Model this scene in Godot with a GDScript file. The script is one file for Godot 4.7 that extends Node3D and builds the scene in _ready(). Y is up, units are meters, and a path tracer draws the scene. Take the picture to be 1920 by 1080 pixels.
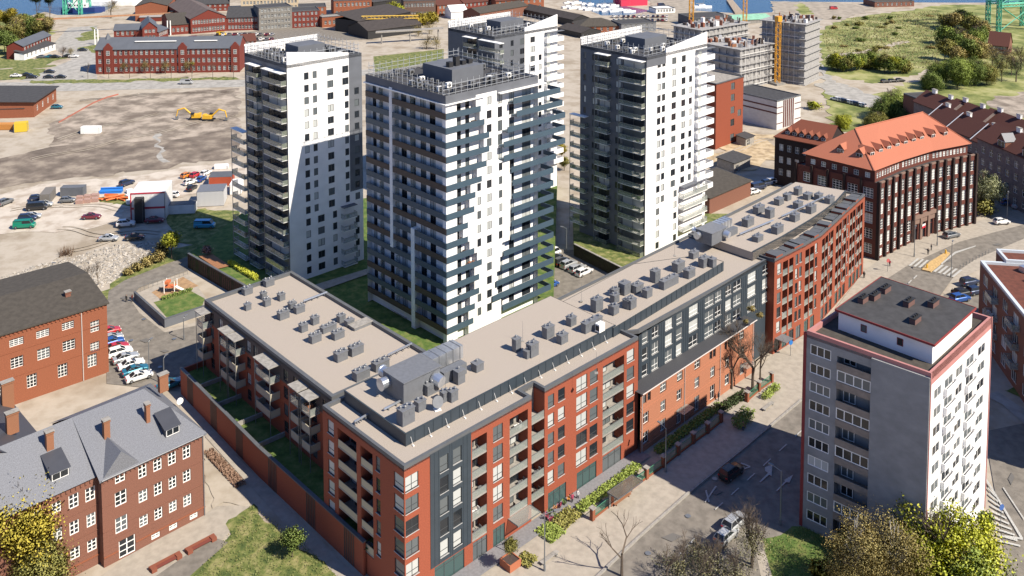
extends Node3D
# Apartment towers, brick blocks and a shipyard quarter seen from the air on a sunny spring day.

const FOCAL := 1760.0
const CENTRE_X := 960.0
const CENTRE_Y := -123.65
const PITCH := 0.0727
const EYE := 92.0
const STREET_R := Vector3(0.72, 0.0, -0.694)   # along the main street, away to the upper right
const STREET_N := Vector3(0.694, 0.0, 0.72)    # out of the street facades

var rng := RandomNumberGenerator.new()
var counts := {}
var mats := {}
var texs := {}
var cache := {}

# ---------------------------------------------------------------- pixels and metres
func ray(px: float, py: float) -> Vector3:
	var x := (px - CENTRE_X) / FOCAL
	var y := (py - CENTRE_Y) / FOCAL
	return Vector3(x, -y * cos(PITCH) - sin(PITCH), -(cos(PITCH) - y * sin(PITCH)))

func g(px: float, py: float, h := 0.0) -> Vector3:
	var d := ray(px, py)
	return Vector3(0, EYE, 0) + d * ((h - EYE) / d.y)

func height_at(p: Vector3, py: float) -> float:
	# height on the vertical line over p that a picture row meets
	var y := (py - CENTRE_Y) / FOCAL
	var fwd := -p.z
	# y = -(Y c + Z s) / (Z c - Y s)
	var yy := -fwd * (sin(PITCH) + y * cos(PITCH)) / (cos(PITCH) - y * sin(PITCH))
	return EYE + yy

# ---------------------------------------------------------------- mesh building
class MB:
	var v := PackedVector3Array()
	var n := PackedVector3Array()
	var c := PackedColorArray()
	var tint := Color(1, 1, 1)
	var tinted := false
	func tri(a: Vector3, b: Vector3, d: Vector3) -> void:
		var m := (b - a).cross(d - a).normalized()
		v.append(a); v.append(d); v.append(b)
		n.append(m); n.append(m); n.append(m)
		if tinted:
			c.append(tint); c.append(tint); c.append(tint)
	func quad(a: Vector3, b: Vector3, d: Vector3, e: Vector3) -> void:
		tri(a, b, d)
		tri(a, d, e)
	func box(o: Vector3, x: Vector3, y: Vector3, z: Vector3) -> void:
		# o corner, x y z edges, right handed
		quad(o, o + y, o + x + y, o + x)
		quad(o + z, o + x + z, o + x + y + z, o + y + z)
		quad(o, o + x, o + x + z, o + z)
		quad(o + y, o + y + z, o + x + y + z, o + x + y)
		quad(o, o + z, o + y + z, o + y)
		quad(o + x, o + x + y, o + x + y + z, o + x + z)
	func cbox(c0: Vector3, size: Vector3, turn := 0.0) -> void:
		# box standing on c0, centred, turned about y
		var b := Basis(Vector3.UP, turn)
		var x := b.x * size.x
		var z := b.z * size.z
		box(c0 - x / 2 - z / 2, x, Vector3.UP * size.y, z)
	func flat(poly: PackedVector2Array, y: float) -> void:
		var t := Geometry2D.triangulate_polygon(poly)
		for i in range(0, t.size(), 3):
			var a := poly[t[i]]
			var b := poly[t[i + 1]]
			var d := poly[t[i + 2]]
			if (b - a).cross(d - a) > 0.0:
				var s := b
				b = d
				d = s
			tri(Vector3(a.x, y, a.y), Vector3(b.x, y, b.y), Vector3(d.x, y, d.y))
	func sides(poly: PackedVector2Array, y0: float, y1: float) -> void:
		var ccw := not Geometry2D.is_polygon_clockwise(poly)
		for i in poly.size():
			var a := poly[i]
			var b := poly[(i + 1) % poly.size()]
			if ccw:
				var s := a
				a = b
				b = s
			quad(Vector3(a.x, y0, a.y), Vector3(b.x, y0, b.y), Vector3(b.x, y1, b.y), Vector3(a.x, y1, a.y))
	func prism(poly: PackedVector2Array, y0: float, y1: float) -> void:
		sides(poly, y0, y1)
		flat(poly, y1)
	func tube(a: Vector3, b: Vector3, ra: float, rb: float, k := 6, caps := true) -> void:
		var d := (b - a).normalized()
		var s := d.cross(Vector3.UP if absf(d.y) < 0.9 else Vector3.RIGHT).normalized()
		var t := s.cross(d).normalized()
		for i in k:
			var w0 := TAU * i / k
			var w1 := TAU * (i + 1) / k
			var e0 := s * cos(w0) + t * sin(w0)
			var e1 := s * cos(w1) + t * sin(w1)
			if ra > 0.0:
				tri(a + e0 * ra, a + e1 * ra, b + e1 * rb)
			if rb > 0.0:
				tri(a + e0 * ra, b + e1 * rb, b + e0 * rb)
			if caps:
				tri(b, b + e0 * rb, b + e1 * rb)
				tri(a, a + e1 * ra, a + e0 * ra)
	func mesh(off := Vector3.ZERO) -> ArrayMesh:
		if off != Vector3.ZERO:
			for i in v.size():
				v[i] -= off
		var arr := []
		arr.resize(Mesh.ARRAY_MAX)
		arr[Mesh.ARRAY_VERTEX] = v
		arr[Mesh.ARRAY_NORMAL] = n
		if tinted:
			arr[Mesh.ARRAY_COLOR] = c
		var m := ArrayMesh.new()
		if v.size() > 0:
			m.add_surface_from_arrays(Mesh.PRIMITIVE_TRIANGLES, arr)
		return m

func numbered(s: String) -> String:
	var k: int = counts.get(s, 0)
	counts[s] = k + 1
	return s if k == 0 else "%s_%03d" % [s, k]

func thing(called: String, label: String, category: String, at := Vector3.ZERO, group := "", turn := 0.0) -> Node3D:
	var o := Node3D.new()
	o.name = numbered(called)
	add_child(o)
	o.position = at
	o.rotation.y = turn
	o.set_meta("label", label)
	o.set_meta("category", category)
	if group != "":
		o.set_meta("group", group)
	return o

func tag(o: Node, label: String, category: String, group := "") -> void:
	o.set_meta("label", label)
	o.set_meta("category", category)
	if group != "":
		o.set_meta("group", group)

# a mesh made in world coordinates becomes a part of a thing that stands somewhere else
func part(mb: MB, called: String, m: Material, parent: Node3D) -> MeshInstance3D:
	var o := MeshInstance3D.new()
	o.name = called
	o.mesh = mb.mesh(parent.position if parent.get_parent() == self else Vector3.ZERO)
	o.material_override = m
	parent.add_child(o, true)
	return o

func lpart(mesh: Mesh, called: String, m: Material, parent: Node3D, t := Transform3D()) -> MeshInstance3D:
	var o := MeshInstance3D.new()
	o.name = called
	o.mesh = mesh
	o.material_override = m
	o.transform = t
	parent.add_child(o, true)
	return o

func setting(mb: MB, called: String, m: Material, kind := "structure") -> MeshInstance3D:
	var o := MeshInstance3D.new()
	o.name = numbered(called)
	o.mesh = mb.mesh()
	o.material_override = m
	add_child(o)
	o.set_meta("kind", kind)
	return o

func copy(o: Node3D, label := "") -> Node3D:
	var r: Node3D = o.duplicate()
	var base := String(o.name)
	var re := RegEx.create_from_string("_\\d{3}$")
	r.name = numbered(re.sub(base, ""))
	add_child(r)
	if label != "":
		r.set_meta("label", label)
	return r

func poly2(pts: Array) -> PackedVector2Array:
	var p := PackedVector2Array()
	for q in pts:
		p.append(Vector2(q.x, q.z))
	return p

# polygon from picture points [x, y, x, y ...] that lie at height h
func gpoly(a: Array, h := 0.0) -> PackedVector2Array:
	var p := PackedVector2Array()
	for i in range(0, a.size(), 2):
		var q := g(a[i], a[i + 1], h)
		p.append(Vector2(q.x, q.z))
	return p

# ---------------------------------------------------------------- materials
func noise_tex(key: String, freq: float, octaves: int, lo: float, hi: float, gain := 0.5, size := 512, seed_ := 1, kind := FastNoiseLite.TYPE_SIMPLEX_SMOOTH) -> ImageTexture:
	if texs.has(key):
		return texs[key]
	var nz := FastNoiseLite.new()
	nz.seed = seed_
	nz.noise_type = kind
	nz.frequency = freq
	nz.fractal_type = FastNoiseLite.FRACTAL_FBM
	nz.fractal_octaves = octaves
	nz.fractal_gain = gain
	var im := nz.get_seamless_image(size, size)
	im.convert(Image.FORMAT_L8)
	var d := im.get_data()
	var lut := PackedByteArray()
	for i in 256:
		lut.append(int(clampf(lerpf(lo, hi, i / 255.0), 0, 1) * 255))
	for i in d.size():
		d[i] = lut[d[i]]
	var out := Image.create_from_data(size, size, false, Image.FORMAT_L8, d)
	texs[key] = ImageTexture.create_from_image(out)
	return texs[key]

# ramp: array of [position, linear Color]
func ramp_tex(key: String, freq: float, octaves: int, ramp: Array, gain := 0.55, size := 512, seed_ := 1) -> ImageTexture:
	if texs.has(key):
		return texs[key]
	var nz := FastNoiseLite.new()
	nz.seed = seed_
	nz.frequency = freq
	nz.fractal_octaves = octaves
	nz.fractal_gain = gain
	var im := nz.get_seamless_image(size, size)
	im.convert(Image.FORMAT_L8)
	var d := im.get_data()
	var gr := Gradient.new()
	gr.offsets = PackedFloat32Array([])
	gr.colors = PackedColorArray([])
	var offs := PackedFloat32Array()
	var cols := PackedColorArray()
	for r in ramp:
		offs.append(r[0])
		cols.append(r[1])
	gr.offsets = offs
	gr.colors = cols
	var lut := PackedByteArray()
	for i in 256:
		var q := gr.sample(i / 255.0).linear_to_srgb()
		lut.append(int(clampf(q.r, 0, 1) * 255)); lut.append(int(clampf(q.g, 0, 1) * 255)); lut.append(int(clampf(q.b, 0, 1) * 255))
	var o := PackedByteArray()
	o.resize(d.size() * 3)
	for i in d.size():
		var k := d[i] * 3
		o[i * 3] = lut[k]
		o[i * 3 + 1] = lut[k + 1]
		o[i * 3 + 2] = lut[k + 2]
	texs[key] = ImageTexture.create_from_image(Image.create_from_data(size, size, false, Image.FORMAT_RGB8, o))
	return texs[key]

# linear base colour, optional grey mottling laid over the world every `metres`
func mat(key: String, c: Color, rough := 0.85, tex: Texture2D = null, metres := 20.0, metal := 0.0, spec := 0.5) -> StandardMaterial3D:
	if mats.has(key):
		return mats[key]
	var m := StandardMaterial3D.new()
	m.resource_name = key
	var a := c.a
	m.albedo_color = Color(c.r, c.g, c.b).linear_to_srgb()
	m.albedo_color.a = a
	m.roughness = rough
	m.metallic = metal
	m.metallic_specular = spec
	if tex:
		m.albedo_texture = tex
		m.uv1_triplanar = true
		m.uv1_world_triplanar = true
		m.uv1_scale = Vector3.ONE / metres
		m.texture_filter = BaseMaterial3D.TEXTURE_FILTER_LINEAR_WITH_MIPMAPS
	if a < 1.0:
		m.transparency = BaseMaterial3D.TRANSPARENCY_ALPHA
	mats[key] = m
	return m

func L(r: float, gg: float, b: float, a := 1.0) -> Color:
	return Color(r, gg, b, a)

# ---------------------------------------------------------------- walls with real openings
# a wall: o bottom corner on the left as seen from outside, r to the right, n outwards
func wall_of(a: Vector3, b: Vector3, y0 := 0.0) -> Dictionary:
	var p := Vector3(a.x, y0, a.z)
	var q := Vector3(b.x, y0, b.z)
	var r := (q - p).normalized()
	return {"o": p, "r": r, "n": r.cross(Vector3.UP), "w": p.distance_to(q)}

func wuv(W: Dictionary, px: float, py: float) -> Vector2:
	var d := ray(px, py)
	var e := Vector3(0, EYE, 0)
	var o: Vector3 = W.o
	var n: Vector3 = W.n
	var t: float = (o - e).dot(n) / d.dot(n)
	var p := e + d * t
	return Vector2((p - o).dot(W.r), p.y - o.y)

func at(W: Dictionary, u: float, v: float, out := 0.0) -> Vector3:
	return W.o + W.r * u + Vector3.UP * v + W.n * out

func wall_mesh(mb: MB, W: Dictionary, u0: float, u1: float, v0: float, v1: float, holes: Array, depth := 0.18, back := false) -> void:
	var us := [u0, u1]
	var vs := [v0, v1]
	for h in holes:
		us.append(clampf(h.position.x, u0, u1)); us.append(clampf(h.end.x, u0, u1))
		vs.append(clampf(h.position.y, v0, v1)); vs.append(clampf(h.end.y, v0, v1))
	us.sort()
	vs.sort()
	for j in vs.size() - 1:
		if vs[j + 1] - vs[j] < 0.002:
			continue
		var vm: float = (vs[j] + vs[j + 1]) / 2
		var start := -1.0
		var last := -1.0
		for i in us.size() - 1:
			if us[i + 1] - us[i] < 0.002:
				continue
			var um: float = (us[i] + us[i + 1]) / 2
			var inside := false
			for h in holes:
				if um > h.position.x and um < h.end.x and vm > h.position.y and vm < h.end.y:
					inside = true
					break
			if inside:
				if start >= 0.0:
					mb.quad(at(W, start, vs[j]), at(W, last, vs[j]), at(W, last, vs[j + 1]), at(W, start, vs[j + 1]))
				start = -1.0
			else:
				if start < 0.0:
					start = us[i]
				last = us[i + 1]
		if start >= 0.0:
			mb.quad(at(W, start, vs[j]), at(W, last, vs[j]), at(W, last, vs[j + 1]), at(W, start, vs[j + 1]))
	for h in holes:
		var a: float = h.position.x
		var b: float = h.end.x
		var c: float = h.position.y
		var d: float = h.end.y
		mb.quad(at(W, a, c), at(W, a, d), at(W, a, d, -depth), at(W, a, c, -depth))
		mb.quad(at(W, b, d), at(W, b, c), at(W, b, c, -depth), at(W, b, d, -depth))
		mb.quad(at(W, b, c), at(W, a, c), at(W, a, c, -depth), at(W, b, c, -depth))
		mb.quad(at(W, a, d), at(W, b, d), at(W, b, d, -depth), at(W, a, d, -depth))
		if back:
			mb.quad(at(W, a, c, -depth), at(W, b, c, -depth), at(W, b, d, -depth), at(W, a, d, -depth))

# window: frame mesh with a pane under it; style = [frame material, columns, transom share, sill material or null]
func window(parent: Node3D, W: Dictionary, u: float, v: float, w: float, h: float, style: Dictionary, depth := 0.16, called := "window") -> MeshInstance3D:
	var cols: int = style.get("cols", 2)
	var tr: float = style.get("transom", 0.0)
	var arch: float = style.get("arch", 0.0)
	var bar: float = style.get("bar", 0.07)
	var key := "win %.2f %.2f %d %.2f %.2f %.2f" % [w, h, cols, tr, bar, arch]
	if not cache.has(key):
		var f := MB.new()
		var Z := Vector3(0, 0, 0.07)
		f.box(Vector3(0, 0, 0), Vector3(w, 0, 0), Vector3(0, bar, 0), Z)
		f.box(Vector3(0, h - bar, 0), Vector3(w, 0, 0), Vector3(0, bar, 0), Z)
		f.box(Vector3(0, bar, 0), Vector3(bar, 0, 0), Vector3(0, h - 2 * bar, 0), Z)
		f.box(Vector3(w - bar, bar, 0), Vector3(bar, 0, 0), Vector3(0, h - 2 * bar, 0), Z)
		for i in range(1, cols):
			f.box(Vector3(w * i / cols - bar * 0.5, bar, 0), Vector3(bar, 0, 0), Vector3(0, h - 2 * bar, 0), Z * 0.9)
		if tr > 0.0:
			f.box(Vector3(bar, h * tr - bar * 0.5, 0), Vector3(w - 2 * bar, 0, 0), Vector3(0, bar, 0), Z * 0.85)
		if tr < 0.0:
			var rows := int(-tr)
			for i in range(1, rows):
				f.box(Vector3(bar, h * i / rows - bar * 0.4, 0), Vector3(w - 2 * bar, 0, 0), Vector3(0, bar * 0.8, 0), Z * 0.85)
		var p := MB.new()
		p.quad(Vector3(bar * .5, bar * .5, 0.025), Vector3(w - bar * .5, bar * .5, 0.025), Vector3(w - bar * .5, h - bar * .5, 0.025), Vector3(bar * .5, h - bar * .5, 0.025))
		var s := MB.new()
		s.box(Vector3(-0.04, -0.05, 0), Vector3(w + 0.08, 0, 0), Vector3(0, 0.05, 0), Vector3(0, 0, 0.26))
		cache[key] = [f.mesh(), p.mesh(), s.mesh()]
	var got: Array = cache[key]
	var B := Basis(W.r, Vector3.UP, W.n)
	var base := parent.position if parent.get_parent() == self else Vector3.ZERO
	var fr := lpart(got[0], called, style.frame, parent, Transform3D(B, at(W, u, v, -depth) - base))
	var panes: Array = style.panes
	lpart(got[1], "pane", panes[rng.randi() % panes.size()], fr)
	if style.has("sill"):
		lpart(got[2], "sill", style.sill, fr)
	return fr

# a roof sheet inside a low parapet ring
func flat_roof(parent: Node3D, poly: PackedVector2Array, y: float, up: float, thick: float, gravel: Material, cap: Material) -> void:
	var inner_list := Geometry2D.offset_polygon(poly, -thick)
	if inner_list.is_empty():
		return
	var inner: PackedVector2Array = inner_list[0]
	var r := MB.new()
	r.flat(inner, y)
	part(r, "roof", gravel, parent)
	var p := MB.new()
	p.sides(poly, y - 0.25, y + up)
	# inner faces and top ring by matching nearest corners
	var k := inner.size()
	for i in k:
		var a := inner[i]
		var b := inner[(i + 1) % k]
		var A := _near(poly, a)
		var B2 := _near(poly, b)
		var a3 := Vector3(a.x, y + up, a.y)
		var b3 := Vector3(b.x, y + up, b.y)
		p.quad(Vector3(a.x, y, a.y), Vector3(b.x, y, b.y), b3, a3)
		p.quad(a3, b3, Vector3(B2.x, y + up, B2.y), Vector3(A.x, y + up, A.y))
	part(p, "parapet", cap, parent)

func _near(poly: PackedVector2Array, p: Vector2) -> Vector2:
	var best := poly[0]
	for q in poly:
		if q.distance_squared_to(p) < best.distance_squared_to(p):
			best = q
	return best

func _ready() -> void:
	rng.seed = 7
	var cam := Camera3D.new()
	cam.name = "camera"
	cam.projection = Camera3D.PROJECTION_FRUSTUM
	cam.near = 0.5
	cam.far = 6000.0
	cam.size = 1080.0 / FOCAL * cam.near
	cam.frustum_offset = Vector2(0.0, -(540.0 - CENTRE_Y) / FOCAL * cam.near)
	cam.position = Vector3(0, EYE, 0)
	cam.rotation.x = -PITCH
	add_child(cam)
	cam.current = true
	var we := WorldEnvironment.new()
	we.name = "world_environment"
	var e := Environment.new()
	e.background_mode = Environment.BG_SKY
	var sm := ProceduralSkyMaterial.new()
	sm.sky_top_color = Color(0.30, 0.43, 0.65)
	sm.sky_horizon_color = Color(0.66, 0.75, 0.86)
	sm.sky_curve = 0.12
	sm.ground_bottom_color = Color(0.30, 0.27, 0.23)
	sm.ground_horizon_color = Color(0.50, 0.55, 0.60)
	sm.sun_angle_max = 4.0
	var sky := Sky.new()
	sky.sky_material = sm
	e.sky = sky
	e.tonemap_mode = Environment.TONE_MAPPER_LINEAR
	e.tonemap_exposure = 1.7
	e.background_energy_multiplier = 0.75
	e.sdfgi_enabled = true
	e.ssao_enabled = true
	e.ssil_enabled = true
	we.environment = e
	add_child(we)
	var sun := DirectionalLight3D.new()
	sun.name = "sun"
	sun.light_energy = 1.6
	sun.light_color = Color(1.0, 0.955, 0.88)
	sun.light_angular_distance = 0.5
	sun.shadow_enabled = true
	add_child(sun)
	var el := deg_to_rad(SUN_UP)
	var az := deg_to_rad(SUN_TURN)
	var to_sun := Vector3(cos(az) * cos(el), sin(el), sin(az) * cos(el))
	sun.look_at_from_position(Vector3.ZERO, -to_sun, Vector3.UP)
	make_materials()
	build_ground()
	build_front_block()
	build_wing()
	build_grey_block()
	build_curved_block()
	build_towers()
	build_slab_block()
	build_old_west()
	build_red_roof_office()
	build_east()
	build_north()
	build_yard()
	build_roof_plant()
	build_street()
	build_cars()
	build_trees()
	print("done ", Time.get_ticks_msec())

const SUN_UP := 44.5
const SUN_TURN := 33.0
var M := {}

func make_materials() -> void:
	var mottle := noise_tex("mottle", 0.012, 6, 0.8, 1.08, 0.6)
	var soft := noise_tex("soft", 0.008, 5, 0.92, 1.02, 0.5, 512, 5)
	var grain := noise_tex("grain", 0.09, 4, 0.55, 1.15, 0.7, 512, 9)
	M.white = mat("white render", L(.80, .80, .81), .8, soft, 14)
	M.graphite = mat("graphite render", L(.115, .125, .148), .75, soft, 12)
	M.grey_panel = mat("grey panel", L(.034, .048, .064), .5, soft, 9)
	M.steel_blue = mat("blue grey balcony panel", L(.05, .085, .12), .55, soft, 11)
	M.umber = mat("umber brown", L(.062, .046, .042), .6, soft, 11)  # on the balcony tower's garden bands this brown stands for shade and bounced light
	M.red = mat("red clinker", L(.30, .074, .037), .8, noise_tex("brickgrain", 0.06, 4, .74, 1.12, .65, 512, 21), 5)
	M.redshade = M.red
	M.gravel = mat("roof gravel", L(.45, .395, .345), .95, noise_tex("gravel", 0.16, 5, .62, 1.12, .75, 512, 3), 9)
	M.cap = mat("parapet cap", L(.1, .107, .118), .55, soft, 8)
	M.metal = mat("galvanised metal", L(.22, .23, .25), .45, soft, 3, .35)
	M.duct = mat("silver duct", L(.62, .66, .72), .28, soft, 3, .8)
	M.frame = mat("dark window frame", L(.05, .055, .06), .45)
	M.wframe = mat("white window frame", L(.78, .78, .77), .5)
	M.sill = mat("window sill", L(.38, .38, .38), .5)
	M.g_dark = mat("dark glass", L(.018, .022, .028), .06)
	M.g_mid = mat("curtained glass", L(.10, .115, .125), .08)
	M.g_pale = mat("glass over drawn blind", L(.42, .44, .44), .12)
	M.g_green = mat("greenish glass", L(.05, .09, .09), .06)
	M.rail = mat("balcony glass", L(.34, .38, .36, .36), .12)
	M.rail_dark = mat("smoked balcony glass", L(.24, .27, .22, .45), .12)
	M.steel = mat("steel", L(.25, .27, .29), .4, null, 1, .6)
	M.white_steel = mat("white painted steel", L(.7, .7, .7), .5)
	M.slab = mat("concrete slab", L(.30, .285, .265), .85, mottle, 6)
	M.concrete = mat("concrete", L(.25, .24, .225), .9, mottle, 12)
	M.brick = mat("old brick", L(.33, .11, .055), .9, noise_tex("brick", .11, 5, .5, 1.2, .72, 512, 31), 6)
	M.brick_dark = mat("dark brick", L(.24, .105, .072), .9, noise_tex("brick2", .11, 5, .55, 1.2, .72, 512, 32), 6)
	M.brick_red = mat("shipyard brick", L(.20, .036, .024), .9, noise_tex("brick2", .11, 5, .55, 1.2, .72, 512, 32), 8)
	M.slate = mat("slate", L(.19, .2, .23), .6, noise_tex("slate", .07, 5, .6, 1.15, .7, 512, 41), 6)
	M.dark_metal = mat("dark sheet roof", L(.055, .058, .07), .5, soft, 8)
	M.bitumen = mat("bitumen roof", L(.05, .05, .054), .9, mottle, 12)
	M.old_roof = mat("weathered felt roof", L(.065, .057, .048), .95, mottle, 9)
	M.tile = mat("red roof tile", L(.44, .15, .088), .85, noise_tex("tiles", .13, 4, .7, 1.12, .7, 512, 51), 7)
	M.tile_old = mat("old brown roof tile", L(.115, .036, .025), .9, noise_tex("tiles2", .13, 5, .55, 1.2, .7, 512, 52), 7)
	M.chimney = mat("chimney brick", L(.34, .15, .08), .9, noise_tex("brick", .11, 5, .5, 1.2, .72, 512, 31), 3)
	M.dirt = mat("sandy dirt", L(.76, .77, .77), .98, ramp_tex("dirt", .007, 7, [[.2, L(.34, .28, .215)], [.42, L(.43, .37, .30)], [.6, L(.50, .44, .37)], [.85, L(.40, .34, .27)]], .62, 1024, 61), 110)
	M.soil = mat("dark soil", L(.86, .85, .84), .98, ramp_tex("soil", .010, 7, [[.2, L(.16, .13, .105)], [.45, L(.24, .205, .17)], [.62, L(.36, .31, .26)], [.85, L(.45, .39, .33)]], .62, 1024, 62), 120)
	M.asphalt = mat("asphalt", L(.19, .172, .15), .92, mottle, 14)
	M.asphalt_dark = mat("dark asphalt", L(.085, .083, .085), .9, mottle, 14)
	M.paving = mat("paving", L(.345, .31, .265), .92, noise_tex("paving", .02, 5, .88, 1.04, .6, 512, 71), 18)
	M.pink_paving = mat("pink paving", L(.28, .19, .15), .92, noise_tex("paving", .05, 5, .78, 1.08, .6, 512, 71), 9)
	M.concrete_road = mat("concrete road", L(.345, .335, .315), .92, mottle, 25)
	M.grass = mat("grass", L(.95, .95, .92), .98, ramp_tex("grass", .012, 7, [[.2, L(.055, .085, .02)], [.45, L(.115, .14, .035)], [.65, L(.20, .20, .075)], [.85, L(.28, .25, .12)]], .66, 1024, 81), 32)
	M.lawn = mat("lawn", L(.85, .85, .8), .98, ramp_tex("lawn", .012, 7, [[.2, L(.05, .10, .018)], [.5, L(.09, .15, .03)], [.8, L(.17, .19, .06)]], .66, 512, 82), 18)
	M.meadow = mat("meadow", L(.88, 1.0, .8), .98, ramp_tex("meadow", .008, 7, [[.2, L(.085, .10, .03)], [.42, L(.16, .165, .055)], [.6, L(.27, .245, .11)], [.85, L(.36, .31, .19)]], .66, 1024, 83), 150)
	M.paint = mat("road paint", L(.62, .62, .60), .8, noise_tex("worn", .05, 5, .45, 1.15, .7, 512, 88), 4)
	M.yellow = mat("yellow paint", L(.65, .38, .03), .5)
	M.orange_steel = mat("orange crane paint", L(.62, .30, .03), .5)
	M.green_steel = mat("green crane paint", L(.06, .36, .25), .55)
	M.rubber = mat("rubber", L(.02, .02, .021), .8)
	M.bark = mat("bark", L(.11, .085, .065), .95, mottle, 2)
	M.black = mat("black", L(.02, .02, .022), .6)
	var w := mat("water", L(.012, .075, .17), .12)
	M.water = w
	w.normal_enabled = true
	var nz := noise_tex("ripples", .03, 4, 0, 1, .6, 512, 91)
	var im: Image = nz.get_image().duplicate()
	im.convert(Image.FORMAT_RGBA8)
	im.bump_map_to_normal_map(6.0)
	w.normal_texture = ImageTexture.create_from_image(im)
	w.normal_scale = 0.6
	w.uv1_triplanar = true
	w.uv1_world_triplanar = true
	w.uv1_scale = Vector3.ONE / 25.0

func win_style(frame: Material, cols: int, transom := 0.0, panes := [], sill: Material = null) -> Dictionary:
	var d := {"frame": frame, "cols": cols, "transom": transom, "panes": (panes if panes.size() else [M.g_dark, M.g_dark, M.g_mid])}
	if sill:
		d.sill = sill
	return d

# ---------------------------------------------------------------- ground
var layer = 0.0

const SOFT_EDGED := ["bare_soil", "dark_soil", "gravel_lot", "weeds_patch", "rough_grass", "yard_grass", "grass_bank", "lawn", "meadow", "dirt_road", "dirt_track", "bare_plot", "sand_quay", "grass_patch", "excavation", "bare_court", "sand_track", "quay_apron", "grass_verge"]

# the outline of bare earth and grass wanders
func ragged(p: PackedVector2Array, step: float, amp: float) -> PackedVector2Array:
	var nz := FastNoiseLite.new()
	nz.seed = 5
	nz.frequency = .09
	nz.fractal_octaves = 4
	var out := PackedVector2Array()
	for i in p.size():
		var a := p[i]
		var b := p[(i + 1) % p.size()]
		var n := clampi(int(a.distance_to(b) / step), 1, 60)
		for k in n:
			var q := a.lerp(b, float(k) / n)
			out.append(q + Vector2(nz.get_noise_2d(q.x, q.y), nz.get_noise_2d(q.x + 300, q.y)) * amp)
	return out

func sheet(called: String, a: Array, m: Material, y := 0.0) -> MeshInstance3D:
	var mb := MB.new()
	layer += 0.004
	var p := gpoly(a, y)
	if called in SOFT_EDGED:
		var far := p[0].length() > 190
		var amp := 7.0 if far else 2.2
		while amp > .2:
			var q := ragged(p, 2.5 if far else 1.0, amp)
			if Geometry2D.triangulate_polygon(q).size() > 0:
				p = q
				break
			amp *= .6
	mb.flat(p, y + layer)
	return setting(mb, called, m)

func line_mark(W: Dictionary, u0: float, u1: float, d: float, wide: float, y := 0.1) -> MB:
	var mb := MB.new()
	mb.quad(at(W, u0, y, d), at(W, u1, y, d), at(W, u1, y, d - wide), at(W, u0, y, d - wide))
	return mb

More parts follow.
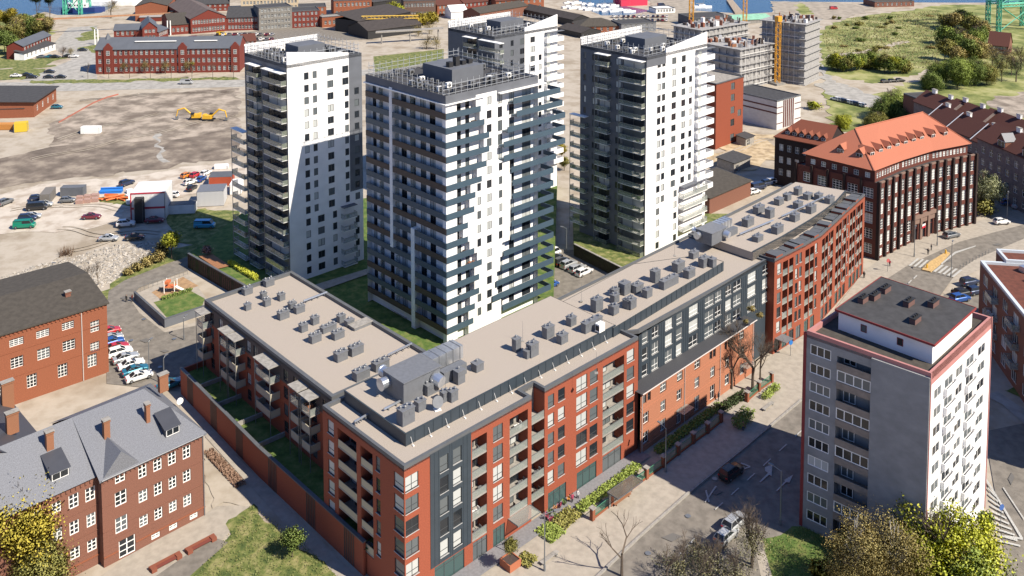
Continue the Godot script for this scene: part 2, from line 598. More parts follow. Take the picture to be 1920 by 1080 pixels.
func build_ground() -> void:
	var mb := MB.new()
	mb.flat(PackedVector2Array([Vector2(-2500, 300), Vector2(2500, 300), Vector2(2500, -4000), Vector2(-2500, -4000)]), 0.0)
	setting(mb, "ground", M.dirt)
	# far left: quay, road, lots
	sheet("water", [-500, -120, 260, -120, 232, 2, 190, 24, 150, 28, 108, 28, 84, 22, 55, 30, -10, 44, -300, 60], M.water)
	sheet("water", [1052, -60, 1150, -60, 1150, 2, 1176, 12, 1222, 20, 1180, 28, 1128, 29, 1092, 14], M.water)
	sheet("water", [1288, -120, 2800, -120, 2800, 3, 1790, 5, 1462, 3, 1444, 2, 1452, 14, 1448, 23, 1400, 26, 1304, 20, 1302, 5], M.water)
	sheet("grass_bank", [-60, 40, 55, 32, 100, 60, 60, 95, 20, 112, -60, 112], M.meadow)
	sheet("paved_lot", [38, 152, 135, 112, 95, 88, 128, 52, 182, 48, 182, 150], M.concrete_road)
	sheet("lawn", [-60, 113, 122, 108, 92, 127, -60, 130], M.grass)
	sheet("lawn", [-60, 132, 90, 128, 66, 148, -60, 150], M.grass)
	sheet("lawn", [145, 70, 180, 48, 182, 72, 150, 78], M.grass)
	sheet("lawn", [150, 88, 182, 84, 182, 99, 168, 99], M.grass)
	sheet("paved_yard", [318, 80, 360, 66, 490, 58, 560, 48, 700, 62, 700, 74, 455, 80], M.asphalt)
	sheet("concrete_road", [-120, 156, 450, 150, 840, 118, 840, 127, 450, 163, -120, 177], M.concrete_road)
	sheet("grass_verge", [55, 152, 450, 144.5, 450, 149, 60, 157], M.grass)
	sheet("sports_field", [700, 106, 832, 92, 832, 134, 705, 150], M.grass)
	sheet("bare_soil", [96, 232, 200, 182, 450, 166, 450, 245, 330, 262, 90, 275], M.soil)
	sheet("dark_soil", [-80, 318, 90, 275, 330, 262, 450, 240, 450, 292, 300, 316, -80, 362], mat("dark earth", L(.9, .88, .86), .98, ramp_tex("earth", .012, 7, [[.2, L(.115, .095, .08)], [.5, L(.18, .15, .125)], [.8, L(.30, .26, .215)]], .62, 512, 66), 70))
	sheet("sand_track", [296, 250, 304, 250, 308, 303, 300, 305], M.concrete_road)
	sheet("gravel_lot", [-60, 380, 60, 350, 452, 302, 452, 352, 330, 372, 250, 402, 190, 425, 60, 440, -60, 446], mat("pale gravel", L(.82, .81, .8), .98, ramp_tex("palegravel", .012, 6, [[.25, L(.42, .36, .30)], [.5, L(.54, .49, .43)], [.8, L(.60, .55, .49)]], .6, 512, 67), 45))
	sheet("weeds_patch", [190, 372, 240, 370, 246, 388, 200, 393], M.grass)
	sheet("rough_grass", [150, 560, 250, 512, 300, 470, 352, 462, 350, 486, 260, 520, 205, 548, 200, 572], M.grass)
	sheet("yard_grass", [300, 398, 452, 395, 455, 470, 352, 470, 340, 440], M.grass)
	sheet("side_street", [352, 482, 300, 500, 232, 527, 204, 546, 200, 575, 200, 720, 340, 735, 372, 690, 392, 640, 392, 606, 345, 616, 309, 624, 262, 588, 243, 560, 262, 540, 352, 508], M.asphalt)
	sheet("pavement_strip", [243, 560, 262, 588, 309, 624, 345, 616, 392, 606, 390, 600, 309, 618, 252, 553], M.paving)
	# bottom left: path, court, lawn
	sheet("garden_path", [380, 785, 434, 847, 672, 1085, 632, 1085, 540, 990, 462, 905, 385, 820], M.paving)
	sheet("school_court", [150, 1110, 242, 1042, 388, 962, 405, 950, 470, 948, 425, 1005, 352, 1085, 250, 1120], M.paving)
	sheet("bare_court", [386, 838, 462, 912, 470, 948, 405, 952, 388, 962], M.dirt)
	sheet("lawn", [352, 1085, 425, 1005, 418, 992, 470, 948, 478, 940, 556, 1010, 640, 1090, 660, 1120, 340, 1120], M.grass)
	sheet("bench_pad", [280, 1090, 398, 1008, 428, 1018, 352, 1085, 330, 1110], M.asphalt)
	# main street corridor
	sheet("pavement", [820, 1120, 915, 1040, 1195, 851, 1412, 699, 1450, 666, 1535, 610, 1565, 581, 1620, 509, 1650, 487, 1740, 438, 1830, 417, 1930, 385, 1990, 380, 1990, 470, 1840, 505, 1700, 570, 1640, 640, 1560, 800, 1540, 1000, 1520, 1140, 1000, 1140], M.paving)
	var road := sheet("roadway", [1085, 1120, 1202, 1009, 1287, 933, 1393, 847, 1505, 752, 1600, 650, 1645, 560, 1664, 523, 1701, 499, 1742, 480, 1799, 454, 1925, 420, 1990, 405, 1990, 430, 1925, 446, 1829, 487, 1795, 510, 1760, 560, 1700, 640, 1600, 800, 1530, 900, 1509, 985, 1450, 1060, 1430, 1140], M.asphalt)
	sheet("east_road", [1846, 810, 1990, 780, 1990, 1200, 1905, 1200, 1872, 960], M.asphalt)
	sheet("parking_strip", [1830, 520, 1760, 560, 1690, 650, 1800, 700, 1850, 560], M.asphalt)
	sheet("lawn", [1440, 1010, 1506, 984, 1560, 1005, 1720, 1075, 1700, 1160, 1440, 1160], M.lawn)
	sheet("lawn", [1846, 640, 1930, 760, 1990, 850, 1990, 700, 1860, 560], M.lawn)
	sheet("footpath", [1418, 1040, 1434, 1034, 1450, 1090, 1428, 1090], M.paving)
	sheet("footway", [1845, 742, 1880, 760, 1990, 860, 1990, 815, 1870, 735], M.concrete_road)
	# right top: meadow, tracks, quay
	sheet("meadow", [1530, 60, 1590, 34, 1700, 20, 1770, 9, 2100, 9, 2100, 330, 1760, 300, 1690, 260, 1560, 245, 1540, 150], M.meadow)
	sheet("dirt_road", [1538, 120, 1552, 138, 1640, 178, 1720, 212, 1700, 222, 1620, 202, 1538, 168], M.concrete_road)
	sheet("dirt_track", [1548, 140, 1640, 158, 1738, 132, 1746, 140, 1668, 170, 1620, 174], M.dirt)
	sheet("dirt_track", [1545, 104, 1620, 96, 1700, 76, 1704, 79, 1626, 101, 1546, 110], M.dirt)
	sheet("bare_plot", [1850, 190, 2000, 150, 2000, 230, 1880, 215], M.soil)
	sheet("sand_quay", [1444, 3, 1560, 4, 1640, 14, 1585, 36, 1500, 36, 1452, 24], mat("pale sand", L(.33, .29, .24), .95, texs["mottle"], 40))
	sheet("grass_patch", [1490, 8, 1508, 7, 1522, 26, 1500, 28], M.meadow)
	sheet("excavation", [1340, 262, 1450, 250, 1455, 300, 1342, 330], mat("yellow sand", L(.8, .78, .75), .98, ramp_tex("ysand", .015, 6, [[.25, L(.34, .27, .18)], [.5, L(.50, .40, .26)], [.8, L(.60, .51, .37)]], .6, 512, 68), 30))
	sheet("quay_apron", [1210, -20, 1290, -20, 1300, 24, 1460, 28, 1440, 34, 1250, 40, 1185, 30, 1225, 20], mat("pale sand", L(.33, .29, .24)))
	# worn tracks on the bare ground, repairs and covers on the streets
	for t in [[110, 262, 200, 236, 300, 214, 420, 196], [60, 300, 180, 275, 330, 240, 448, 215], [20, 395, 120, 384, 230, 392, 300, 380], [110, 430, 200, 440, 300, 436], [150, 190, 260, 178, 440, 172], [60, 520, 130, 470, 210, 450], [1350, 300, 1400, 270, 1450, 262]]:
		for e in [-.9, .9]:
			var mt := MB.new()
			layer += .0005
			for i in range(0, t.size() - 2, 2):
				var a := g(t[i], t[i + 1])
				var b := g(t[i + 2], t[i + 3])
				var n := 8
				for k in n:
					var p := a.lerp(b, float(k) / n)
					var q := a.lerp(b, float(k + 1) / n)
					var sd := (b - a).normalized().cross(Vector3.UP)
					var w0: float = e + sin(p.x * .35) * 1.1
					var w1: float = e + sin(q.x * .35) * 1.1
					p.y = layer
					q.y = layer
					mt.quad(p + sd * (w0 - .28), q + sd * (w1 - .28), q + sd * (w1 + .28), p + sd * (w0 + .28))
			setting(mt, "tyre_track", M.dirt if t[1] > 200 else M.soil)
	for q in [[225, 560, 14, 5], [262, 640, 22, 7], [300, 660, 18, 5], [1240, 1010, 40, 14], [1330, 925, 26, 9], [1690, 540, 22, 6], [1770, 490, 16, 4], [1860, 460, 20, 4], [1890, 900, 12, 20]]:
		sheet("asphalt_patch", [q[0], q[1], q[0] + q[2] * .55, q[1] - q[3] * .6, q[0] + q[2], q[1] - q[3] * .1, q[0] + q[2] * .5, q[1] + q[3] * .6], mat('fresh asphalt', L(.12, .115, .11), .9) if q[0] % 20 < 12 else M.concrete)
	for q in [[270, 600], [246, 640], [327, 637], [300, 690], [1215, 1040], [1290, 970], [1340, 900], [1700, 535], [1650, 560]]:
		var mc := MB.new()
		var c := g(q[0], q[1])
		c.y = layer + .004
		mc.tube(c, c + Vector3.UP * .012, .42, .42, 10)
		setting(mc, "manhole_cover", M.steel)
	build_terraces()

# raised gardens and retaining walls
func build_terraces() -> void:
	var brown := mat("brown clinker", L(.055, .036, .032), .8, noise_tex("brickgrain", 0.06, 4, .74, 1.12, .65, 512, 21), 5)
	# long red garden wall, in straight lengths with darker ribbed panels
	var pts := [g(338, 690, 4.7), g(484, 838, 4.7), g(553, 900, 4.7), g(681, 1016, 4.7)]
	for p in pts.size():
		pts[p].y = 0
	var gw := thing("garden_wall", "long dark red garden wall with a grey coping beside the footpath", "wall", pts[0])
	for i in 3:
		var W := wall_of(pts[i], pts[i + 1])
		var m := MB.new()
		m.box(at(W, 0, 0, -.35), W.r * W.w, Vector3.UP * 4.55, W.n * .35)
		part(m, "wall_length", M.red, gw)
		var c := MB.new()
		c.box(at(W, -.05, 4.55, -.45), W.r * (W.w + .1), Vector3.UP * .16, W.n * .55)
		part(c, "coping", M.cap, gw)
		var k := 3.0
		while k < W.w - 3:
			for j in 6:
				var s := MB.new()
				s.box(at(W, k + j * .42, .1, .001), W.r * .2, Vector3.UP * 4.4, W.n * .05)
				part(s, "rib", M.umber, gw)
			k += 9.5
	var en := MB.new()
	var We := wall_of(pts[0] + Vector3(4.5, 0, -4.3), pts[0])
	en.box(at(We, 0, 0, -.3), We.r * We.w, Vector3.UP * 4.55, We.n * .3)
	part(en, "wall_end", M.red, gw)
	# gardens behind it
	var gp := MB.new()
	gp.flat(poly2([pts[0], pts[1], pts[2], pts[3], pts[3] + Vector3(5, 0, -1), pts[2] + Vector3(10, 0, -7), pts[0] + Vector3(10, 0, -9.5)]), 3.6)
	setting(gp, "terrace_garden", M.lawn)
	var W1 := wall_of(pts[0], pts[1])
	for i in 4:
		var d := MB.new()
		d.box(at(W1, 6.5 + i * 7.2, 3.6, -9.0), W1.r * .25, Vector3.UP * .7, W1.n * 8.6)
		var o := setting(d, "garden_divider", M.slab, "thing")
		tag(o, "low pale divider between the shaded terrace gardens", "low wall", "dividers between the terrace gardens")
		var t := MB.new()
		t.box(at(W1, 2.2 + i * 7.2, 3.6, -9.4), W1.r * 3.4, Vector3.UP * .06, W1.n * 4.2)
		setting(t, "garden_terrace_paving", M.cap)
	# podium lawn between the towers, its brown wall to the side street
	var pa := g(352, 478, 3.0)
	var pb := g(471, 546, 3.0)
	var pw := thing("podium_wall", "dark brown wall of the raised courtyard garden beside the playground", "wall", Vector3(pa.x, 0, pa.z))
	var Wp := wall_of(pa, pb)
	var m2 := MB.new()
	m2.box(at(Wp, 0, 0, -.35), Wp.r * Wp.w, Vector3.UP * 3.3, Wp.n * .35)
	part(m2, "wall_length", brown, pw)
	var c2 := MB.new()
	c2.box(at(Wp, -.05, 3.3, -.42), Wp.r * (Wp.w + .1), Vector3.UP * .14, Wp.n * .5)
	part(c2, "coping", M.cap, pw)
	var pk := 0.0
	while pk < Wp.w - .3:
		var s := MB.new()
		s.box(at(Wp, pk, .05, .001), Wp.r * .16, Vector3.UP * 3.2, Wp.n * .04)
		part(s, "rib", mat("red brown rib", L(.11, .045, .04), .8), pw)
		pk += .8 if int(pk) % 5 < 3 else 1.9
	var back1 := g(455, 398, 3.0)
	var back2 := g(1045, 330, 3.0)
	var pod := MB.new()
	var podp := poly2([pa, pb, WG_guess(0), WG_guess(1), Vector3(7, 0, -154.5), Vector3(18.5, 0, -166), Vector3(8, 0, -179), back2, back1])
	pod.prism(podp, 0, 3.0)
	setting(pod, "courtyard_lawn", M.lawn)
	for q in [[[486, 545, 520, 530, 560, 560, 530, 566]], [[560, 545, 690, 505, 700, 512, 575, 556]], [[700, 560, 760, 600, 770, 596, 712, 556]]]:
		var p := MB.new()
		layer += .004
		p.flat(gpoly(q[0], 3.0), 3.0 + layer)
		setting(p, "courtyard_path", M.paving)
	var g2 := MB.new()
	layer += .004
	g2.flat(gpoly([372, 482, 398, 478, 432, 500, 408, 506], 3.0), 3.0 + layer)
	setting(g2, "timber_deck", mat("orange deck", L(.30, .14, .065), .8, texs["mottle"], 3))
	# playground platform
	var q0 := g(252, 549, 1.6)
	var q1 := g(309, 600, 1.6)
	var q2 := g(398, 570, 1.6)
	var q3 := g(352, 512, 1.6)
	var q4 := g(286, 535, 1.6)
	var pg := MB.new()
	pg.prism(poly2([q0, q1, q2, q3, q4]), 0, 1.3)
	setting(pg, "playground_platform", M.paving)
	var pwal := thing("playground_wall", "low dark grey wall round the raised playground", "wall", Vector3(q1.x, 0, q1.z))
	for e in [[q0, q1], [q1, q2]]:
		var W := wall_of(e[0], e[1])
		var m := MB.new()
		m.box(at(W, -.1, 0, -.25), W.r * (W.w + .2), Vector3.UP * 1.75, W.n * .35)
		part(m, "wall_length", M.graphite, pwal)
		var c := MB.new()
		c.box(at(W, -.12, 1.75, -.3), W.r * (W.w + .24), Vector3.UP * .1, W.n * .45)
		part(c, "coping", M.cap, pwal)
	var ps := MB.new()
	ps.flat(gpoly([284, 548, 343, 519, 372, 536, 302, 562], 1.3), 1.31)
	setting(ps, "play_sand", mat("play sand", L(.36, .23, .125), .95, texs["mottle"], 8))
	var pl := MB.new()
	pl.flat(gpoly([288, 567, 357, 545, 384, 560, 378, 578, 314, 597], 1.3), 1.315)
	setting(pl, "play_lawn", M.lawn)
	# planted terrace at the foot of the tower beside the car park
	var t0 := g(1076, 458, 3.0)
	var t1 := g(1172, 506, 3.0)
	var tw := thing("car_park_wall", "brown retaining wall of the planted terrace beside the courtyard car park", "wall", Vector3(t0.x, 0, t0.z))
	var Wt := wall_of(t0, t1)
	var tm := MB.new()
	tm.box(at(Wt, 0, 0, -.3), Wt.r * Wt.w, Vector3.UP * 3.0, Wt.n * .3)
	part(tm, "wall_length", brown, tw)
	var tc := MB.new()
	tc.box(at(Wt, 0, 3.0, -.4), Wt.r * Wt.w, Vector3.UP * .14, Wt.n * .5)
	part(tc, "coping", M.slab, tw)
	var tl := MB.new()
	tl.prism(poly2([t0, t1, Vector3(31, 0, -190), Vector3(44, 0, -205), Vector3(60, 0, -235), g(1074, 400, 3.0)]), 0, 2.95)
	setting(tl, "planted_terrace", M.grass)
	var cp := MB.new()
	layer += .004
	cp.flat(gpoly([1020, 590, 1030, 470, 1076, 470, 1172, 520, 1130, 560]), layer)
	setting(cp, "car_park", M.asphalt)

func WG_guess(i: int) -> Vector3:
	return g(546.7, 508, 15.8) if i == 0 else g(806, 662, 15.8)

# ---------------------------------------------------------------- the red corner block on the street
const BLOCK_H := 18.6
var F0: Vector3
var F4: Vector3
var BK: Vector3

func rows(u: float, w: float, h: float, v0: float, step: float, n: int) -> Array:
	var a = []
	for k in n:
		a.append(Rect2(u, v0 + step * k, w, h))
	return a

# loggia bay: open recess over several floors with slabs, glass rails and balcony doors
func loggia(parent: Node3D, W: Dictionary, u0: float, u1: float, v0: float, step: float, n: int, deep: float, rail: Material, back_m: Material, first_slab := true) -> void:
	for k in n:
		var y = v0 + step * k
		var s = MB.new()
		s.box(at(W, u0 + .002, y - 0.22, -deep + .01), W.r * (u1 - u0 - .004), Vector3.UP * 0.22, W.n * (deep - 0.06))
		var b = part(s, "balcony", M.slab, parent)
		var base = parent.position
		var gl = MB.new()
		gl.box(at(W, u0 + .02, y - .12, -.10) - base, W.r * (u1 - u0 - .04), Vector3.UP * 1.05, W.n * 0.03)
		var o = lpart(gl.mesh(), "railing_glass", rail, b)
		var rl = MB.new()
		rl.box(at(W, u0 + .02, y + .93, -.12) - base, W.r * (u1 - u0 - .04), Vector3.UP * .06, W.n * .07)
		var posts = maxi(2, int((u1 - u0) / 1.2))
		for i in posts + 1:
			rl.box(at(W, lerpf(u0 + .04, u1 - .09, float(i) / posts), y, -.14) - base, W.r * .05, Vector3.UP * .93, W.n * .03)
		lpart(rl.mesh(), "handrail", M.steel, b)
		# balcony door in the rear wall
		var dw = minf(2.2, (u1 - u0) * .6)
		var du = u0 + (u1 - u0 - dw) * (0.25 if k % 2 == 0 else 0.6)
		var W2 = W.duplicate()
		W2.o = W.o - W.n * (deep - 0.07)
		window(parent, W2, du, y + .05, dw, 2.1, win_style(M.frame, 2, 0.0, [M.g_dark, M.g_mid, M.g_pale]), 0.0, "balcony_door")
		if rng.randf() < .55:
			var f = MB.new()
			var c = at(W, lerpf(u0 + .5, u1 - .5, rng.randf()), y, -.7)
			f.cbox(c + Vector3.UP * .42, Vector3(.6, .04, .6), .7)
			for q in [-.22, .22]:
				f.cbox(c + W.r * q, Vector3(.05, .42, .4), .7)
			f.cbox(c + W.r * .62, Vector3(.42, .45, .45), .7)
			f.cbox(c + W.r * .8 + Vector3.UP * .45, Vector3(.06, .4, .45), .7)
			lpart(f.mesh(base), "balcony_furniture", [M.white_steel, M.umber, M.metal][rng.randi() % 3], b)

func build_front_block() -> void:
	F0 = g(757.6, 874.4, BLOCK_H)
	F4 = g(1197, 631, BLOCK_H)
	F0.y = 0; F4.y = 0
	var W = wall_of(F0, F4)
	var into: Vector3 = -W.n
	var Lc = F0 + into * 18.2           # far corner on the garden side
	BK = F4 + into * 18.2
	var B = thing("corner_apartment_block", "long red six-storey apartment block with a dark clad strip beside its corner windows", "apartment building", F0)
	var holes = []
	var wins = []      # [rect, style]
	var stA = win_style(M.frame, 2, .36, [M.g_dark, M.g_mid, M.g_pale, M.g_pale], M.sill)
	var stB = win_style(M.frame, 1, .36, [M.g_dark, M.g_mid, M.g_pale, M.g_pale], M.sill)
	var st3 = win_style(M.frame, 3, .36, [M.g_dark, M.g_mid, M.g_pale], M.sill)
	for r in rows(0.16, 2.05, 1.95, 3.75, 2.83, 5):
		wins.append([r, stA])
	for r in rows(14.85, 1.8, 2.05, 3.72, 2.83, 5):
		wins.append([r, stA])
	for r in rows(25.42, 1.28, 1.85, 4.0, 2.83, 5):
		wins.append([r, stB])
	for r in rows(27.52, 1.42, 1.8, 4.1, 2.83, 5):
		wins.append([r, stB])
	for r in rows(31.42, 2.36, 2.1, 3.9, 2.83, 5):
		wins.append([r, stA])
	for r in rows(34.39, 1.75, 1.95, 3.95, 2.83, 5):
		wins.append([r, stB])
	for r in rows(43.0, 1.8, 1.9, 3.95, 2.83, 5):
		wins.append([r, stB])
	var shop = win_style(M.frame, 3, .78, [M.g_mid, M.g_green])
	for r in [Rect2(4.7, .15, 5.0, 2.75), Rect2(11.2, .12, 2.55, 2.65), Rect2(14.83, .12, 2.2, 2.65), Rect2(25.5, .12, 3.8, 2.6), Rect2(31.6, .12, 4.4, 2.75), Rect2(37.4, .12, 4.4, 2.6)]:
		wins.append([r, shop])
	for w in wins:
		holes.append(w[0])
	# loggias
	var bays = [[11.1, 13.74, 3.15, 5], [17.93, 21.43, 3.15, 5], [37.35, 42.35, 3.1, 5]]
	for b in bays:
		holes.append(Rect2(b[0], b[2] - .25, b[1] - b[0], 2.83 * 5 - .05))
	var deep_holes = holes.slice(wins.size())
	holes.append(Rect2(4.12, 3.12, 6.7, 14.9))
	var mb = MB.new()
	# clad strip stands slightly proud of the red wall
	wall_mesh(mb, W, 0, 22.15, 0, 18.1, holes.filter(func(r): return r.position.x < 22), .18)
	wall_mesh(mb, W, 24.75, W.w, 0, 18.1, holes.filter(func(r): return r.position.x > 24), .18)
	# open bay cut through the roof edge
	var deep = 1.9
	for h in deep_holes:
		var a: float = h.position.x
		var b2: float = h.end.x
		mb.quad(at(W, a, h.position.y, -.17), at(W, a, h.end.y, -.17), at(W, a, h.end.y, -deep), at(W, a, h.position.y, -deep))
		mb.quad(at(W, b2, h.end.y, -.17), at(W, b2, h.position.y, -.17), at(W, b2, h.position.y, -deep), at(W, b2, h.end.y, -deep))
		mb.quad(at(W, a, h.end.y, -.17), at(W, b2, h.end.y, -.17), at(W, b2, h.end.y, -deep), at(W, a, h.end.y, -deep))
		mb.quad(at(W, b2, h.position.y, -.17), at(W, a, h.position.y, -.17), at(W, a, h.position.y, -deep), at(W, b2, h.position.y, -deep))
	mb.quad(at(W, 22.15, 0), at(W, 22.15, 18.1), at(W, 22.15, 18.1, -2.2), at(W, 22.15, 0, -2.2))
	mb.quad(at(W, 24.75, 18.1), at(W, 24.75, 0), at(W, 24.75, 0, -2.2), at(W, 24.75, 18.1, -2.2))
	# garden side, garden corner, back and end
	var W2 = wall_of(Lc, F0)
	var gh = []
	var gw = []
	for r in rows(1.2, 1.5, 1.9, 4.0, 2.83, 5):
		gh.append(r); gw.append([r, stB])
	for r in rows(16.1, 1.95, 1.95, 3.75, 2.83, 5):
		gh.append(r); gw.append([r, stB])
	for r in rows(12.3, .9, 1.9, 4.0, 2.83, 5):
		gh.append(r); gw.append([r, stB])
	var gbays = [[3.6, 8.0], [8.9, 11.6]]
	for b in gbays:
		gh.append(Rect2(b[0], 2.9, b[1] - b[0], 2.83 * 5 - .05))
	wall_mesh(mb, W2, 0, W2.w, 0, 18.1, gh, .18)
	for b in gbays:
		for uu in b:
			mb.quad(at(W2, uu, 2.9, -.17), at(W2, uu, 17, -.17), at(W2, uu, 17, -deep), at(W2, uu, 2.9, -deep))
		mb.quad(at(W2, b[0], 17, -.17), at(W2, b[1], 17, -.17), at(W2, b[1], 17, -deep), at(W2, b[0], 17, -deep))
	var We = wall_of(F4, BK)
	wall_mesh(mb, We, 0, We.w, 0, 18.1, [])
	var Wb = wall_of(BK, Lc)
	wall_mesh(mb, Wb, 0, Wb.w, 0, 18.1, [])
	part(mb, "wall", M.red, B)
	# rear walls of the loggias
	var bk = MB.new()
	for h in deep_holes:
		bk.quad(at(W, h.position.x, h.position.y, -deep), at(W, h.end.x, h.position.y, -deep), at(W, h.end.x, h.end.y, -deep), at(W, h.position.x, h.end.y, -deep))
	bk.quad(at(W, 22.15, 0, -2.2), at(W, 24.75, 0, -2.2), at(W, 24.75, 18.1, -2.2), at(W, 22.15, 18.1, -2.2))
	for b in gbays:
		bk.quad(at(W2, b[0], 2.9, -deep), at(W2, b[1], 2.9, -deep), at(W2, b[1], 17, -deep), at(W2, b[0], 17, -deep))
	part(bk, "loggia_wall", M.slab, B)
	for w in wins:
		var r: Rect2 = w[0]
		var n = "shop_window" if r.position.y < 1 else "window"
		window(B, W, r.position.x, r.position.y, r.size.x, r.size.y, w[1], .16, n)
	for w in gw:
		var r: Rect2 = w[0]
		window(B, W2, r.position.x, r.position.y, r.size.x, r.size.y, w[1], .16)
	# dark cladding panels with upright seams
	var cl = []
	for r in rows(5.6, 1.42, 2.1, 3.75, 2.83, 5):
		cl.append(r)
	for r in rows(7.8, 1.46, 2.05, 3.85, 2.83, 5):
		cl.append(r)
	var cm = MB.new()
	var Wc = W.duplicate()
	Wc.o = W.o + W.n * .06
	wall_mesh(cm, Wc, 4.05, 10.9, 3.05, 18.25, cl, .2)
	for s in [4.05, 10.9]:
		cm.quad(at(W, s, 3.05), at(W, s, 3.05, .06), at(W, s, 18.25, .06), at(W, s, 18.25))
	cm.quad(at(W, 4.05, 3.05), at(W, 10.9, 3.05), at(W, 10.9, 3.05, .06), at(W, 4.05, 3.05, .06))
	for s in [4.7, 5.4, 7.25, 7.6, 9.5, 10.2]:
		cm.box(at(W, s, 3.06, .061), W.r * .05, Vector3.UP * 15.15, W.n * .03)
	part(cm, "cladding", M.grey_panel, B)
	for r in cl:
		window(B, Wc, r.position.x, r.position.y, r.size.x, r.size.y, stB, .18)
	for b in bays:
		loggia(B, W, b[0], b[1], b[2], 2.83, b[3], deep, M.rail, M.slab)
	loggia(B, W, 22.17, 24.73, 3.15, 2.83, 5, 2.2, M.rail, M.slab)
	for b in gbays:
		loggia(B, W2, b[0], b[1], 3.15, 2.83, 5, deep, mat("sand balcony panel", L(.42, .38, .27), .8), M.slab)
	# roofs
	var s1 = at(W, 22.15, 0)
	var foot = poly2([F0, s1, at(W, 22.15, 0, -2.2), at(W, 24.75, 0, -2.2), at(W, 24.75, 0), F4, BK, Lc])
	flat_roof(B, foot, 18.1, .5, .45, M.gravel, M.cap)
	# raised middle of the roof with seamed sheet sides
	var ra = at(W, 1.9 + .6, 0, -3.4)
	var U = [at(W, 3.0, 0, -3.6), at(W, W.w - 1.6, 0, -3.3), at(W, W.w - 1.6, 0, -17.4), at(W, 3.0, 0, -17.4)]
	var rr = MB.new()
	rr.flat(poly2(U), 19.75)
	part(rr, "raised_roof", M.gravel, B)
	var rs = MB.new()
	rs.sides(poly2(U), 18.1, 19.8)
	var Wr = wall_of(U[0], U[1])
	var k = 0.0
	while k < Wr.w:
		rs.box(at(Wr, k, 18.1), Wr.r * .06, Vector3.UP * 1.75, Wr.n * .05)
		k += 1.5
	rs.box(at(Wr, 0, 19.75, -.12), Wr.r * Wr.w, Vector3.UP * .1, Wr.n * .2)
	var Wl = wall_of(U[3], U[0])
	rs.box(at(Wl, 0, 19.75, -.12), Wl.r * Wl.w, Vector3.UP * .1, Wl.n * .2)
	part(rs, "roof_upstand", M.grey_panel, B)
	var ft = MB.new()
	k = .8
	while k < Wr.w:
		ft.tube(at(Wr, k, 18.12, .55), at(Wr, k, 19.1, .02), .03, .03, 4)
		ft.box(at(Wr, k - .1, 18.1, .45), Wr.r * .2, Vector3.UP * .12, Wr.n * .25)
		k += 2.9
	part(ft, "upstand_brace", M.white_steel, B)
	# entrance canopy
	var c = MB.new()
	c.box(at(W, 17.6, 2.9, .02), W.r * 4.2, Vector3.UP * .06, W.n * 2.0)
	part(c, "entrance_canopy", M.rail, B)
	var cr = MB.new()
	cr.box(at(W, 17.55, 2.82, .02), W.r * .08, Vector3.UP * .16, W.n * 2.05)
	cr.box(at(W, 21.75, 2.82, .02), W.r * .08, Vector3.UP * .16, W.n * 2.05)
	cr.box(at(W, 17.5, 2.80, 2.03), W.r * 4.4, Vector3.UP * .14, W.n * .06)
	part(cr, "canopy_frame", M.steel, B)

# ---------------------------------------------------------------- the lower garden wing
var WG: Array

# projecting balcony: slab, front panel, side panels
func balcony(parent: Node3D, W: Dictionary, u0: float, u1: float, v: float, out: float, panel: Material, solid := false, tall := 1.0, slab: Material = null, back := 0.0, thick := .2) -> MeshInstance3D:
	var base = parent.position
	var s = MB.new()
	s.box(at(W, u0, v - thick, -back), W.r * (u1 - u0), Vector3.UP * thick, W.n * (out + back))
	var b = part(s, "balcony", slab if slab else M.slab, parent)
	var p = MB.new()
	var t = .12 if solid else .03
	p.box(at(W, u0, v + .002, out - t) - base, W.r * (u1 - u0), Vector3.UP * tall, W.n * t)
	p.box(at(W, u0, v + .002, -back) - base, W.r * t, Vector3.UP * tall, W.n * (out - t + back))
	p.box(at(W, u1 - t, v + .002, -back) - base, W.r * t, Vector3.UP * tall, W.n * (out - t + back))
	lpart(p.mesh(), "railing_panel", panel, b)
	if not solid:
		var r = MB.new()
		r.box(at(W, u0 - .01, v + tall, out - .06) - base, W.r * (u1 - u0 + .02), Vector3.UP * .05, W.n * .07)
		for uu in [u0 - .01, u1 - .04]:
			r.box(at(W, uu, v + tall, -back) - base, W.r * .05, Vector3.UP * .05, W.n * (out + back - .06))
			r.box(at(W, uu, v, out - .05) - base, W.r * .05, Vector3.UP * tall, W.n * .055)
		lpart(r.mesh(), "handrail", M.steel, b)
	if rng.randf() < .5 and u1 - u0 > 1.8:
		var f = MB.new()
		for i in 1 + rng.randi() % 3:
			f.cbox(at(W, rng.randf_range(u0 + .4, u1 - .4), v + .002, rng.randf_range(.3, out - .35)) - base, Vector3(rng.randf_range(.25, .7), rng.randf_range(.35, .95), rng.randf_range(.25, .5)), .77)
		lpart(f.mesh(), "balcony_furniture", [M.umber, M.white_steel, M.chimney, mat("plant pot green", L(.07, .11, .03), .9)][rng.randi() % 4], b)
	return b

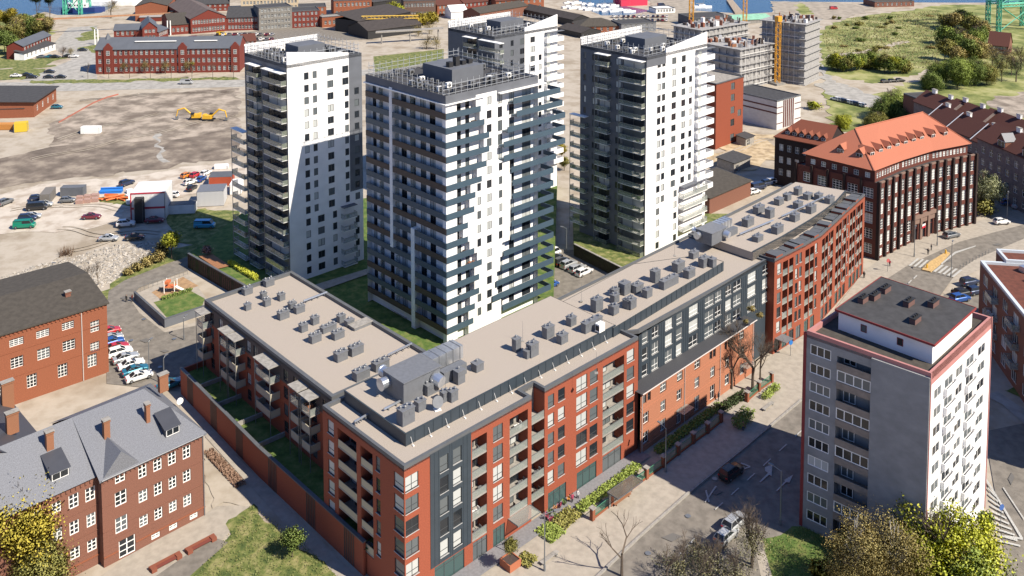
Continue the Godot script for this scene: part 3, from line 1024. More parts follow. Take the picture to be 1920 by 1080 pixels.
func build_wing() -> void:
	var y = 15.8
	var w1 = g(383, 562, y)
	var w0 = g(622, 745, y)
	var w2 = g(546.7, 508, y)
	var w3 = g(806, 662, y)
	for p in [w0, w1, w2, w3]:
		p.y = 0
	w0.y = 0; w1.y = 0; w2.y = 0; w3.y = 0
	w0 = w1 + (w0 - w1) * 1.0
	WG = [w1, w0, w3, w2]
	var B = thing("garden_wing", "lower brown and red garden wing with a pale gravel roof and small balcony canopies", "apartment building", w1)
	var W = wall_of(w1, w0)
	var holes = []
	var st = win_style(M.frame, 2, .36, [M.g_dark, M.g_dark, M.g_mid, M.g_pale])
	var cols = [2.2, 5.6, 15.6, 18.0, 27.6, 30.6, 36.0, 39.0]
	for u in cols:
		if u + 1.4 < W.w:
			for k in 4:
				holes.append(Rect2(u, 4.4 + 2.75 * k, 1.35, 1.85))
	var red = MB.new()
	var lower = holes.filter(func(r): return r.position.y < 12)
	wall_mesh(red, W, 0, W.w, 0, 12.3, lower, .18)
	part(red, "wall", M.red, B)
	var up = MB.new()
	wall_mesh(up, W, 0, W.w, 12.3, 15.35, holes.filter(func(r): return r.position.y > 12), .18)
	wall_mesh(up, wall_of(w2, w1), 0, w2.distance_to(w1), 0, 15.35, [])
	wall_mesh(up, wall_of(w3, w2), 0, w3.distance_to(w2), 0, 15.35, [])
	part(up, "upper_wall", mat("brown panel", L(.085, .068, .062), .7, texs["soft"], 8), B)
	for r in holes:
		window(B, W, r.position.x, r.position.y, r.size.x, r.size.y, st, .16)
	var cream = mat("cream balcony panel", L(.36, .33, .26), .8)
	# balcony stacks with a little roof over each
	for s in [[.3, 3.0], [9.2, 12.0], [12.3, 15.2], [21.6, 26.6], [32.4, 35.2], [35.6, 38.4]]:
		if s[1] > W.w:
			continue
		var top = at(W, s[0], 14.55, .02)
		var c = MB.new()
		c.box(top, W.r * (s[1] - s[0]), Vector3.UP * .14, W.n * 2.0)
		part(c, "balcony_canopy", M.slab, B)
		var pst = MB.new()
		for q in [0.05, s[1] - s[0] - .13]:
			pst.box(at(W, s[0] + q, 3.7, 1.72), W.r * .08, Vector3.UP * 10.85, W.n * .08)
		part(pst, "canopy_post", M.steel, B)
		for k in 3:
			balcony(B, W, s[0] + .15, s[1] - .15, 6.6 + 2.75 * k, 1.65, cream if k != 2 else M.rail, k != 2)
	flat_roof(B, poly2([w1, w0, w3, w2]), 15.3, .55, .6, M.gravel, M.cap)

# ---------------------------------------------------------------- grey clad block over the old brick house
var G0: Vector3
var G1: Vector3
var GB: Vector3

func build_grey_block() -> void:
	G0 = g(1198, 629, 17.35)
	G1 = g(1437, 483, BLOCK_H)
	G0.y = 0; G1.y = 0
	GB = g(1290, 437, BLOCK_H); GB.y = 0
	var B = thing("grey_clad_block", "dark grey clad upper block rising behind the old brick house", "apartment building", G0)
	var W = wall_of(G0, G1)
	var holes = []
	var sts = []
	var s2 = win_style(M.wframe, 2, .4, [M.g_dark, M.g_mid, M.g_pale], M.sill)
	var s1 = win_style(M.wframe, 1, .4, [M.g_dark, M.g_mid, M.g_pale], M.sill)
	var cs = [[.87, 1.45], [3.4, 1.8], [7.0, 1.95], [10.1, 1.6], [13.7, 2.65], [18.4, 2.7], [21.5, 2.0], [24.8, 1.9], [27.3, 2.6], [32.1, 2.8], [37.2, 2.5]]
	for c in cs:
		for k in 3:
			holes.append(Rect2(c[0], 10.05 + 2.72 * k, c[1], 1.9))
			sts.append(s2 if c[1] > 1.75 else s1)
	var mb = MB.new()
	wall_mesh(mb, W, 0, W.w, 0, 17.3, holes, .22)
	# the wall head climbs slightly along the street
	mb.quad(at(W, 0, 17.3), at(W, W.w, 17.3), at(W, W.w, 18.3), at(W, 0, 17.35))
	var k2 = 0.35
	while k2 < W.w:
		var clear = true
		for c in cs:
			if k2 > c[0] - .1 and k2 < c[0] + c[1] + .1:
				clear = false
		if clear:
			mb.box(at(W, k2, 9.0, .001), W.r * .05, Vector3.UP * 8.3, W.n * .035)
		k2 += .62
	wall_mesh(mb, wall_of(GB, BK), 0, GB.distance_to(BK), 0, 18.1, [])
	wall_mesh(mb, wall_of(G1, GB), 0, G1.distance_to(GB), 0, 18.1, [])
	part(mb, "cladding", M.grey_panel, B)
	for i in holes.size():
		var r: Rect2 = holes[i]
		window(B, W, r.position.x, r.position.y, r.size.x, r.size.y, sts[i], .19)
	var bk = BK
	flat_roof(B, poly2([G0, G1, GB, bk, F4 - STREET_N * 3]), 17.9, .35, .4, M.gravel, M.cap)
	# raised middle, its sheet side facing the street
	var Wr = wall_of(g(1150, 612, 19.9), g(1357, 488, 19.9))
	var U = [at(Wr, 0, 0), at(Wr, Wr.w, 0), at(Wr, Wr.w, 0, -4.5), at(Wr, Wr.w - 12, 0, -11.5), at(Wr, 0, 0, -11.5)]
	var rr = MB.new()
	rr.flat(poly2(U), 19.6)
	part(rr, "raised_roof", M.gravel, B)
	var rs = MB.new()
	rs.sides(poly2(U), 17.9, 19.68)
	var k = 0.0
	while k < Wr.w:
		rs.box(at(Wr, k, 17.95), Wr.r * .06, Vector3.UP * 1.7, Wr.n * .05)
		k += 1.5
	part(rs, "roof_upstand", M.grey_panel, B)
	# old brick house in front
	var a = Vector3(20.04, 0, -140.63)
	var b = Vector3(43.9, 0, -164.6)
	var H = thing("old_brick_house", "old orange brick house with arched windows and a slate lean-to roof under the grey block", "house", a)
	var Wh = wall_of(a, b)
	var pale_brick = mat('pale orange brick', L(.50, .205, .118), .9, texs['brick'], 6)
	var hh = []
	var hs = win_style(M.wframe, 2, .55, [M.g_dark, M.g_dark, M.g_mid], M.sill)
	for c in [.75, 5.3, 9.75, 14.9, 19.65, 24.3, 29.2]:
		hh.append(Rect2(c, 4.5, 1.4, 1.85))
		var door: bool = c > 9 and c < 21
		hh.append(Rect2(c, .5 if door else 1.3, 1.45, 2.6 if door else 1.9))
	for c in [[.64, .88], [1.8, .85], [5.15, 1.7], [9.8, 1.55], [14.8, 1.7], [19.3, .85], [20.35, .88], [24.05, .75], [25.05, .8], [28.8, 1.6]]:
		hh.append(Rect2(c[0], 7.85, c[1], 1.45))
	var hm = MB.new()
	wall_mesh(hm, Wh, 0, Wh.w, 0, 9.9, hh, .3)
	wall_mesh(hm, wall_of(b, b - Wh.n * 2.4), 0, 2.4, 0, 9.9, [])
	# plinth, string courses and cogged eaves
	for z in [[3.75, .14, .07], [6.95, .14, .07], [7.55, .1, .06], [.9, .12, .1]]:
		var segs = 0.0
		var cut = []
		for r in hh:
			if r.position.y < z[0] + z[1] and r.end.y > z[0]:
				cut.append([r.position.x - .05, r.end.x + .05])
		cut.sort_custom(func(p, q): return p[0] < q[0])
		for c in cut:
			if c[0] > segs:
				hm.box(at(Wh, segs, z[0], .001), Wh.r * (c[0] - segs), Vector3.UP * z[1], Wh.n * z[2])
			segs = c[1]
		hm.box(at(Wh, segs, z[0], .001), Wh.r * (Wh.w - segs), Vector3.UP * z[1], Wh.n * z[2])
	for v in [1.5, 1.95, 2.4, 2.85, 3.3]:
		var x = 2.5
		while x < Wh.w - 3:
			var free = true
			for r in hh:
				if r.position.y < v and r.end.y > v and r.end.x > x - .1 and r.position.x < x + 2.3:
					free = false
			if free:
				hm.box(at(Wh, x, v, .001), Wh.r * 2.25, Vector3.UP * .07, Wh.n * .04)
			x += 2.25
	part(hm, "wall", pale_brick, H)
	for i in hh.size():
		var r: Rect2 = hh[i]
		window(H, Wh, r.position.x, r.position.y, r.size.x, r.size.y, hs if r.size.x > 1 else win_style(M.frame, 1, .5), .26, "door" if r.position.y < 1 else "window")
	var cog = 0
	var kk = .2
	while kk < Wh.w - .3:
		var cg = MB.new()
		cg.box(at(Wh, kk, 9.55, .001), Wh.r * .22, Vector3.UP * .35, Wh.n * .14)
		part(cg, "eaves_brick", pale_brick, H)
		kk += .52
	var rf = MB.new()
	rf.quad(at(Wh, -.1, 10.0, .45), at(Wh, Wh.w + .1, 10.0, .45), at(Wh, Wh.w + .1, 9.96, -2.1), at(Wh, -.1, 9.96, -2.6))
	rf.box(at(Wh, -.1, 9.9, .02), Wh.r * (Wh.w + .2), Vector3.UP * .1, Wh.n * .45)
	part(rf, "roof", mat("dark slate", L(.07, .072, .082), .6, texs["slate"], 6), H)
	var gt = MB.new()
	gt.tube(at(Wh, -.1, 10.03, .52), at(Wh, Wh.w + .1, 10.03, .52), .09, .09, 6)
	for u in [.35, 11.9, 22.6, 33.4]:
		gt.tube(at(Wh, u, .1, .1), at(Wh, u, 10.0, .1), .06, .06, 5)
	part(gt, "gutter", mat("pale gutter", L(.5, .46, .44), .5), H)
	for u in [10.0, 29.5]:
		var c = MB.new()
		c.box(at(Wh, u - .8, 3.3, .32), Wh.r * 3.0, Vector3.UP * .05, Wh.n * 1.5)
		part(c, "glass_canopy", M.rail, H)

# ---------------------------------------------------------------- the curved red block
func build_curved_block() -> void:
	var Q = [Vector3(49.2, 0, -170.9), Vector3(57.0, 0, -178.0), Vector3(62.0, 0, -183.1), Vector3(67.2, 0, -190.0), Vector3(72.8, 0, -197.5), Vector3(79.3, 0, -206.0)]
	var endp = g(1483, 342, BLOCK_H); endp.y = 0
	var B = thing("curved_apartment_block", "curved red apartment block with stacked loggias and stepped dark parapet caps", "apartment building", Q[0])
	var st = win_style(M.frame, 1, .36, [M.g_dark, M.g_mid, M.g_pale], M.sill)
	var shop = win_style(M.frame, 2, .75, [M.g_mid, M.g_dark, M.g_green])
	for i in 5:
		var W = wall_of(Q[i], Q[i + 1])
		var holes = []
		var bays = []
		var ws = []
		var u = .45
		var kind = 0
		if i == 0:
			bays = [[2.9, 4.7], [5.15, 6.6]]
			ws = [[1.0, 1.3], [7.35, .9], [8.75, .9]]
		else:
			while u < W.w - 1.6:
				if kind % 3 == 2 or u + 2.0 > W.w - .2:
					ws.append([u + .15, .95])
					u += 1.35
				else:
					bays.append([u, u + 1.65])
					u += 1.95
				kind += 1
		for b in bays:
			holes.append(Rect2(b[0], 3.0, b[1] - b[0], 2.83 * 5 - .1))
		for w in ws:
			for k in 5:
				holes.append(Rect2(w[0], 3.9 + 2.83 * k, w[1], 1.95))
		var x = .5
		while x < W.w - 2.0:
			holes.append(Rect2(x, .12, 1.7, 2.55))
			x += 2.5
		var mb = MB.new()
		wall_mesh(mb, W, 0, W.w, 0, 18.1, holes, .18)
		for b in bays:
			for uu in b:
				mb.quad(at(W, uu, 3.0, -.17), at(W, uu, 17.05, -.17), at(W, uu, 17.05, -1.7), at(W, uu, 3.0, -1.7))
			mb.quad(at(W, b[0], 17.05, -.17), at(W, b[1], 17.05, -.17), at(W, b[1], 17.05, -1.7), at(W, b[0], 17.05, -1.7))
			mb.quad(at(W, b[0], 3.0, -1.7), at(W, b[1], 3.0, -1.7), at(W, b[1], 17.05, -1.7), at(W, b[0], 17.05, -1.7))
		# piers rise above the roof edge
		for w in ws:
			mb.box(at(W, w[0] - .45, 18.1, -2.3), W.r * (w[1] + .9), Vector3.UP * .75, W.n * 2.299)
		part(mb, "wall", M.red, B)
		for w in ws:
			var c = MB.new()
			c.box(at(W, w[0] - .5, 18.85, -2.4), W.r * (w[1] + 1.0), Vector3.UP * .1, W.n * 2.45)
			part(c, "parapet_cap", M.cap, B)
			for k in 5:
				window(B, W, w[0], 3.9 + 2.83 * k, w[1], 1.95, st, .16)
		for b in bays:
			loggia(B, W, b[0], b[1], 3.15, 2.83, 5, 1.7, M.rail, M.slab)
			var c = MB.new()
			c.box(at(W, b[0] - .1, 18.08, -2.6), W.r * (b[1] - b[0] + .2), Vector3.UP * .34, W.n * 1.9)
			part(c, "loggia_cover", M.cap, B)
		x = .5
		while x < W.w - 2.0:
			window(B, W, x, .12, 1.7, 2.55, shop, .16, "shop_window")
			x += 2.5
	var back = MB.new()
	var We = wall_of(Q[5], endp)
	wall_mesh(back, We, 0, We.w, 0, 18.1, [])
	var Ws = wall_of(Q[0] - STREET_N * 2.6 , Q[0])
	wall_mesh(back, Ws, 0, Ws.w, 0, 18.6, [])
	wall_mesh(back, wall_of(endp, GB), 0, endp.distance_to(GB), 0, 18.1, [])
	part(back, "side_wall", M.red, B)
	flat_roof(B, poly2([Q[0], Q[1], Q[2], Q[3], Q[4], Q[5], endp, GB, G1 + STREET_R * .5]), 18.05, .45, .4, M.gravel, M.cap)
	# curved raised sheet wall on the roof
	var pts = [g(1412, 470, 19.9), g(1466, 442, 19.9), g(1520, 410, 19.9), g(1548, 391, 19.9), g(1570, 374, 19.9), g(1587, 355, 19.9)]
	var up = MB.new()
	for i in pts.size() - 1:
		var W = wall_of(pts[i], pts[i + 1])
		up.box(at(W, 0, 18.05, -.12), W.r * W.w, Vector3.UP * 1.75, W.n * .12)
	part(up, "roof_upstand", M.grey_panel, B)
	var U = [pts[0], pts[1], pts[2], pts[3], pts[4], pts[5], endp + STREET_R * -1.5 + STREET_N * 2.0, pts[0] - STREET_N * 11.0]
	var rr = MB.new()
	rr.flat(poly2(U), 19.55)
	rr.sides(poly2(U), 18.05, 19.55)
	part(rr, "raised_roof", M.gravel, B)
	var cn = MB.new()
	var W0 = wall_of(Q[0], Q[1])
	cn.box(at(W0, .6, 2.9, .02), W0.r * 2.6, Vector3.UP * .08, W0.n * 2.4)
	part(cn, "entrance_canopy", M.metal, B)

# ---------------------------------------------------------------- the towers
func roof_screen(B: Node3D, pts: Array, y: float, tall: float) -> void:
	for i in pts.size():
		var W = wall_of(pts[i], pts[(i + 1) % pts.size()], y)
		var n = maxi(2, int(W.w / 1.5))
		for k in n:
			var p = MB.new()
			p.box(at(W, W.w * k / n, 0, -.9), W.r * .07, Vector3.UP * tall, W.n * .07)
			part(p, "screen_post", mat("screen steel", L(.34, .36, .39), .5), B)
		for v in [.22, .5, .78]:
			var q = MB.new()
			q.box(at(W, 0, tall * v, -.83), W.r * W.w, Vector3.UP * .07, W.n * .05)
			part(q, "screen_rail", mat("screen steel", L(.34, .36, .39), .5), B)

func roof_units(B: Vector3, A: Vector3, D: Vector3, y: float, wa: float, wd: float, where: String, n: int, skip: Rect2) -> void:
	for i in n:
		var p = Vector2(rng.randf_range(1.6, wa - 2.2), rng.randf_range(1.6, wd - 2.2))
		if skip.grow(.8).has_point(p):
			continue
		var c = B + A * p.x + D * p.y
		c.y = y + .02
		var t = thing("rooftop_air_unit", "small air unit on steel feet on the " + where + "'s roof", "air unit", c, "air units on the " + where, atan2(-A.z, A.x))
		var key = "airunit"
		if not cache.has(key):
			var b = MB.new()
			b.cbox(Vector3(0, .35, 0), Vector3(1.1, .9, .6))
			var f = MB.new()
			for q in [-.4, .4]:
				f.cbox(Vector3(q, 0, 0), Vector3(.1, .35, .7))
			var d = MB.new()
			d.tube(Vector3(0, .8, .3), Vector3(0, .8, .34), .33, .33, 10)
			cache[key] = [b.mesh(), f.mesh(), d.mesh()]
		var m: Material = [M.metal, M.wframe, M.cap, M.metal][rng.randi() % 4]
		var sc = rng.randf_range(.6, 1.1)
		t.scale = Vector3(sc, sc, sc)
		lpart(cache[key][0], "casing", m, t)
		lpart(cache[key][1], "foot_frame", M.steel, t)
		lpart(cache[key][2], "fan", M.black, t)

func zx(zo: Array, x: float, y: float) -> Vector2:
	return Vector2(zo[0] + x * zo[2], zo[1] + y * zo[2])

func wz(W: Dictionary, zo: Array, x: float, y: float) -> Vector2:
	return wuv(W, zo[0] + x * zo[2], zo[1] + y * zo[2])

# slender tower with a dark face to the garden and a bright face to the street
func slender(spec: Dictionary) -> void:
	var C: Vector3 = spec.corner
	var y0: float = C.y
	var A = STREET_R
	var D = -STREET_N
	var hr: float = spec.roof          # roof parapet height, absolute
	var zo: Array = spec.zoom
	var lt: Vector2 = spec.left_top
	var pl = g(lt.x, lt.y, hr)
	var wd = (pl - C).dot(D)
	var WR = wall_of(C, C + A, y0)
	var ur = wuv(WR, spec.right_x, spec.right_y).x
	var wa = ur
	WR = wall_of(C, C + A * wa, y0)
	var WL = wall_of(C + D * wd, C, y0)
	var H = hr - y0
	var B = thing("apartment_tower", spec.label, "tower", C)
	var s: float = spec.storey
	var top: float = spec.vtop           # centre of the top window row, over the base
	# --- street face
	var holes = []
	var stn = win_style(M.frame, 1, .0, [M.g_dark, M.g_dark, M.g_mid, M.g_pale])
	var stw = win_style(M.frame, 2, .0, [M.g_dark, M.g_dark, M.g_mid, M.g_pale])
	stn.bar = .09
	stw.bar = .09
	for c in spec.columns:
		var a = wz(WR, zo, c[0], c[4]).x
		var b = wz(WR, zo, c[1], c[4]).x
		for k in range(c[2], c[3] + 1):
			var v = top - s * k
			holes.append(Rect2(a, v - .78, b - a, 1.56))
	var ug0: float = wz(WR, zo, spec.grey[0], spec.grey[2]).x if spec.grey[0] > -900 else 0.0
	var ug1: float = wz(WR, zo, spec.grey[1], spec.grey[2]).x if spec.grey[1] < 900 else wa
	var vg: float = wz(WR, zo, (spec.grey[0] + spec.grey[1]) / 2 if spec.grey[0] > -900 and spec.grey[1] < 900 else spec.grey[0], spec.grey[3]).y
	var white = MB.new()
	var grey = MB.new()
	var hg = holes.filter(func(r): return r.position.x > ug0 - .05 and r.end.x < ug1 + .05 and r.position.y > vg - .4)
	var hw = holes.filter(func(r): return not hg.has(r))
	if ug0 < .1:
		ug0 = 0.0
	if ug1 > wa - .1:
		ug1 = wa
	if ug0 > 0:
		wall_mesh(white, WR, 0, ug0, 0, H, hw.filter(func(r): return r.end.x < ug0 + .02), .16)
	if ug1 < wa:
		wall_mesh(white, WR, ug1, wa, 0, H, hw.filter(func(r): return r.position.x > ug1 - .02), .16)
	wall_mesh(white, WR, ug0, ug1, 0, vg, hw.filter(func(r): return r.position.x > ug0 - .02 and r.end.x < ug1 + .02), .16)
	wall_mesh(grey, WR, ug0, ug1, vg, H, hg, .16)
	# slanted white screen wall above the roof
	var sl: Array = spec.slant          # [u share 0, rise, u share 1, rise]
	var s0: float = sl[0]
	var s1: float = sl[2]
	if s0 < 0:
		s0 = ug1
		s1 = wa
	else:
		s1 = ug0
	var a0 = at(WR, s0, H)
	var a1 = at(WR, s1, H)
	var t: Vector3 = WR.n * -.3
	white.quad(a0, a1, a1 + Vector3.UP * sl[3], a0 + Vector3.UP * sl[1])
	white.quad(a1 + t, a0 + t, a0 + t + Vector3.UP * sl[1], a1 + t + Vector3.UP * sl[3])
	white.quad(a0 + Vector3.UP * sl[1], a1 + Vector3.UP * sl[3], a1 + t + Vector3.UP * sl[3], a0 + t + Vector3.UP * sl[1])
	white.quad(a1, a1 + t, a1 + t + Vector3.UP * sl[3], a1 + Vector3.UP * sl[3])
	white.quad(a0 + t, a0, a0 + Vector3.UP * sl[1], a0 + t + Vector3.UP * sl[1])
	# far faces
	var WF = wall_of(C + A * wa, C + A * wa + D * wd, y0)
	wall_mesh(white, WF, 0, WF.w, 0, H, [])
	var WB = wall_of(C + A * wa + D * wd, C + D * wd, y0)
	wall_mesh(white, WB, 0, WB.w, 0, H + 1.9, [])
	var WBi = wall_of(C + D * (wd - .3), C + A * wa + D * (wd - .3), y0)
	wall_mesh(white, WBi, 0, WBi.w * .6, H - 1.0, H + 1.8, [])
	part(white, "white_wall", M.white, B)
	part(grey, "grey_wall", M.graphite, B)
	for r in holes:
		window(B, WR, r.position.x, r.position.y, r.size.x, r.size.y, stw if r.size.x > 1.5 else stn, .13)
	# --- garden face
	var lh = []
	var lb = []
	for c in spec.balconies:
		var a = wz(WL, zo, c[0], c[2]).x
		var b = wz(WL, zo, c[1], c[2]).x
		lb.append([a, b, c[3], c[4]])
		for k in range(c[3], c[4] + 1):
			lh.append(Rect2(a + .25, top - s * k - 1.25, (b - a) - .5, 2.15))
	for c in spec.small:
		var a = wz(WL, zo, c[0], c[2]).x
		var b = wz(WL, zo, c[1], c[2]).x
		for k in range(c[3], c[4] + 1):
			lh.append(Rect2(a, top - s * k - .78, b - a, 1.56))
	lh = lh.filter(func(r): return r.position.x > .05 and r.end.x < wd - .05)
	var dark = MB.new()
	wall_mesh(dark, WL, 0, wd, 0, H, lh, .16)
	part(dark, "dark_wall", M.graphite, B)
	for r in lh:
		window(B, WL, r.position.x, r.position.y, r.size.x, r.size.y, stw if r.size.x > 1.5 else stn, .13, "balcony_door" if r.size.y > 2 else "window")
	for b in lb:
		for k in range(b[2], b[3] + 1):
			balcony(B, WL, b[0], b[1], top - s * k - 1.3, 1.35, spec.rail, false, 1.0, M.wframe, 0.0, .1)
		var c = MB.new()
		c.box(at(WL, b[0] - .1, top - s * b[2] + 1.25, .02), WL.r * (b[1] - b[0] + .2), Vector3.UP * .15, WL.n * 1.6)
		part(c, "balcony_canopy", M.wframe, B)
		var p = MB.new()
		p.box(at(WL, b[0] - .05, 0, 1.32), WL.r * .1, Vector3.UP * (top - s * b[2] + 1.2), WL.n * .1)
		part(p, "balcony_post", M.metal, B)
	# --- balconies on the street face
	for c in spec.bright:
		var a: float = wz(WR, zo, c[0], c[2]).x
		var b: float = wa + c[1]
		if c.size() > 6:
			b = wz(WR, zo, c[6], c[2]).x
		for k in range(c[3], c[4] + 1):
			balcony(B, WR, a, b, top - s * k - 1.35, c[5], M.white if c.size() < 7 else M.rail, c.size() < 7, 1.05, M.wframe, 3.0 if c.size() < 7 else 0.0)
			if c.size() < 7:
				var gp = MB.new()
				gp.box(at(WR, a + .02, top - s * k - .28, c[5] - .05) - C, WR.r * 1.1, Vector3.UP * (s - 1.3), WR.n * .03)
				lpart(gp.mesh(), "wind_screen", M.rail, B)
		var cc = MB.new()
		cc.box(at(WR, a - .05, top - s * c[3] + s - 1.45, -.0), WR.r * (b - a + .1), Vector3.UP * .14, WR.n * (c[5] + .1))
		part(cc, "balcony_canopy", M.graphite, B)
	# --- roof
	flat_roof(B, poly2([C, C + A * wa, C + A * wa + D * wd, C + D * wd]), hr - .5, .5, .3, M.bitumen, M.graphite)
	roof_screen(B, [C, C + A * wa, C + A * wa + D * wd, C + D * wd], hr - .5, 2.9)
	var pr = MB.new()
	var pc = C + A * wa * .35 + D * wd * .35
	pc.y = hr - .5
	pr.box(pc, A * wa * .36, Vector3.UP * 2.6, D * wd * -.0 + D * wd * .3)
	part(pr, "plant_room", M.graphite, B)
	roof_units(C, A, D, hr - .5, wa, wd, spec.short, 60, Rect2(wa * .33, wd * .33, wa * .4, wd * .34))

func build_towers() -> void:
	# tower whose street face is mostly white, a grey strip on its far edge
	var c1 = g(545, 534, 3.0)
	var z1 = [430.0, 40.0, 300.0 / 648.0]
	var W1 = wall_of(c1, c1 + STREET_R, 3.0)
	var t1 = wz(W1, z1, 311, 222).y
	var b1 = wz(W1, z1, 318, 1010).y
	slender({"corner": c1, "roof": height_at(c1, 122), "left_top": Vector2(450, 100), "right_x": 679.0, "right_y": 200.0, "zoom": z1,
		"label": "white tower with a dark garden face whose white wall slants highest over its near corner", "short": "shadow crossed white tower",
		"storey": (t1 - b1) / 16.0, "vtop": t1, "grey": [485.0, 999.0, 300.0, 692.0], "slant": [0.0, 2.7, 1.0, .5], "rail": M.rail_dark,
		"columns": [[302, 321, 0, 16, 222], [337, 354, 0, 11, 222], [396, 421, 0, 11, 220], [457, 482, 0, 1, 200], [467, 483, 2, 11, 300], [506, 525, 2, 11, 290], [360, 387, 12, 16, 850], [421, 438, 12, 16, 850], [512, 528, 13, 16, 850]],
		"balconies": [[92, 132, 300, 0, 16], [156, 232, 300, 0, 16], [36, 84, 700, 6, 16]], "small": [[66, 78, 250, 0, 5]],
		"bright": [[452, 0, 800, 12, 16, 1.3, 505]]})
	# tower with a grey upper panel beside its near corner
	var c3 = g(1208.8, 480, 3.0)
	var z3 = [1060.0, 40.0, 300.0 / 736.0]
	var W3 = wall_of(c3, c3 + STREET_R, 3.0)
	var t3 = wz(W3, z3, 432, 198).y
	var b3 = wz(W3, z3, 423, 1030).y
	slender({"corner": c3, "roof": height_at(c3, 107), "left_top": Vector2(1079, 86), "right_x": 1325.0, "right_y": 150.0, "zoom": z3,
		"label": "white tower with a grey upper panel and white far balconies near the construction site", "short": "white tower by the construction site",
		"storey": (t3 - b3) / 16.0, "vtop": t3, "grey": [-999.0, 462.0, 300.0, 545.0], "slant": [-1.0, .9, 1.0, 2.8], "rail": M.rail_dark,
		"columns": [[424, 440, 0, 12, 200], [446, 461, 0, 12, 200], [491, 511, 0, 11, 190], [536, 554, 0, 11, 180], [569, 583, 2, 11, 280], [416, 431, 13, 16, 900], [454, 473, 13, 16, 850], [497, 511, 12, 16, 850]],
		"balconies": [[262, 368, 300, 0, 16], [152, 210, 300, 0, 16], [38, 105, 700, 6, 15]], "small": [[84, 96, 200, 0, 5], [124, 148, 200, 0, 15], [232, 256, 200, 0, 15]],
		"bright": [[597, 1.9, 300, 0, 12, 1.0], [522, 0, 850, 12, 15, 1.3, 632]]})
	# tower behind, only its head and far side in view
	var c4 = g(927.5, 68.8, 48.0)
	c4.y = 3.0
	var z4 = [960.0, 0.0, .25]
	var W4 = wall_of(c4, c4 + STREET_R, 3.0)
	var t4 = wz(W4, z4, 80, 310).y
	slender({"corner": c4, "roof": 48.0, "left_top": Vector2(829, 53.7), "right_x": 1045.0, "right_y": 100.0, "zoom": z4,
		"label": "white tower standing behind the balcony tower so that mainly its upper storeys show", "short": "rearmost tower",
		"storey": 2.62, "vtop": t4, "grey": [-999.0, 95.0, 300.0, 900.0], "slant": [-1.0, .9, 1.0, 3.2], "rail": M.rail_dark,
		"columns": [[-95, -70, 0, 14, 330], [-10, 12, 0, 14, 320], [60, 94, 0, 14, 310], [138, 172, 0, 8, 300], [200, 222, 2, 14, 400]],
		"balconies": [[-340, -260, 300, 0, 8], [-220, -60, 320, 0, 8]], "small": [],
		"bright": [[245, 1.6, 300, 0, 13, 1.0]]})
	build_balcony_tower()

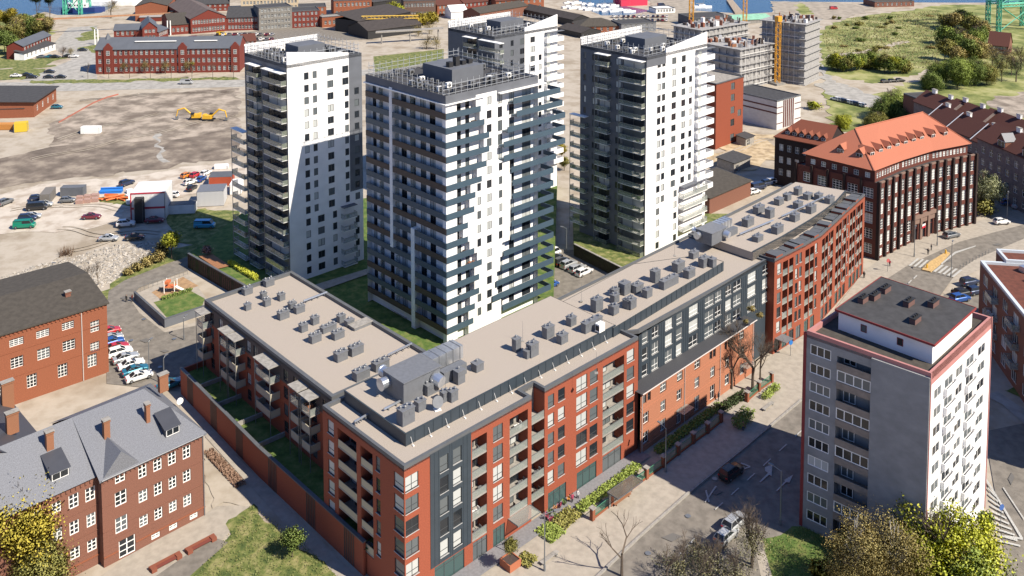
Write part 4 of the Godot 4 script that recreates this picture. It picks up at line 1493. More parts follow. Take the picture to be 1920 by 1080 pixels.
func build_balcony_tower() -> void:
	var C = g(838, 650, 3.0)
	var A = STREET_R
	var D = -STREET_N
	var hr = height_at(C, 180)
	var H = hr - 3.0
	var wd = (g(684, 139, hr) - C).dot(D)
	var WR = wall_of(C, C + A, 3.0)
	var wa = wuv(WR, 1009, 160).x
	WR = wall_of(C, C + A * wa, 3.0)
	var WL = wall_of(C + D * wd, C, 3.0)
	var B = thing("apartment_tower", "tower wrapped in blue grey balcony bands on every storey with a narrow white window strip", "tower", C)
	var inset = 1.15
	var s = wuv(WR, 840, 212).y - wuv(WR, 840, 239.3).y
	var v0 = wuv(WR, 840, 213).y      # top edge of the highest band
	var n = 16
	var left_ends = [904, 911, 920, 920, 915, 906, 894, 892, 880, 880, 892, 906, 901, 901, 893, 890]
	var right_starts = [960, 966, 949, 942, 942, 956, 959, 959, 957, 957, 956, 942, 938, 928, 921, 940]
	var right_ends = [1048, 1052, 1057, 1057, 1057, 1040, 1035, 1035, 1035, 1035, 1035, 1035, 1035, 1035, 1035, 1030]
	# recessed white core
	var core = MB.new()
	var Wi = WR.duplicate()
	Wi.o = WR.o - WR.n * inset
	var Wj = WL.duplicate()
	Wj.o = WL.o - WL.n * inset
	var uc0 = wuv(WR, 907, 330).x
	var uc1 = wuv(WR, 931, 330).x
	var hi = []
	var hj = []
	var st1 = win_style(M.frame, 1, 0, [M.g_dark, M.g_mid, M.g_dark])
	var st2 = win_style(M.frame, 2, 0, [M.g_dark, M.g_mid, M.g_pale])
	for k in n:
		var v = v0 - s * k - .85
		for u in [[3.6, 1.0], [5.7, 1.0], [uc1 + 1.4, 1.2], [uc1 + 4.4, 1.4], [uc1 + 8.0, 2.4]]:
			if u[0] + u[1] < wa - .3:
				hi.append(Rect2(u[0], v, u[1], 2.1))
		for u in [.8, 3.1, 6.4, 10.2, 13.0, 16.2, 19.0]:
			if u + 1.7 < wd - 1.6:
				hj.append(Rect2(u, v, [1.2, 1.7, .9][int(u) % 3], 2.1))
	wall_mesh(core, Wi, inset, wa, 0, H - 1.2, hi, .14)
	wall_mesh(core, Wj, 0, wd - inset, 0, H - 1.2, hj, .14)
	var WF = wall_of(C + A * wa, C + A * wa + D * wd, 3.0)
	wall_mesh(core, WF, 0, wd, 0, H, [])
	var WB = wall_of(C + A * wa + D * wd, C + D * wd, 3.0)
	wall_mesh(core, WB, 0, wa, 0, H, [])
	# full-depth white strip on the street face and on the garden face
	var hs = []
	var hl = []
	var Ws = WR.duplicate()
	Ws.o = WR.o + WR.n * .05
	# the flush white wall steps out and back from storey to storey
	for k in n:
		var py0 = 213.0 + 27.3 * k
		var e0 = minf(wuv(WR, left_ends[k], py0 - 25).x - 1.6, uc0)
		var e1 = uc1 if k < 5 else maxf(wuv(WR, right_starts[k], py0 - 38).x - .1, uc1)
		var vb = v0 - s * k - 1.05
		var vt = vb + s
		if k == 0:
			vt = H - 1.1
		if k == n - 1:
			vb = 0.0
		var lh = [Rect2(uc0 + .75, v0 - s * k - .1, 1.25, 1.55)]
		if e1 > uc1 + 2.0:
			lh.append(Rect2(uc1 + .55, v0 - s * k - .1, .95, 1.55))
		if e0 < uc0 - 2.6:
			lh.append(Rect2(uc0 - 1.7, v0 - s * k - .1, .95, 1.55))
		wall_mesh(core, Ws, e0, e1, vb, vt, lh, .16)
		for e in [e0, e1]:
			core.quad(at(WR, e, vb, .05), at(WR, e, vt, .05), at(WR, e, vt, -inset), at(WR, e, vb, -inset))
		core.quad(at(WR, e0, vb, .05), at(WR, e1, vb, .05), at(WR, e1, vb, -inset), at(WR, e0, vb, -inset))
		core.quad(at(WR, e0, vt, .05), at(WR, e1, vt, .05), at(WR, e1, vt, -inset), at(WR, e0, vt, -inset))
		hs += lh
	var us0 = wuv(WL, 731, 250).x
	core.box(at(WL, us0, s * 5.2, -inset), WL.r * .9, Vector3.UP * (H - 1.2 - s * 5.2), WL.n * (inset + .15))
	var us1 = wuv(WL, 772, 520).x
	core.box(at(WL, us1, 0, -inset), WL.r * 1.1, Vector3.UP * (s * 7.3), WL.n * (inset + .15))
	# bright corner pier
	core.box(at(WR, .12, 0, -inset), WR.r * 2.6, Vector3.UP * (H - 1.2), WR.n * (inset - .12))
	part(core, "white_wall", M.white, B)
	for r in hi:
		window(B, Wi, r.position.x, r.position.y, r.size.x, r.size.y, st2 if r.size.x > 1.1 else st1, .11, "balcony_door")
	for r in hj:
		window(B, Wj, r.position.x, r.position.y, r.size.x, r.size.y, st2 if r.size.x > 1.1 else st1, .11, "balcony_door")
	for r in hs:
		window(B, Ws, r.position.x, r.position.y, r.size.x, r.size.y, st2, .13)
	# bands
	for k in n:
		var v = v0 - s * k - 1.05
		var py: float = 213.0 + 27.3 * k
		var ul: float = wuv(WR, left_ends[k], py - 25).x - .4
		var b = MB.new()
		# slab and front panel, street side left of the strip
		b.box(at(WR, 0, v, -inset), WR.r * ul, Vector3.UP * .2, WR.n * (inset - .08))
		b.box(at(WR, 0, v - .02, -.08), WR.r * ul, Vector3.UP * 1.12, WR.n * .16)
		b.box(at(WR, ul - .12, v + .2, -inset), WR.r * .12, Vector3.UP * .88, WR.n * (inset - .08))
		part(b, "balcony", M.steel_blue, B)
		var r0: float = wuv(WR, right_starts[k], py - 38).x
		var r1: float = wuv(WR, right_ends[k], py - 60).x
		var c = MB.new()
		c.box(at(WR, r0, v, -inset), WR.r * (r1 - r0), Vector3.UP * .2, WR.n * (inset + .3))
		c.box(at(WR, r0, v - .02, .3), WR.r * (r1 - r0), Vector3.UP * 1.12, WR.n * .14)
		c.box(at(WR, r1 - .12, v + .2, -inset - 2.0), WR.r * .12, Vector3.UP * .88, WR.n * (inset + 2.3))
		part(c, "balcony", M.steel_blue, B)
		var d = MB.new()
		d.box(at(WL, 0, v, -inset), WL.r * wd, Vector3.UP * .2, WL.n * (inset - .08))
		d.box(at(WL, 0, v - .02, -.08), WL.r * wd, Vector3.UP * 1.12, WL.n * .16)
		part(d, "balcony", M.umber if (k * 7 + 3) % 5 > 2 else M.steel_blue, B)  # umber bands have the brown cast of shade and ground bounce in their colour
		# glass dividers between flats
		for q in [[WL, 4.2], [WL, 9.4], [WL, 14.4]]:
			if q[1] < wd - 1:
				var gl = MB.new()
				gl.box(at(q[0], q[1], v + .2, -inset + .02), q[0].r * .04, Vector3.UP * 2.0, q[0].n * (inset - .15))
				part(gl, "balcony_divider", M.rail, B)
		if rng.randf() < .8:
			var f = MB.new()
			for j in 3:
				var uu = lerpf(3.2, ul - .5, rng.randf())
				f.cbox(at(WR, uu, v + .2, -.55), Vector3(.3 + rng.randf() * .5, .3 + rng.randf() * .6, .4), .77)
			part(f, "balcony_furniture", [M.umber, M.white_steel, M.chimney][rng.randi() % 3], B)
	# ledges and roof band
	var lg = MB.new()
	lg.box(at(WR, -.35, H - 1.75, -.5), WR.r * (uc0 + .3), Vector3.UP * .18, WR.n * .9)
	lg.box(at(WR, uc1 + .3, H - 1.75, -.5), WR.r * (wa - uc1 + 1.4), Vector3.UP * .18, WR.n * 1.3)
	lg.box(at(WL, -.3, H - 1.751, -.5), WL.r * (wd + .2), Vector3.UP * .18, WL.n * .9)
	part(lg, "top_ledge", M.wframe, B)
	var bd = MB.new()
	bd.sides(poly2([C, C + A * wa, C + A * wa + D * wd, C + D * wd]), hr - 1.6, hr)
	part(bd, "roof_band", M.graphite, B)
	var rf = MB.new()
	rf.flat(poly2([C, C + A * wa, C + A * wa + D * wd, C + D * wd]), hr - .6)
	part(rf, "roof", M.bitumen, B)
	roof_screen(B, [C, C + A * wa, C + A * wa + D * wd, C + D * wd], hr - .6, 2.9)
	var pr = MB.new()
	var pc = C + A * wa * .33 + D * wd * .3
	pc.y = hr - .6
	pr.box(pc, A * wa * .34, Vector3.UP * 3.0, D * wd * .36)
	part(pr, "plant_room", M.graphite, B)
	for i in 4:
		var q = MB.new()
		q.box(pc + A * (1.0 + i * 1.7) + D * 2.0 + Vector3.UP * 3.0, A * 1.0, Vector3.UP * [1.0, 1.9, .8, .9][i], D * 1.0)
		part(q, "chimney_vent", M.black, B)
	roof_units(C, A, D, hr - .6, wa, wd, "balcony tower", 75, Rect2(wa * .31, wd * .28, wa * .38, wd * .4))

# ---------------------------------------------------------------- ten storey slab block beside the street
func build_slab_block() -> void:
	var h = 28.4
	var T = g(1745.6, 699.4, h); T.y = 0
	var Lp = g(1513, 619, h); Lp.y = 0
	var R = g(1859.4, 594, h); R.y = 0
	var Kp = Lp + R - T
	var B = thing("slab_apartment_block", "ten-storey grey and white slab block with pink edging beside the shaded street", "apartment building", T)
	var pink = mat("pink edging", L(.42, .19, .18), .8, texs["soft"], 9)
	var deepred = mat("red edging", L(.22, .03, .03), .8, texs["soft"], 9)
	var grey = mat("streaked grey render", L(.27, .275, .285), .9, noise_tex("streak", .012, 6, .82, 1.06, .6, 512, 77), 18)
	var beige = mat("beige loggia panel", L(.26, .22, .19), .85, texs["mottle"], 7)
	var z = [1480.0, 480.0, 440.0 / 792.0]
	var WL = wall_of(Lp, T)
	var WR = wall_of(T, R)
	var s = (wz(WL, z, 104, 325).y - wz(WL, z, 93, 886).y) / 9.0
	var vt = wz(WL, z, 104, 325).y
	var u0 = wz(WL, z, 70, 330).x
	var u1 = wz(WL, z, 141, 330).x
	var ua = wz(WL, z, 160, 400).x
	var ub = wz(WL, z, 277, 450).x
	var st = win_style(M.wframe, 3, 0.0, [M.g_dark, M.g_mid, M.g_dark, M.g_mid, M.g_pale])
	st.bar = .12
	var st4 = win_style(M.wframe, 4, 0.0, [M.g_dark, M.g_mid, M.g_dark])
	st4.bar = .13
	var st2 = win_style(M.wframe, 2, 0.0, [M.g_dark, M.g_mid, M.g_mid])
	st2.bar = .1
	var holes = []
	for k in 10:
		holes.append(Rect2(u0, vt - s * k - .72, u1 - u0, 1.44))
	var rec = Rect2(ua, .9, ub - ua, h - 3.0)
	var mb = MB.new()
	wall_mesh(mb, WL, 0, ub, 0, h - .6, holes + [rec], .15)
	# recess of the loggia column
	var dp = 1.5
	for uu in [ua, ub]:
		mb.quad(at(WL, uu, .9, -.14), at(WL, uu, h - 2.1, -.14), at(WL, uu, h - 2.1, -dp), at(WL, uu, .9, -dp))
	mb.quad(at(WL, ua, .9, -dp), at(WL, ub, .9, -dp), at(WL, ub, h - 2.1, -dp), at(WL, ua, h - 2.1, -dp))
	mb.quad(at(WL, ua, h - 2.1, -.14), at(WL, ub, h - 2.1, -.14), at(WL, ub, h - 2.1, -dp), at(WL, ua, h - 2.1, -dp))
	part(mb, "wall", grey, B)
	var gb = MB.new()
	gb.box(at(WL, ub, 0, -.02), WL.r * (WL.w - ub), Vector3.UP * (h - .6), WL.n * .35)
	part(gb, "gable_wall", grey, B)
	for r in holes:
		window(B, WL, r.position.x, r.position.y, r.size.x, r.size.y, st, .12)
	var glazed = [1, 3, 5, 8]
	for k in 10:
		var v = vt - s * k - 1.35
		var sl = MB.new()
		sl.box(at(WL, ua + .02, v, -dp + .02), WL.r * (ub - ua - .04), Vector3.UP * .16, WL.n * (dp + .12))
		sl.box(at(WL, ua + .02, v - .05, .1), WL.r * (ub - ua - .04), Vector3.UP * .95, WL.n * .1)
		var p = part(sl, "balcony", beige, B)
		if k in glazed:
			window(B, WL, ua + .05, v + .95, ub - ua - .1, s - 1.1, st4, -.03, "glazed_balcony")
		else:
			var Wd = WL.duplicate()
			Wd.o = WL.o - WL.n * (dp - .1)
			window(B, Wd, ua + .4, v + .3, 1.7, 1.9, st2, 0.0, "balcony_door")
	# bright face: strips of windows and projecting balconies
	var wh = []
	var cols = [[.06, .11], [.22, .13], [.40, .11], [.57, .13], [.77, .13]]
	var s2 = (h - 3.2) / 10.0
	for k in 10:
		for c in cols:
			wh.append(Rect2(c[0] * WR.w, 1.5 + s2 * k, c[1] * WR.w, 1.42))
	var wb = MB.new()
	wall_mesh(wb, WR, 0, WR.w, 0, h - 1.7, wh, .15)
	part(wb, "bright_wall", M.white, B)
	for r in wh:
		window(B, WR, r.position.x, r.position.y, r.size.x, r.size.y, st2, .12)
	for k in 10:
		for c in [.205, .555]:
			var q = MB.new()
			var uu: float = c * WR.w
			q.box(at(WR, uu, .95 + s2 * k, .002), WR.r * .17 * WR.w, Vector3.UP * .15, WR.n * .5)
			q.box(at(WR, uu, 1.1 + s2 * k, .4), WR.r * .17 * WR.w, Vector3.UP * .85, WR.n * .1)
			for e in [uu, uu + .17 * WR.w - .1]:
				q.box(at(WR, e, 1.1 + s2 * k, .002), WR.r * .1, Vector3.UP * .85, WR.n * .398)
			part(q, "balcony", M.white, B)
	var ps = MB.new()
	ps.quad(at(WR, 0, h - 1.7), at(WR, WR.w, h - 1.7), at(WR, WR.w, h), at(WR, 0, h))
	for e in [[WR, -.12], [WR, WR.w - .1]]:
		ps.box(at(e[0], e[1], 0, .0), WR.r * .22, Vector3.UP * h, WR.n * .1)
	part(ps, "pink_band", pink, B)
	var rd = MB.new()
	var WE = wall_of(Kp, Lp)
	wall_mesh(rd, WE, 0, WE.w, 0, h - .6, [])
	rd.box(at(WL, -.45, 0, -.3), WL.r * .45, Vector3.UP * (h - .4), WL.n * .34)
	part(rd, "red_edge", deepred, B)
	var bw = MB.new()
	wall_mesh(bw, wall_of(R, Kp), 0, R.distance_to(Kp), 0, h - .6, [])
	part(bw, "rear_wall", M.white, B)
	flat_roof(B, poly2([Lp, T, R, Kp]), h - .75, .72, .35, M.old_roof, pink)
	# penthouse
	var q = [g(1566, 580, h + 2.1), g(1652, 519, h + 2.1), g(1830, 577, h + 2.1), g(1752, 647, h + 2.1)]
	var pw = MB.new()
	var foot = poly2(q)
	var inn: PackedVector2Array = Geometry2D.offset_polygon(foot, -.35)[0]
	pw.sides(inn, h - .75, h + 1.9)
	part(pw, "penthouse_wall", M.white, B)
	var pf = MB.new()
	pf.prism(foot, h + 1.88, h + 2.1)
	part(pf, "penthouse_roof", M.bitumen, B)
	var pe = MB.new()
	for i in 4:
		var W = wall_of(q[i], q[(i + 1) % 4], h + 1.86)
		pe.box(at(W, 0, 0, -.06), W.r * W.w, Vector3.UP * .3, W.n * .1)
	part(pe, "fascia", deepred, B)
	var Wp = wall_of(q[0], q[3], 0)
	for u in [3.6, 8.6]:
		window(B, {"o": Wp.o - Wp.n * .33, "r": Wp.r, "n": Wp.n, "w": Wp.w}, u, h + .2, .8, 1.0, win_style(deepred, 1), -.0, "penthouse_window")
	for c in [[1660, 547, 1.9], [1640, 560, 1.9], [1618, 566, 1.6], [1704, 572, 2.0], [1750, 573, 2.0], [1716, 604, 1.9]]:
		var p = g(c[0], c[1], h + 2.1)
		var m = MB.new()
		m.cbox(p, Vector3(c[2], .75, .8), .75)
		var o = part(m, "chimney", mat("red chimney", L(.13, .07, .062), .9), B)
		var m2 = MB.new()
		m2.cbox(p + Vector3.UP * .75, Vector3(c[2] + .15, .1, .95), .75)
		for j in 3:
			m2.cbox(p + Vector3.UP * .85 + Vector3(cos(.75), 0, -sin(.75)) * (j - 1) * .5, Vector3(.25, .25, .25), .75)
		lpart(m2.mesh(B.position), "chimney_cap", M.black, o)

# ---------------------------------------------------------------- pitched and flat roofed buildings
# d: name label cat group o r w dp eave rise ridge("x"/"z"/"flat") hipl hipr wall roof over front side win rows
func house(d: Dictionary) -> Node3D:
	var o: Vector3 = d.o
	o.y = d.get("y0", 0.0)
	var r: Vector3 = d.r.normalized()
	var w: float = d.w
	var dp: float = d.dp
	var ev: float = d.eave
	var rise: float = d.get("rise", 0.0)
	var B = thing(d.name, d.label, d.get("cat", "building"), o, d.get("group", ""))
	var p0 = o
	var p1 = o + r * w
	var n = r.cross(Vector3.UP)
	var p2 = p1 - n * dp
	var p3 = o - n * dp
	var WF = wall_of(p0, p1, o.y)
	var WR = wall_of(p1, p2, o.y)
	var WB = wall_of(p2, p3, o.y)
	var WL = wall_of(p3, p0, o.y)
	var st: Dictionary = d.get("style", win_style(M.wframe, 2, .5))
	var mb = MB.new()
	var lists = [[WF, d.get("front", [])], [WR, d.get("right", [])], [WL, d.get("left", [])], [WB, []]]
	for e in lists:
		wall_mesh(mb, e[0], 0, e[0].w, 0, ev, e[1], d.get("reveal", .2))
	var over: float = d.get("over", .35)
	var ridge: String = d.get("ridge", "x")
	var rf = MB.new()
	if ridge == "flat":
		part(mb, "wall", d.wall, B)
		flat_roof(B, poly2([p0, p1, p2, p3]), o.y + ev - .05, d.get("parapet", .4), .3, d.roof, d.get("cap", M.cap))
	elif ridge == "shed":
		part(mb, "wall", d.wall, B)
		var t = .2
		rf.quad(at(WF, -over, ev, over), at(WF, w + over, ev, over), at(WF, w + over, ev + rise, -dp - over), at(WF, -over, ev + rise, -dp - over))
		rf.quad(at(WF, -over, ev - t, over), at(WF, w + over, ev - t, over), at(WF, w + over, ev, over), at(WF, -over, ev, over))
		rf.quad(at(WF, w + over, ev - t, over), at(WF, w + over, ev + rise - t, -dp - over), at(WF, w + over, ev + rise, -dp - over), at(WF, w + over, ev, over))
		rf.quad(at(WF, -over, ev + rise - t, -dp - over), at(WF, -over, ev - t, over), at(WF, -over, ev, over), at(WF, -over, ev + rise, -dp - over))
		part(rf, "roof", d.roof, B)
	else:
		var hl: float = d.get("hipl", 0.0)
		var hr: float = d.get("hipr", 0.0)
		var top = ev + rise
		if ridge == "x":
			var a = at(WF, -over, ev, over)
			var b = at(WF, w + over, ev, over)
			var c = at(WF, w + over, ev, -dp - over)
			var e2 = at(WF, -over, ev, -dp - over)
			var ra = at(WF, hl - (over if hl == 0 else 0.0), top, -dp / 2)
			var rb = at(WF, w - hr + (over if hr == 0 else 0.0), top, -dp / 2)
			rf.quad(a, b, rb, ra)
			rf.quad(c, e2, ra, rb)
			if hl > 0:
				rf.tri(e2, a, ra)
			else:
				mb.tri(at(WF, 0, ev, -dp), at(WF, 0, ev), at(WF, 0, top - .05, -dp / 2))
			if hr > 0:
				rf.tri(b, c, rb)
			else:
				mb.tri(at(WF, w, ev), at(WF, w, ev, -dp), at(WF, w, top - .05, -dp / 2))
			rf.quad(at(WF, -over, ev - .25, over), at(WF, w + over, ev - .25, over), b, a)
		else:
			var a = at(WF, -over, ev, over)
			var b = at(WF, w + over, ev, over)
			var c = at(WF, w + over, ev, -dp - over)
			var e2 = at(WF, -over, ev, -dp - over)
			var ra = at(WF, w / 2, top, over if hl == 0 else -hl)
			var rb = at(WF, w / 2, top, -dp - over if hr == 0 else -dp + hr)
			rf.quad(e2, a, ra, rb)
			rf.quad(b, c, rb, ra)
			if hl > 0:
				rf.tri(a, b, ra)
			else:
				mb.tri(at(WF, 0, ev), at(WF, w, ev), at(WF, w / 2, top - .05))
			if hr > 0:
				rf.tri(c, e2, rb)
			else:
				mb.tri(at(WF, w, ev, -dp), at(WF, 0, ev, -dp), at(WF, w / 2, top - .05, -dp))
		part(mb, "wall", d.wall, B)
		part(rf, "roof", d.roof, B)
	for e in lists:
		for h in e[1]:
			window(B, e[0], h.position.x, h.position.y, h.size.x, h.size.y, st, d.get("reveal", .2) - .04, "door" if h.position.y < .2 else "window")
	for c in d.get("chimneys", []):
		chimney(B, at(WF, c[0], c[2], -c[1]), c[3], c[4] if c.size() > 4 else 1.0, r, d.get("chimney", M.chimney))
	B.set_meta("front", WF)
	return B

func chimney(B: Node3D, p: Vector3, tall: float, wide: float, r: Vector3, m: Material) -> void:
	var n = r.cross(Vector3.UP)
	var c = MB.new()
	c.box(p - r * wide / 2 - n * .35, r * wide, Vector3.UP * tall, n * -.0 + n * .7)
	c.box(p - r * (wide / 2 + .08) - n * .43 + Vector3.UP * (tall - .3), r * (wide + .16), Vector3.UP * .16, n * .86)
	var o = part(c, "chimney", m, B)
	var k = MB.new()
	k.box(p - r * (wide / 2 + .12) - n * .47 + Vector3.UP * tall, r * (wide + .24), Vector3.UP * .12, n * .94)
	lpart(k.mesh(B.position), "chimney_cap", M.slab, o)

func grid(u0: float, u1: float, n: int, vs: Array, w: float, h: float) -> Array:
	var a = []
	for i in n:
		var u = lerpf(u0, u1, (i + .5) / n) - w / 2
		for v in vs:
			a.append(Rect2(u, v, w, h))
	return a

func zrects(W: Dictionary, zo: Array, list: Array) -> Array:
	var a = []
	for q in list:
		var p = wz(W, zo, q[0], (q[2] + q[3]) / 2.0)
		var s = wz(W, zo, q[1], (q[2] + q[3]) / 2.0)
		var m = (q[0] + q[1]) / 2.0
		var lo = wz(W, zo, m, q[3]).y
		var hi = wz(W, zo, m, q[2]).y
		a.append(Rect2(p.x, lo, s.x - p.x, hi - lo))
	return a

# roof dormer: a small box with a window, and a lid
func dormer(B: Node3D, W: Dictionary, u: float, v: float, deep: float, w: float, h: float, lid: Material, gable := false) -> void:
	var base = B.position
	var m = MB.new()
	m.box(at(W, u, v - .4, -deep - 3.0), W.r * w, Vector3.UP * (h + .4), W.n * 3.0)
	if gable:
		m.tri(at(W, u, v + h, -deep), at(W, u + w, v + h, -deep), at(W, u + w / 2, v + h + w * .6, -deep))
	var o = part(m, "dormer", lid if not gable else M.brick_dark, B)
	var l = MB.new()
	if gable:
		var t = at(W, u + w / 2, v + h + w * .65, -deep + .2)
		var tb = at(W, u + w / 2, v + h + w * .65, -deep - 3.4)
		l.quad(at(W, u - .2, v + h - .1, -deep + .2), t, tb, at(W, u - .2, v + h - .1, -deep - 3.4))
		l.quad(t, at(W, u + w + .2, v + h - .1, -deep + .2), at(W, u + w + .2, v + h - .1, -deep - 3.4), tb)
	else:
		l.quad(at(W, u - .15, v + h, -deep + .25), at(W, u + w + .15, v + h, -deep + .25), at(W, u + w + .15, v + h + 1.1, -deep - 3.2), at(W, u - .15, v + h + 1.1, -deep - 3.2))
	lpart(l.mesh(base), "dormer_roof", lid, o)
	var W2 = {"o": W.o - W.n * deep, "r": W.r, "n": W.n, "w": W.w}
	window(B, W2, u + .12, v + .05, w - .24, h - .15, win_style(M.wframe, 2, 0.0), -.02, "dormer_window")

func build_old_west() -> void:
	# brick warehouse
	var wr = g(200, 565, 13.3); wr.y = 0
	var A = Vector3(.746, 0, -.666)
	var n = A.cross(Vector3.UP)
	var wo = wr - A * 46
	var Wt = wall_of(wo, wr)
	var z7 = [0.0, 540.0, .25]
	var hs = zrects(Wt, z7, [[70, 178, 375, 435], [272, 372, 312, 372], [465, 556, 252, 312], [678, 746, 245, 330], [678, 746, 405, 480], [80, 176, 515, 600], [280, 376, 450, 535], [470, 566, 390, 470]])
	for k in 4:
		hs.append(Rect2(hs[5].position.x - 5.2 * (k + 1), hs[5].position.y, hs[5].size.x, hs[5].size.y))
		hs.append(Rect2(hs[0].position.x - 5.2 * (k + 1), hs[0].position.y, hs[0].size.x, hs[0].size.y))
	for k in 8:
		hs.append(Rect2(46 - 3.6 - 5.0 * k, 2.0, 1.6, 2.4))
	var st = win_style(M.wframe, 3, -4.0, [M.g_dark, M.g_mid])
	st.bar = .09
	var B = house({"name": "brick_warehouse", "label": "old orange brick warehouse with a dark felt roof beside the row of parked cars", "cat": "warehouse", "o": wo, "r": A, "w": 46.0, "dp": 23.0, "eave": 13.1, "rise": 1.7, "ridge": "x", "wall": M.brick, "roof": M.old_roof, "front": hs, "style": st, "reveal": .35,
		"chimneys": [[41.0, 5.5, 13.4, 1.4, .9], [15.0, 8.0, 13.8, 1.3, .8]], "chimney": M.brick_dark})
	var k = .3
	while k < 45.5:
		if k > 12:
			var c = MB.new()
			c.box(at(Wt, k, 12.35, .001), Wt.r * .3, Vector3.UP * .45, Wt.n * .16)
			part(c, "eaves_brick", M.brick, B)
		k += .66
	var dn = MB.new()
	var ud = wz(Wt, z7, 612, 300).x
	dn.tube(at(Wt, ud, .1, .12), at(Wt, ud, 12.6, .12), .08, .08, 6)
	dn.box(at(Wt, 0, 12.85, .001), Wt.r * Wt.w, Vector3.UP * .22, Wt.n * .3)
	part(dn, "gutter", mat("pale gutter", L(.33, .30, .29), .5), B)
	for v in [4.9, 9.3]:
		var sc = MB.new()
		sc.box(at(Wt, 0, v, .001), Wt.r * Wt.w, Vector3.UP * .12, Wt.n * .06)
		part(sc, "string_course", M.brick, B)
	# tenement with the pale slate roof
	var tr = g(385, 966); tr.y = 0
	var TA = Vector3(.705, 0, -.709)
	var to = tr - TA * 14.2
	var z8 = [0.0, 810.0, .25]
	var Wx = wall_of(to, tr)
	var th = zrects(Wx, z8, [[862, 940, 290, 380], [1037, 1102, 245, 345], [1150, 1215, 198, 292], [1260, 1322, 152, 246], [1370, 1430, 102, 200], [862, 952, 440, 550], [1040, 1108, 435, 525], [1155, 1218, 380, 475], [1265, 1325, 335, 425], [1372, 1432, 285, 375], [865, 958, 632, 750], [1045, 1112, 625, 708], [1158, 1220, 570, 655], [1268, 1328, 518, 600], [1375, 1437, 470, 556]])
	th.append(Rect2(2.0, .1, 2.2, 2.5))
	for u in [6.4, 8.9, 11.9]:
		th.append(Rect2(u, .35, 1.2, .8))
	var tst = win_style(M.wframe, 2, -3.0, [M.g_dark, M.g_mid, M.g_dark])
	tst.bar = .13
	var T = house({"name": "brick_tenement", "label": "brown brick tenement with white windows and a pale slate hipped roof", "cat": "tenement", "o": to, "r": TA, "w": 14.2, "dp": 17.4, "eave": 12.2, "rise": 4.8, "ridge": "x", "hipr": 4.6, "hipl": 0.0, "wall": M.brick_dark, "roof": M.slate, "front": th, "style": tst, "reveal": .25,
		"chimneys": [[2.6, 4.6, 14.0, 3.2, .8], [8.2, 4.4, 14.2, 3.0, .55], [12.4, 8.5, 15.6, 2.6, 1.3]]})
	# set back left half
	var lo: Vector3 = to - TA * 21.0 - Wx.n * 1.3
	var Wl = wall_of(lo, lo + TA * 21.0)
	var lh = zrects(Wl, z8, [[640, 715, 415, 518], [515, 592, 465, 572], [390, 460, 525, 608], [255, 320, 585, 685], [650, 720, 610, 708], [522, 595, 665, 768], [395, 468, 725, 818], [655, 728, 805, 893], [528, 602, 865, 953], [400, 475, 925, 1008]])
	var lw = MB.new()
	wall_mesh(lw, Wl, 0, 21.0, 0, 12.2, lh, .25)
	wall_mesh(lw, wall_of(lo - Wl.n * 14.8, lo), 0, 14.8, 0, 12.2, [])
	part(lw, "wall", M.brick_dark, T)
	for r in lh:
		window(T, Wl, r.position.x, r.position.y, r.size.x, r.size.y, tst, .2)
	var lr = MB.new()
	lr.quad(at(Wl, -.3, 12.2, .35), at(Wl, 21.0, 12.2, .35), at(Wl, 21.3, 17.0, -7.4), at(Wl, 9.5, 17.0, -7.4))
	lr.tri(at(Wl, -.3, 12.2, -15.5), at(Wl, -.3, 12.2, .35), at(Wl, 9.5, 17.0, -7.4))
	lr.quad(at(Wl, 21.0, 12.2, -15.5), at(Wl, -.3, 12.2, -15.5), at(Wl, 9.5, 17.0, -7.4), at(Wl, 21.3, 17.0, -7.4))
	part(lr, "roof", M.slate, T)
	for q in [[Wx, 14.2], [Wl, 21.0]]:
		k = .2
		while k < q[1] - .3:
			var c = MB.new()
			c.box(at(q[0], k, 11.55, .001), q[0].r * .24, Vector3.UP * .4, q[0].n * .15)
			part(c, "eaves_brick", M.brick_dark, T)
			k += .6
		for v in [[1.25, .18, .1], [4.75, .14, .07], [8.2, .1, .05], [2.0, .07, .04], [2.6, .07, .04], [3.3, .07, .04], [4.0, .07, .04]]:
			var cut = []
			for r in (th if q[1] < 15 else lh):
				if r.position.y < v[0] + v[1] and r.end.y > v[0]:
					cut.append([r.position.x - .06, r.end.x + .06])
			cut.sort_custom(func(a, b): return a[0] < b[0])
			var s = 0.0
			var c2 = MB.new()
			for c in cut:
				if c[0] > s:
					c2.box(at(q[0], s, v[0], .001), q[0].r * (c[0] - s), Vector3.UP * v[1], q[0].n * v[2])
				s = c[1]
			if s < q[1]:
				c2.box(at(q[0], s, v[0], .001), q[0].r * (q[1] - s), Vector3.UP * v[1], q[0].n * v[2])
			var so = part(c2, "string_course", M.brick if v[0] < 1.5 else M.brick_dark, T)
			so.set_meta("kind", "stuff")
	dormer(T, Wx, 9.3, 13.1, 1.3, 2.1, 1.1, M.dark_metal)
	dormer(T, Wl, 15.7, 13.1, 1.3, 2.3, 1.1, M.dark_metal)
	# cross gable over the entrance bay
	var cg = MB.new()
	var a0 = at(Wx, .1, 12.2, .2)
	var a1 = at(Wx, 5.1, 12.2, .2)
	var ap = at(Wx, 2.6, 14.9, .2)
	var bp = at(Wx, 2.6, 14.9, -5.0)
	cg.tri(a0, a1, ap)
	cg.quad(a0, ap, bp, at(Wx, .1, 12.2, -.1))
	cg.quad(ap, a1, at(Wx, 5.1, 12.2, -.1), bp)
	part(cg, "cross_gable", M.slate, T)
	for c in [[5.6, 2.6, 13.6, 3.0, 1.2], [16.9, 5.0, 15.0, 2.8, .9]]:
		chimney(T, at(Wl, c[0], c[2], -c[1]), c[3], c[4], TA, M.chimney)
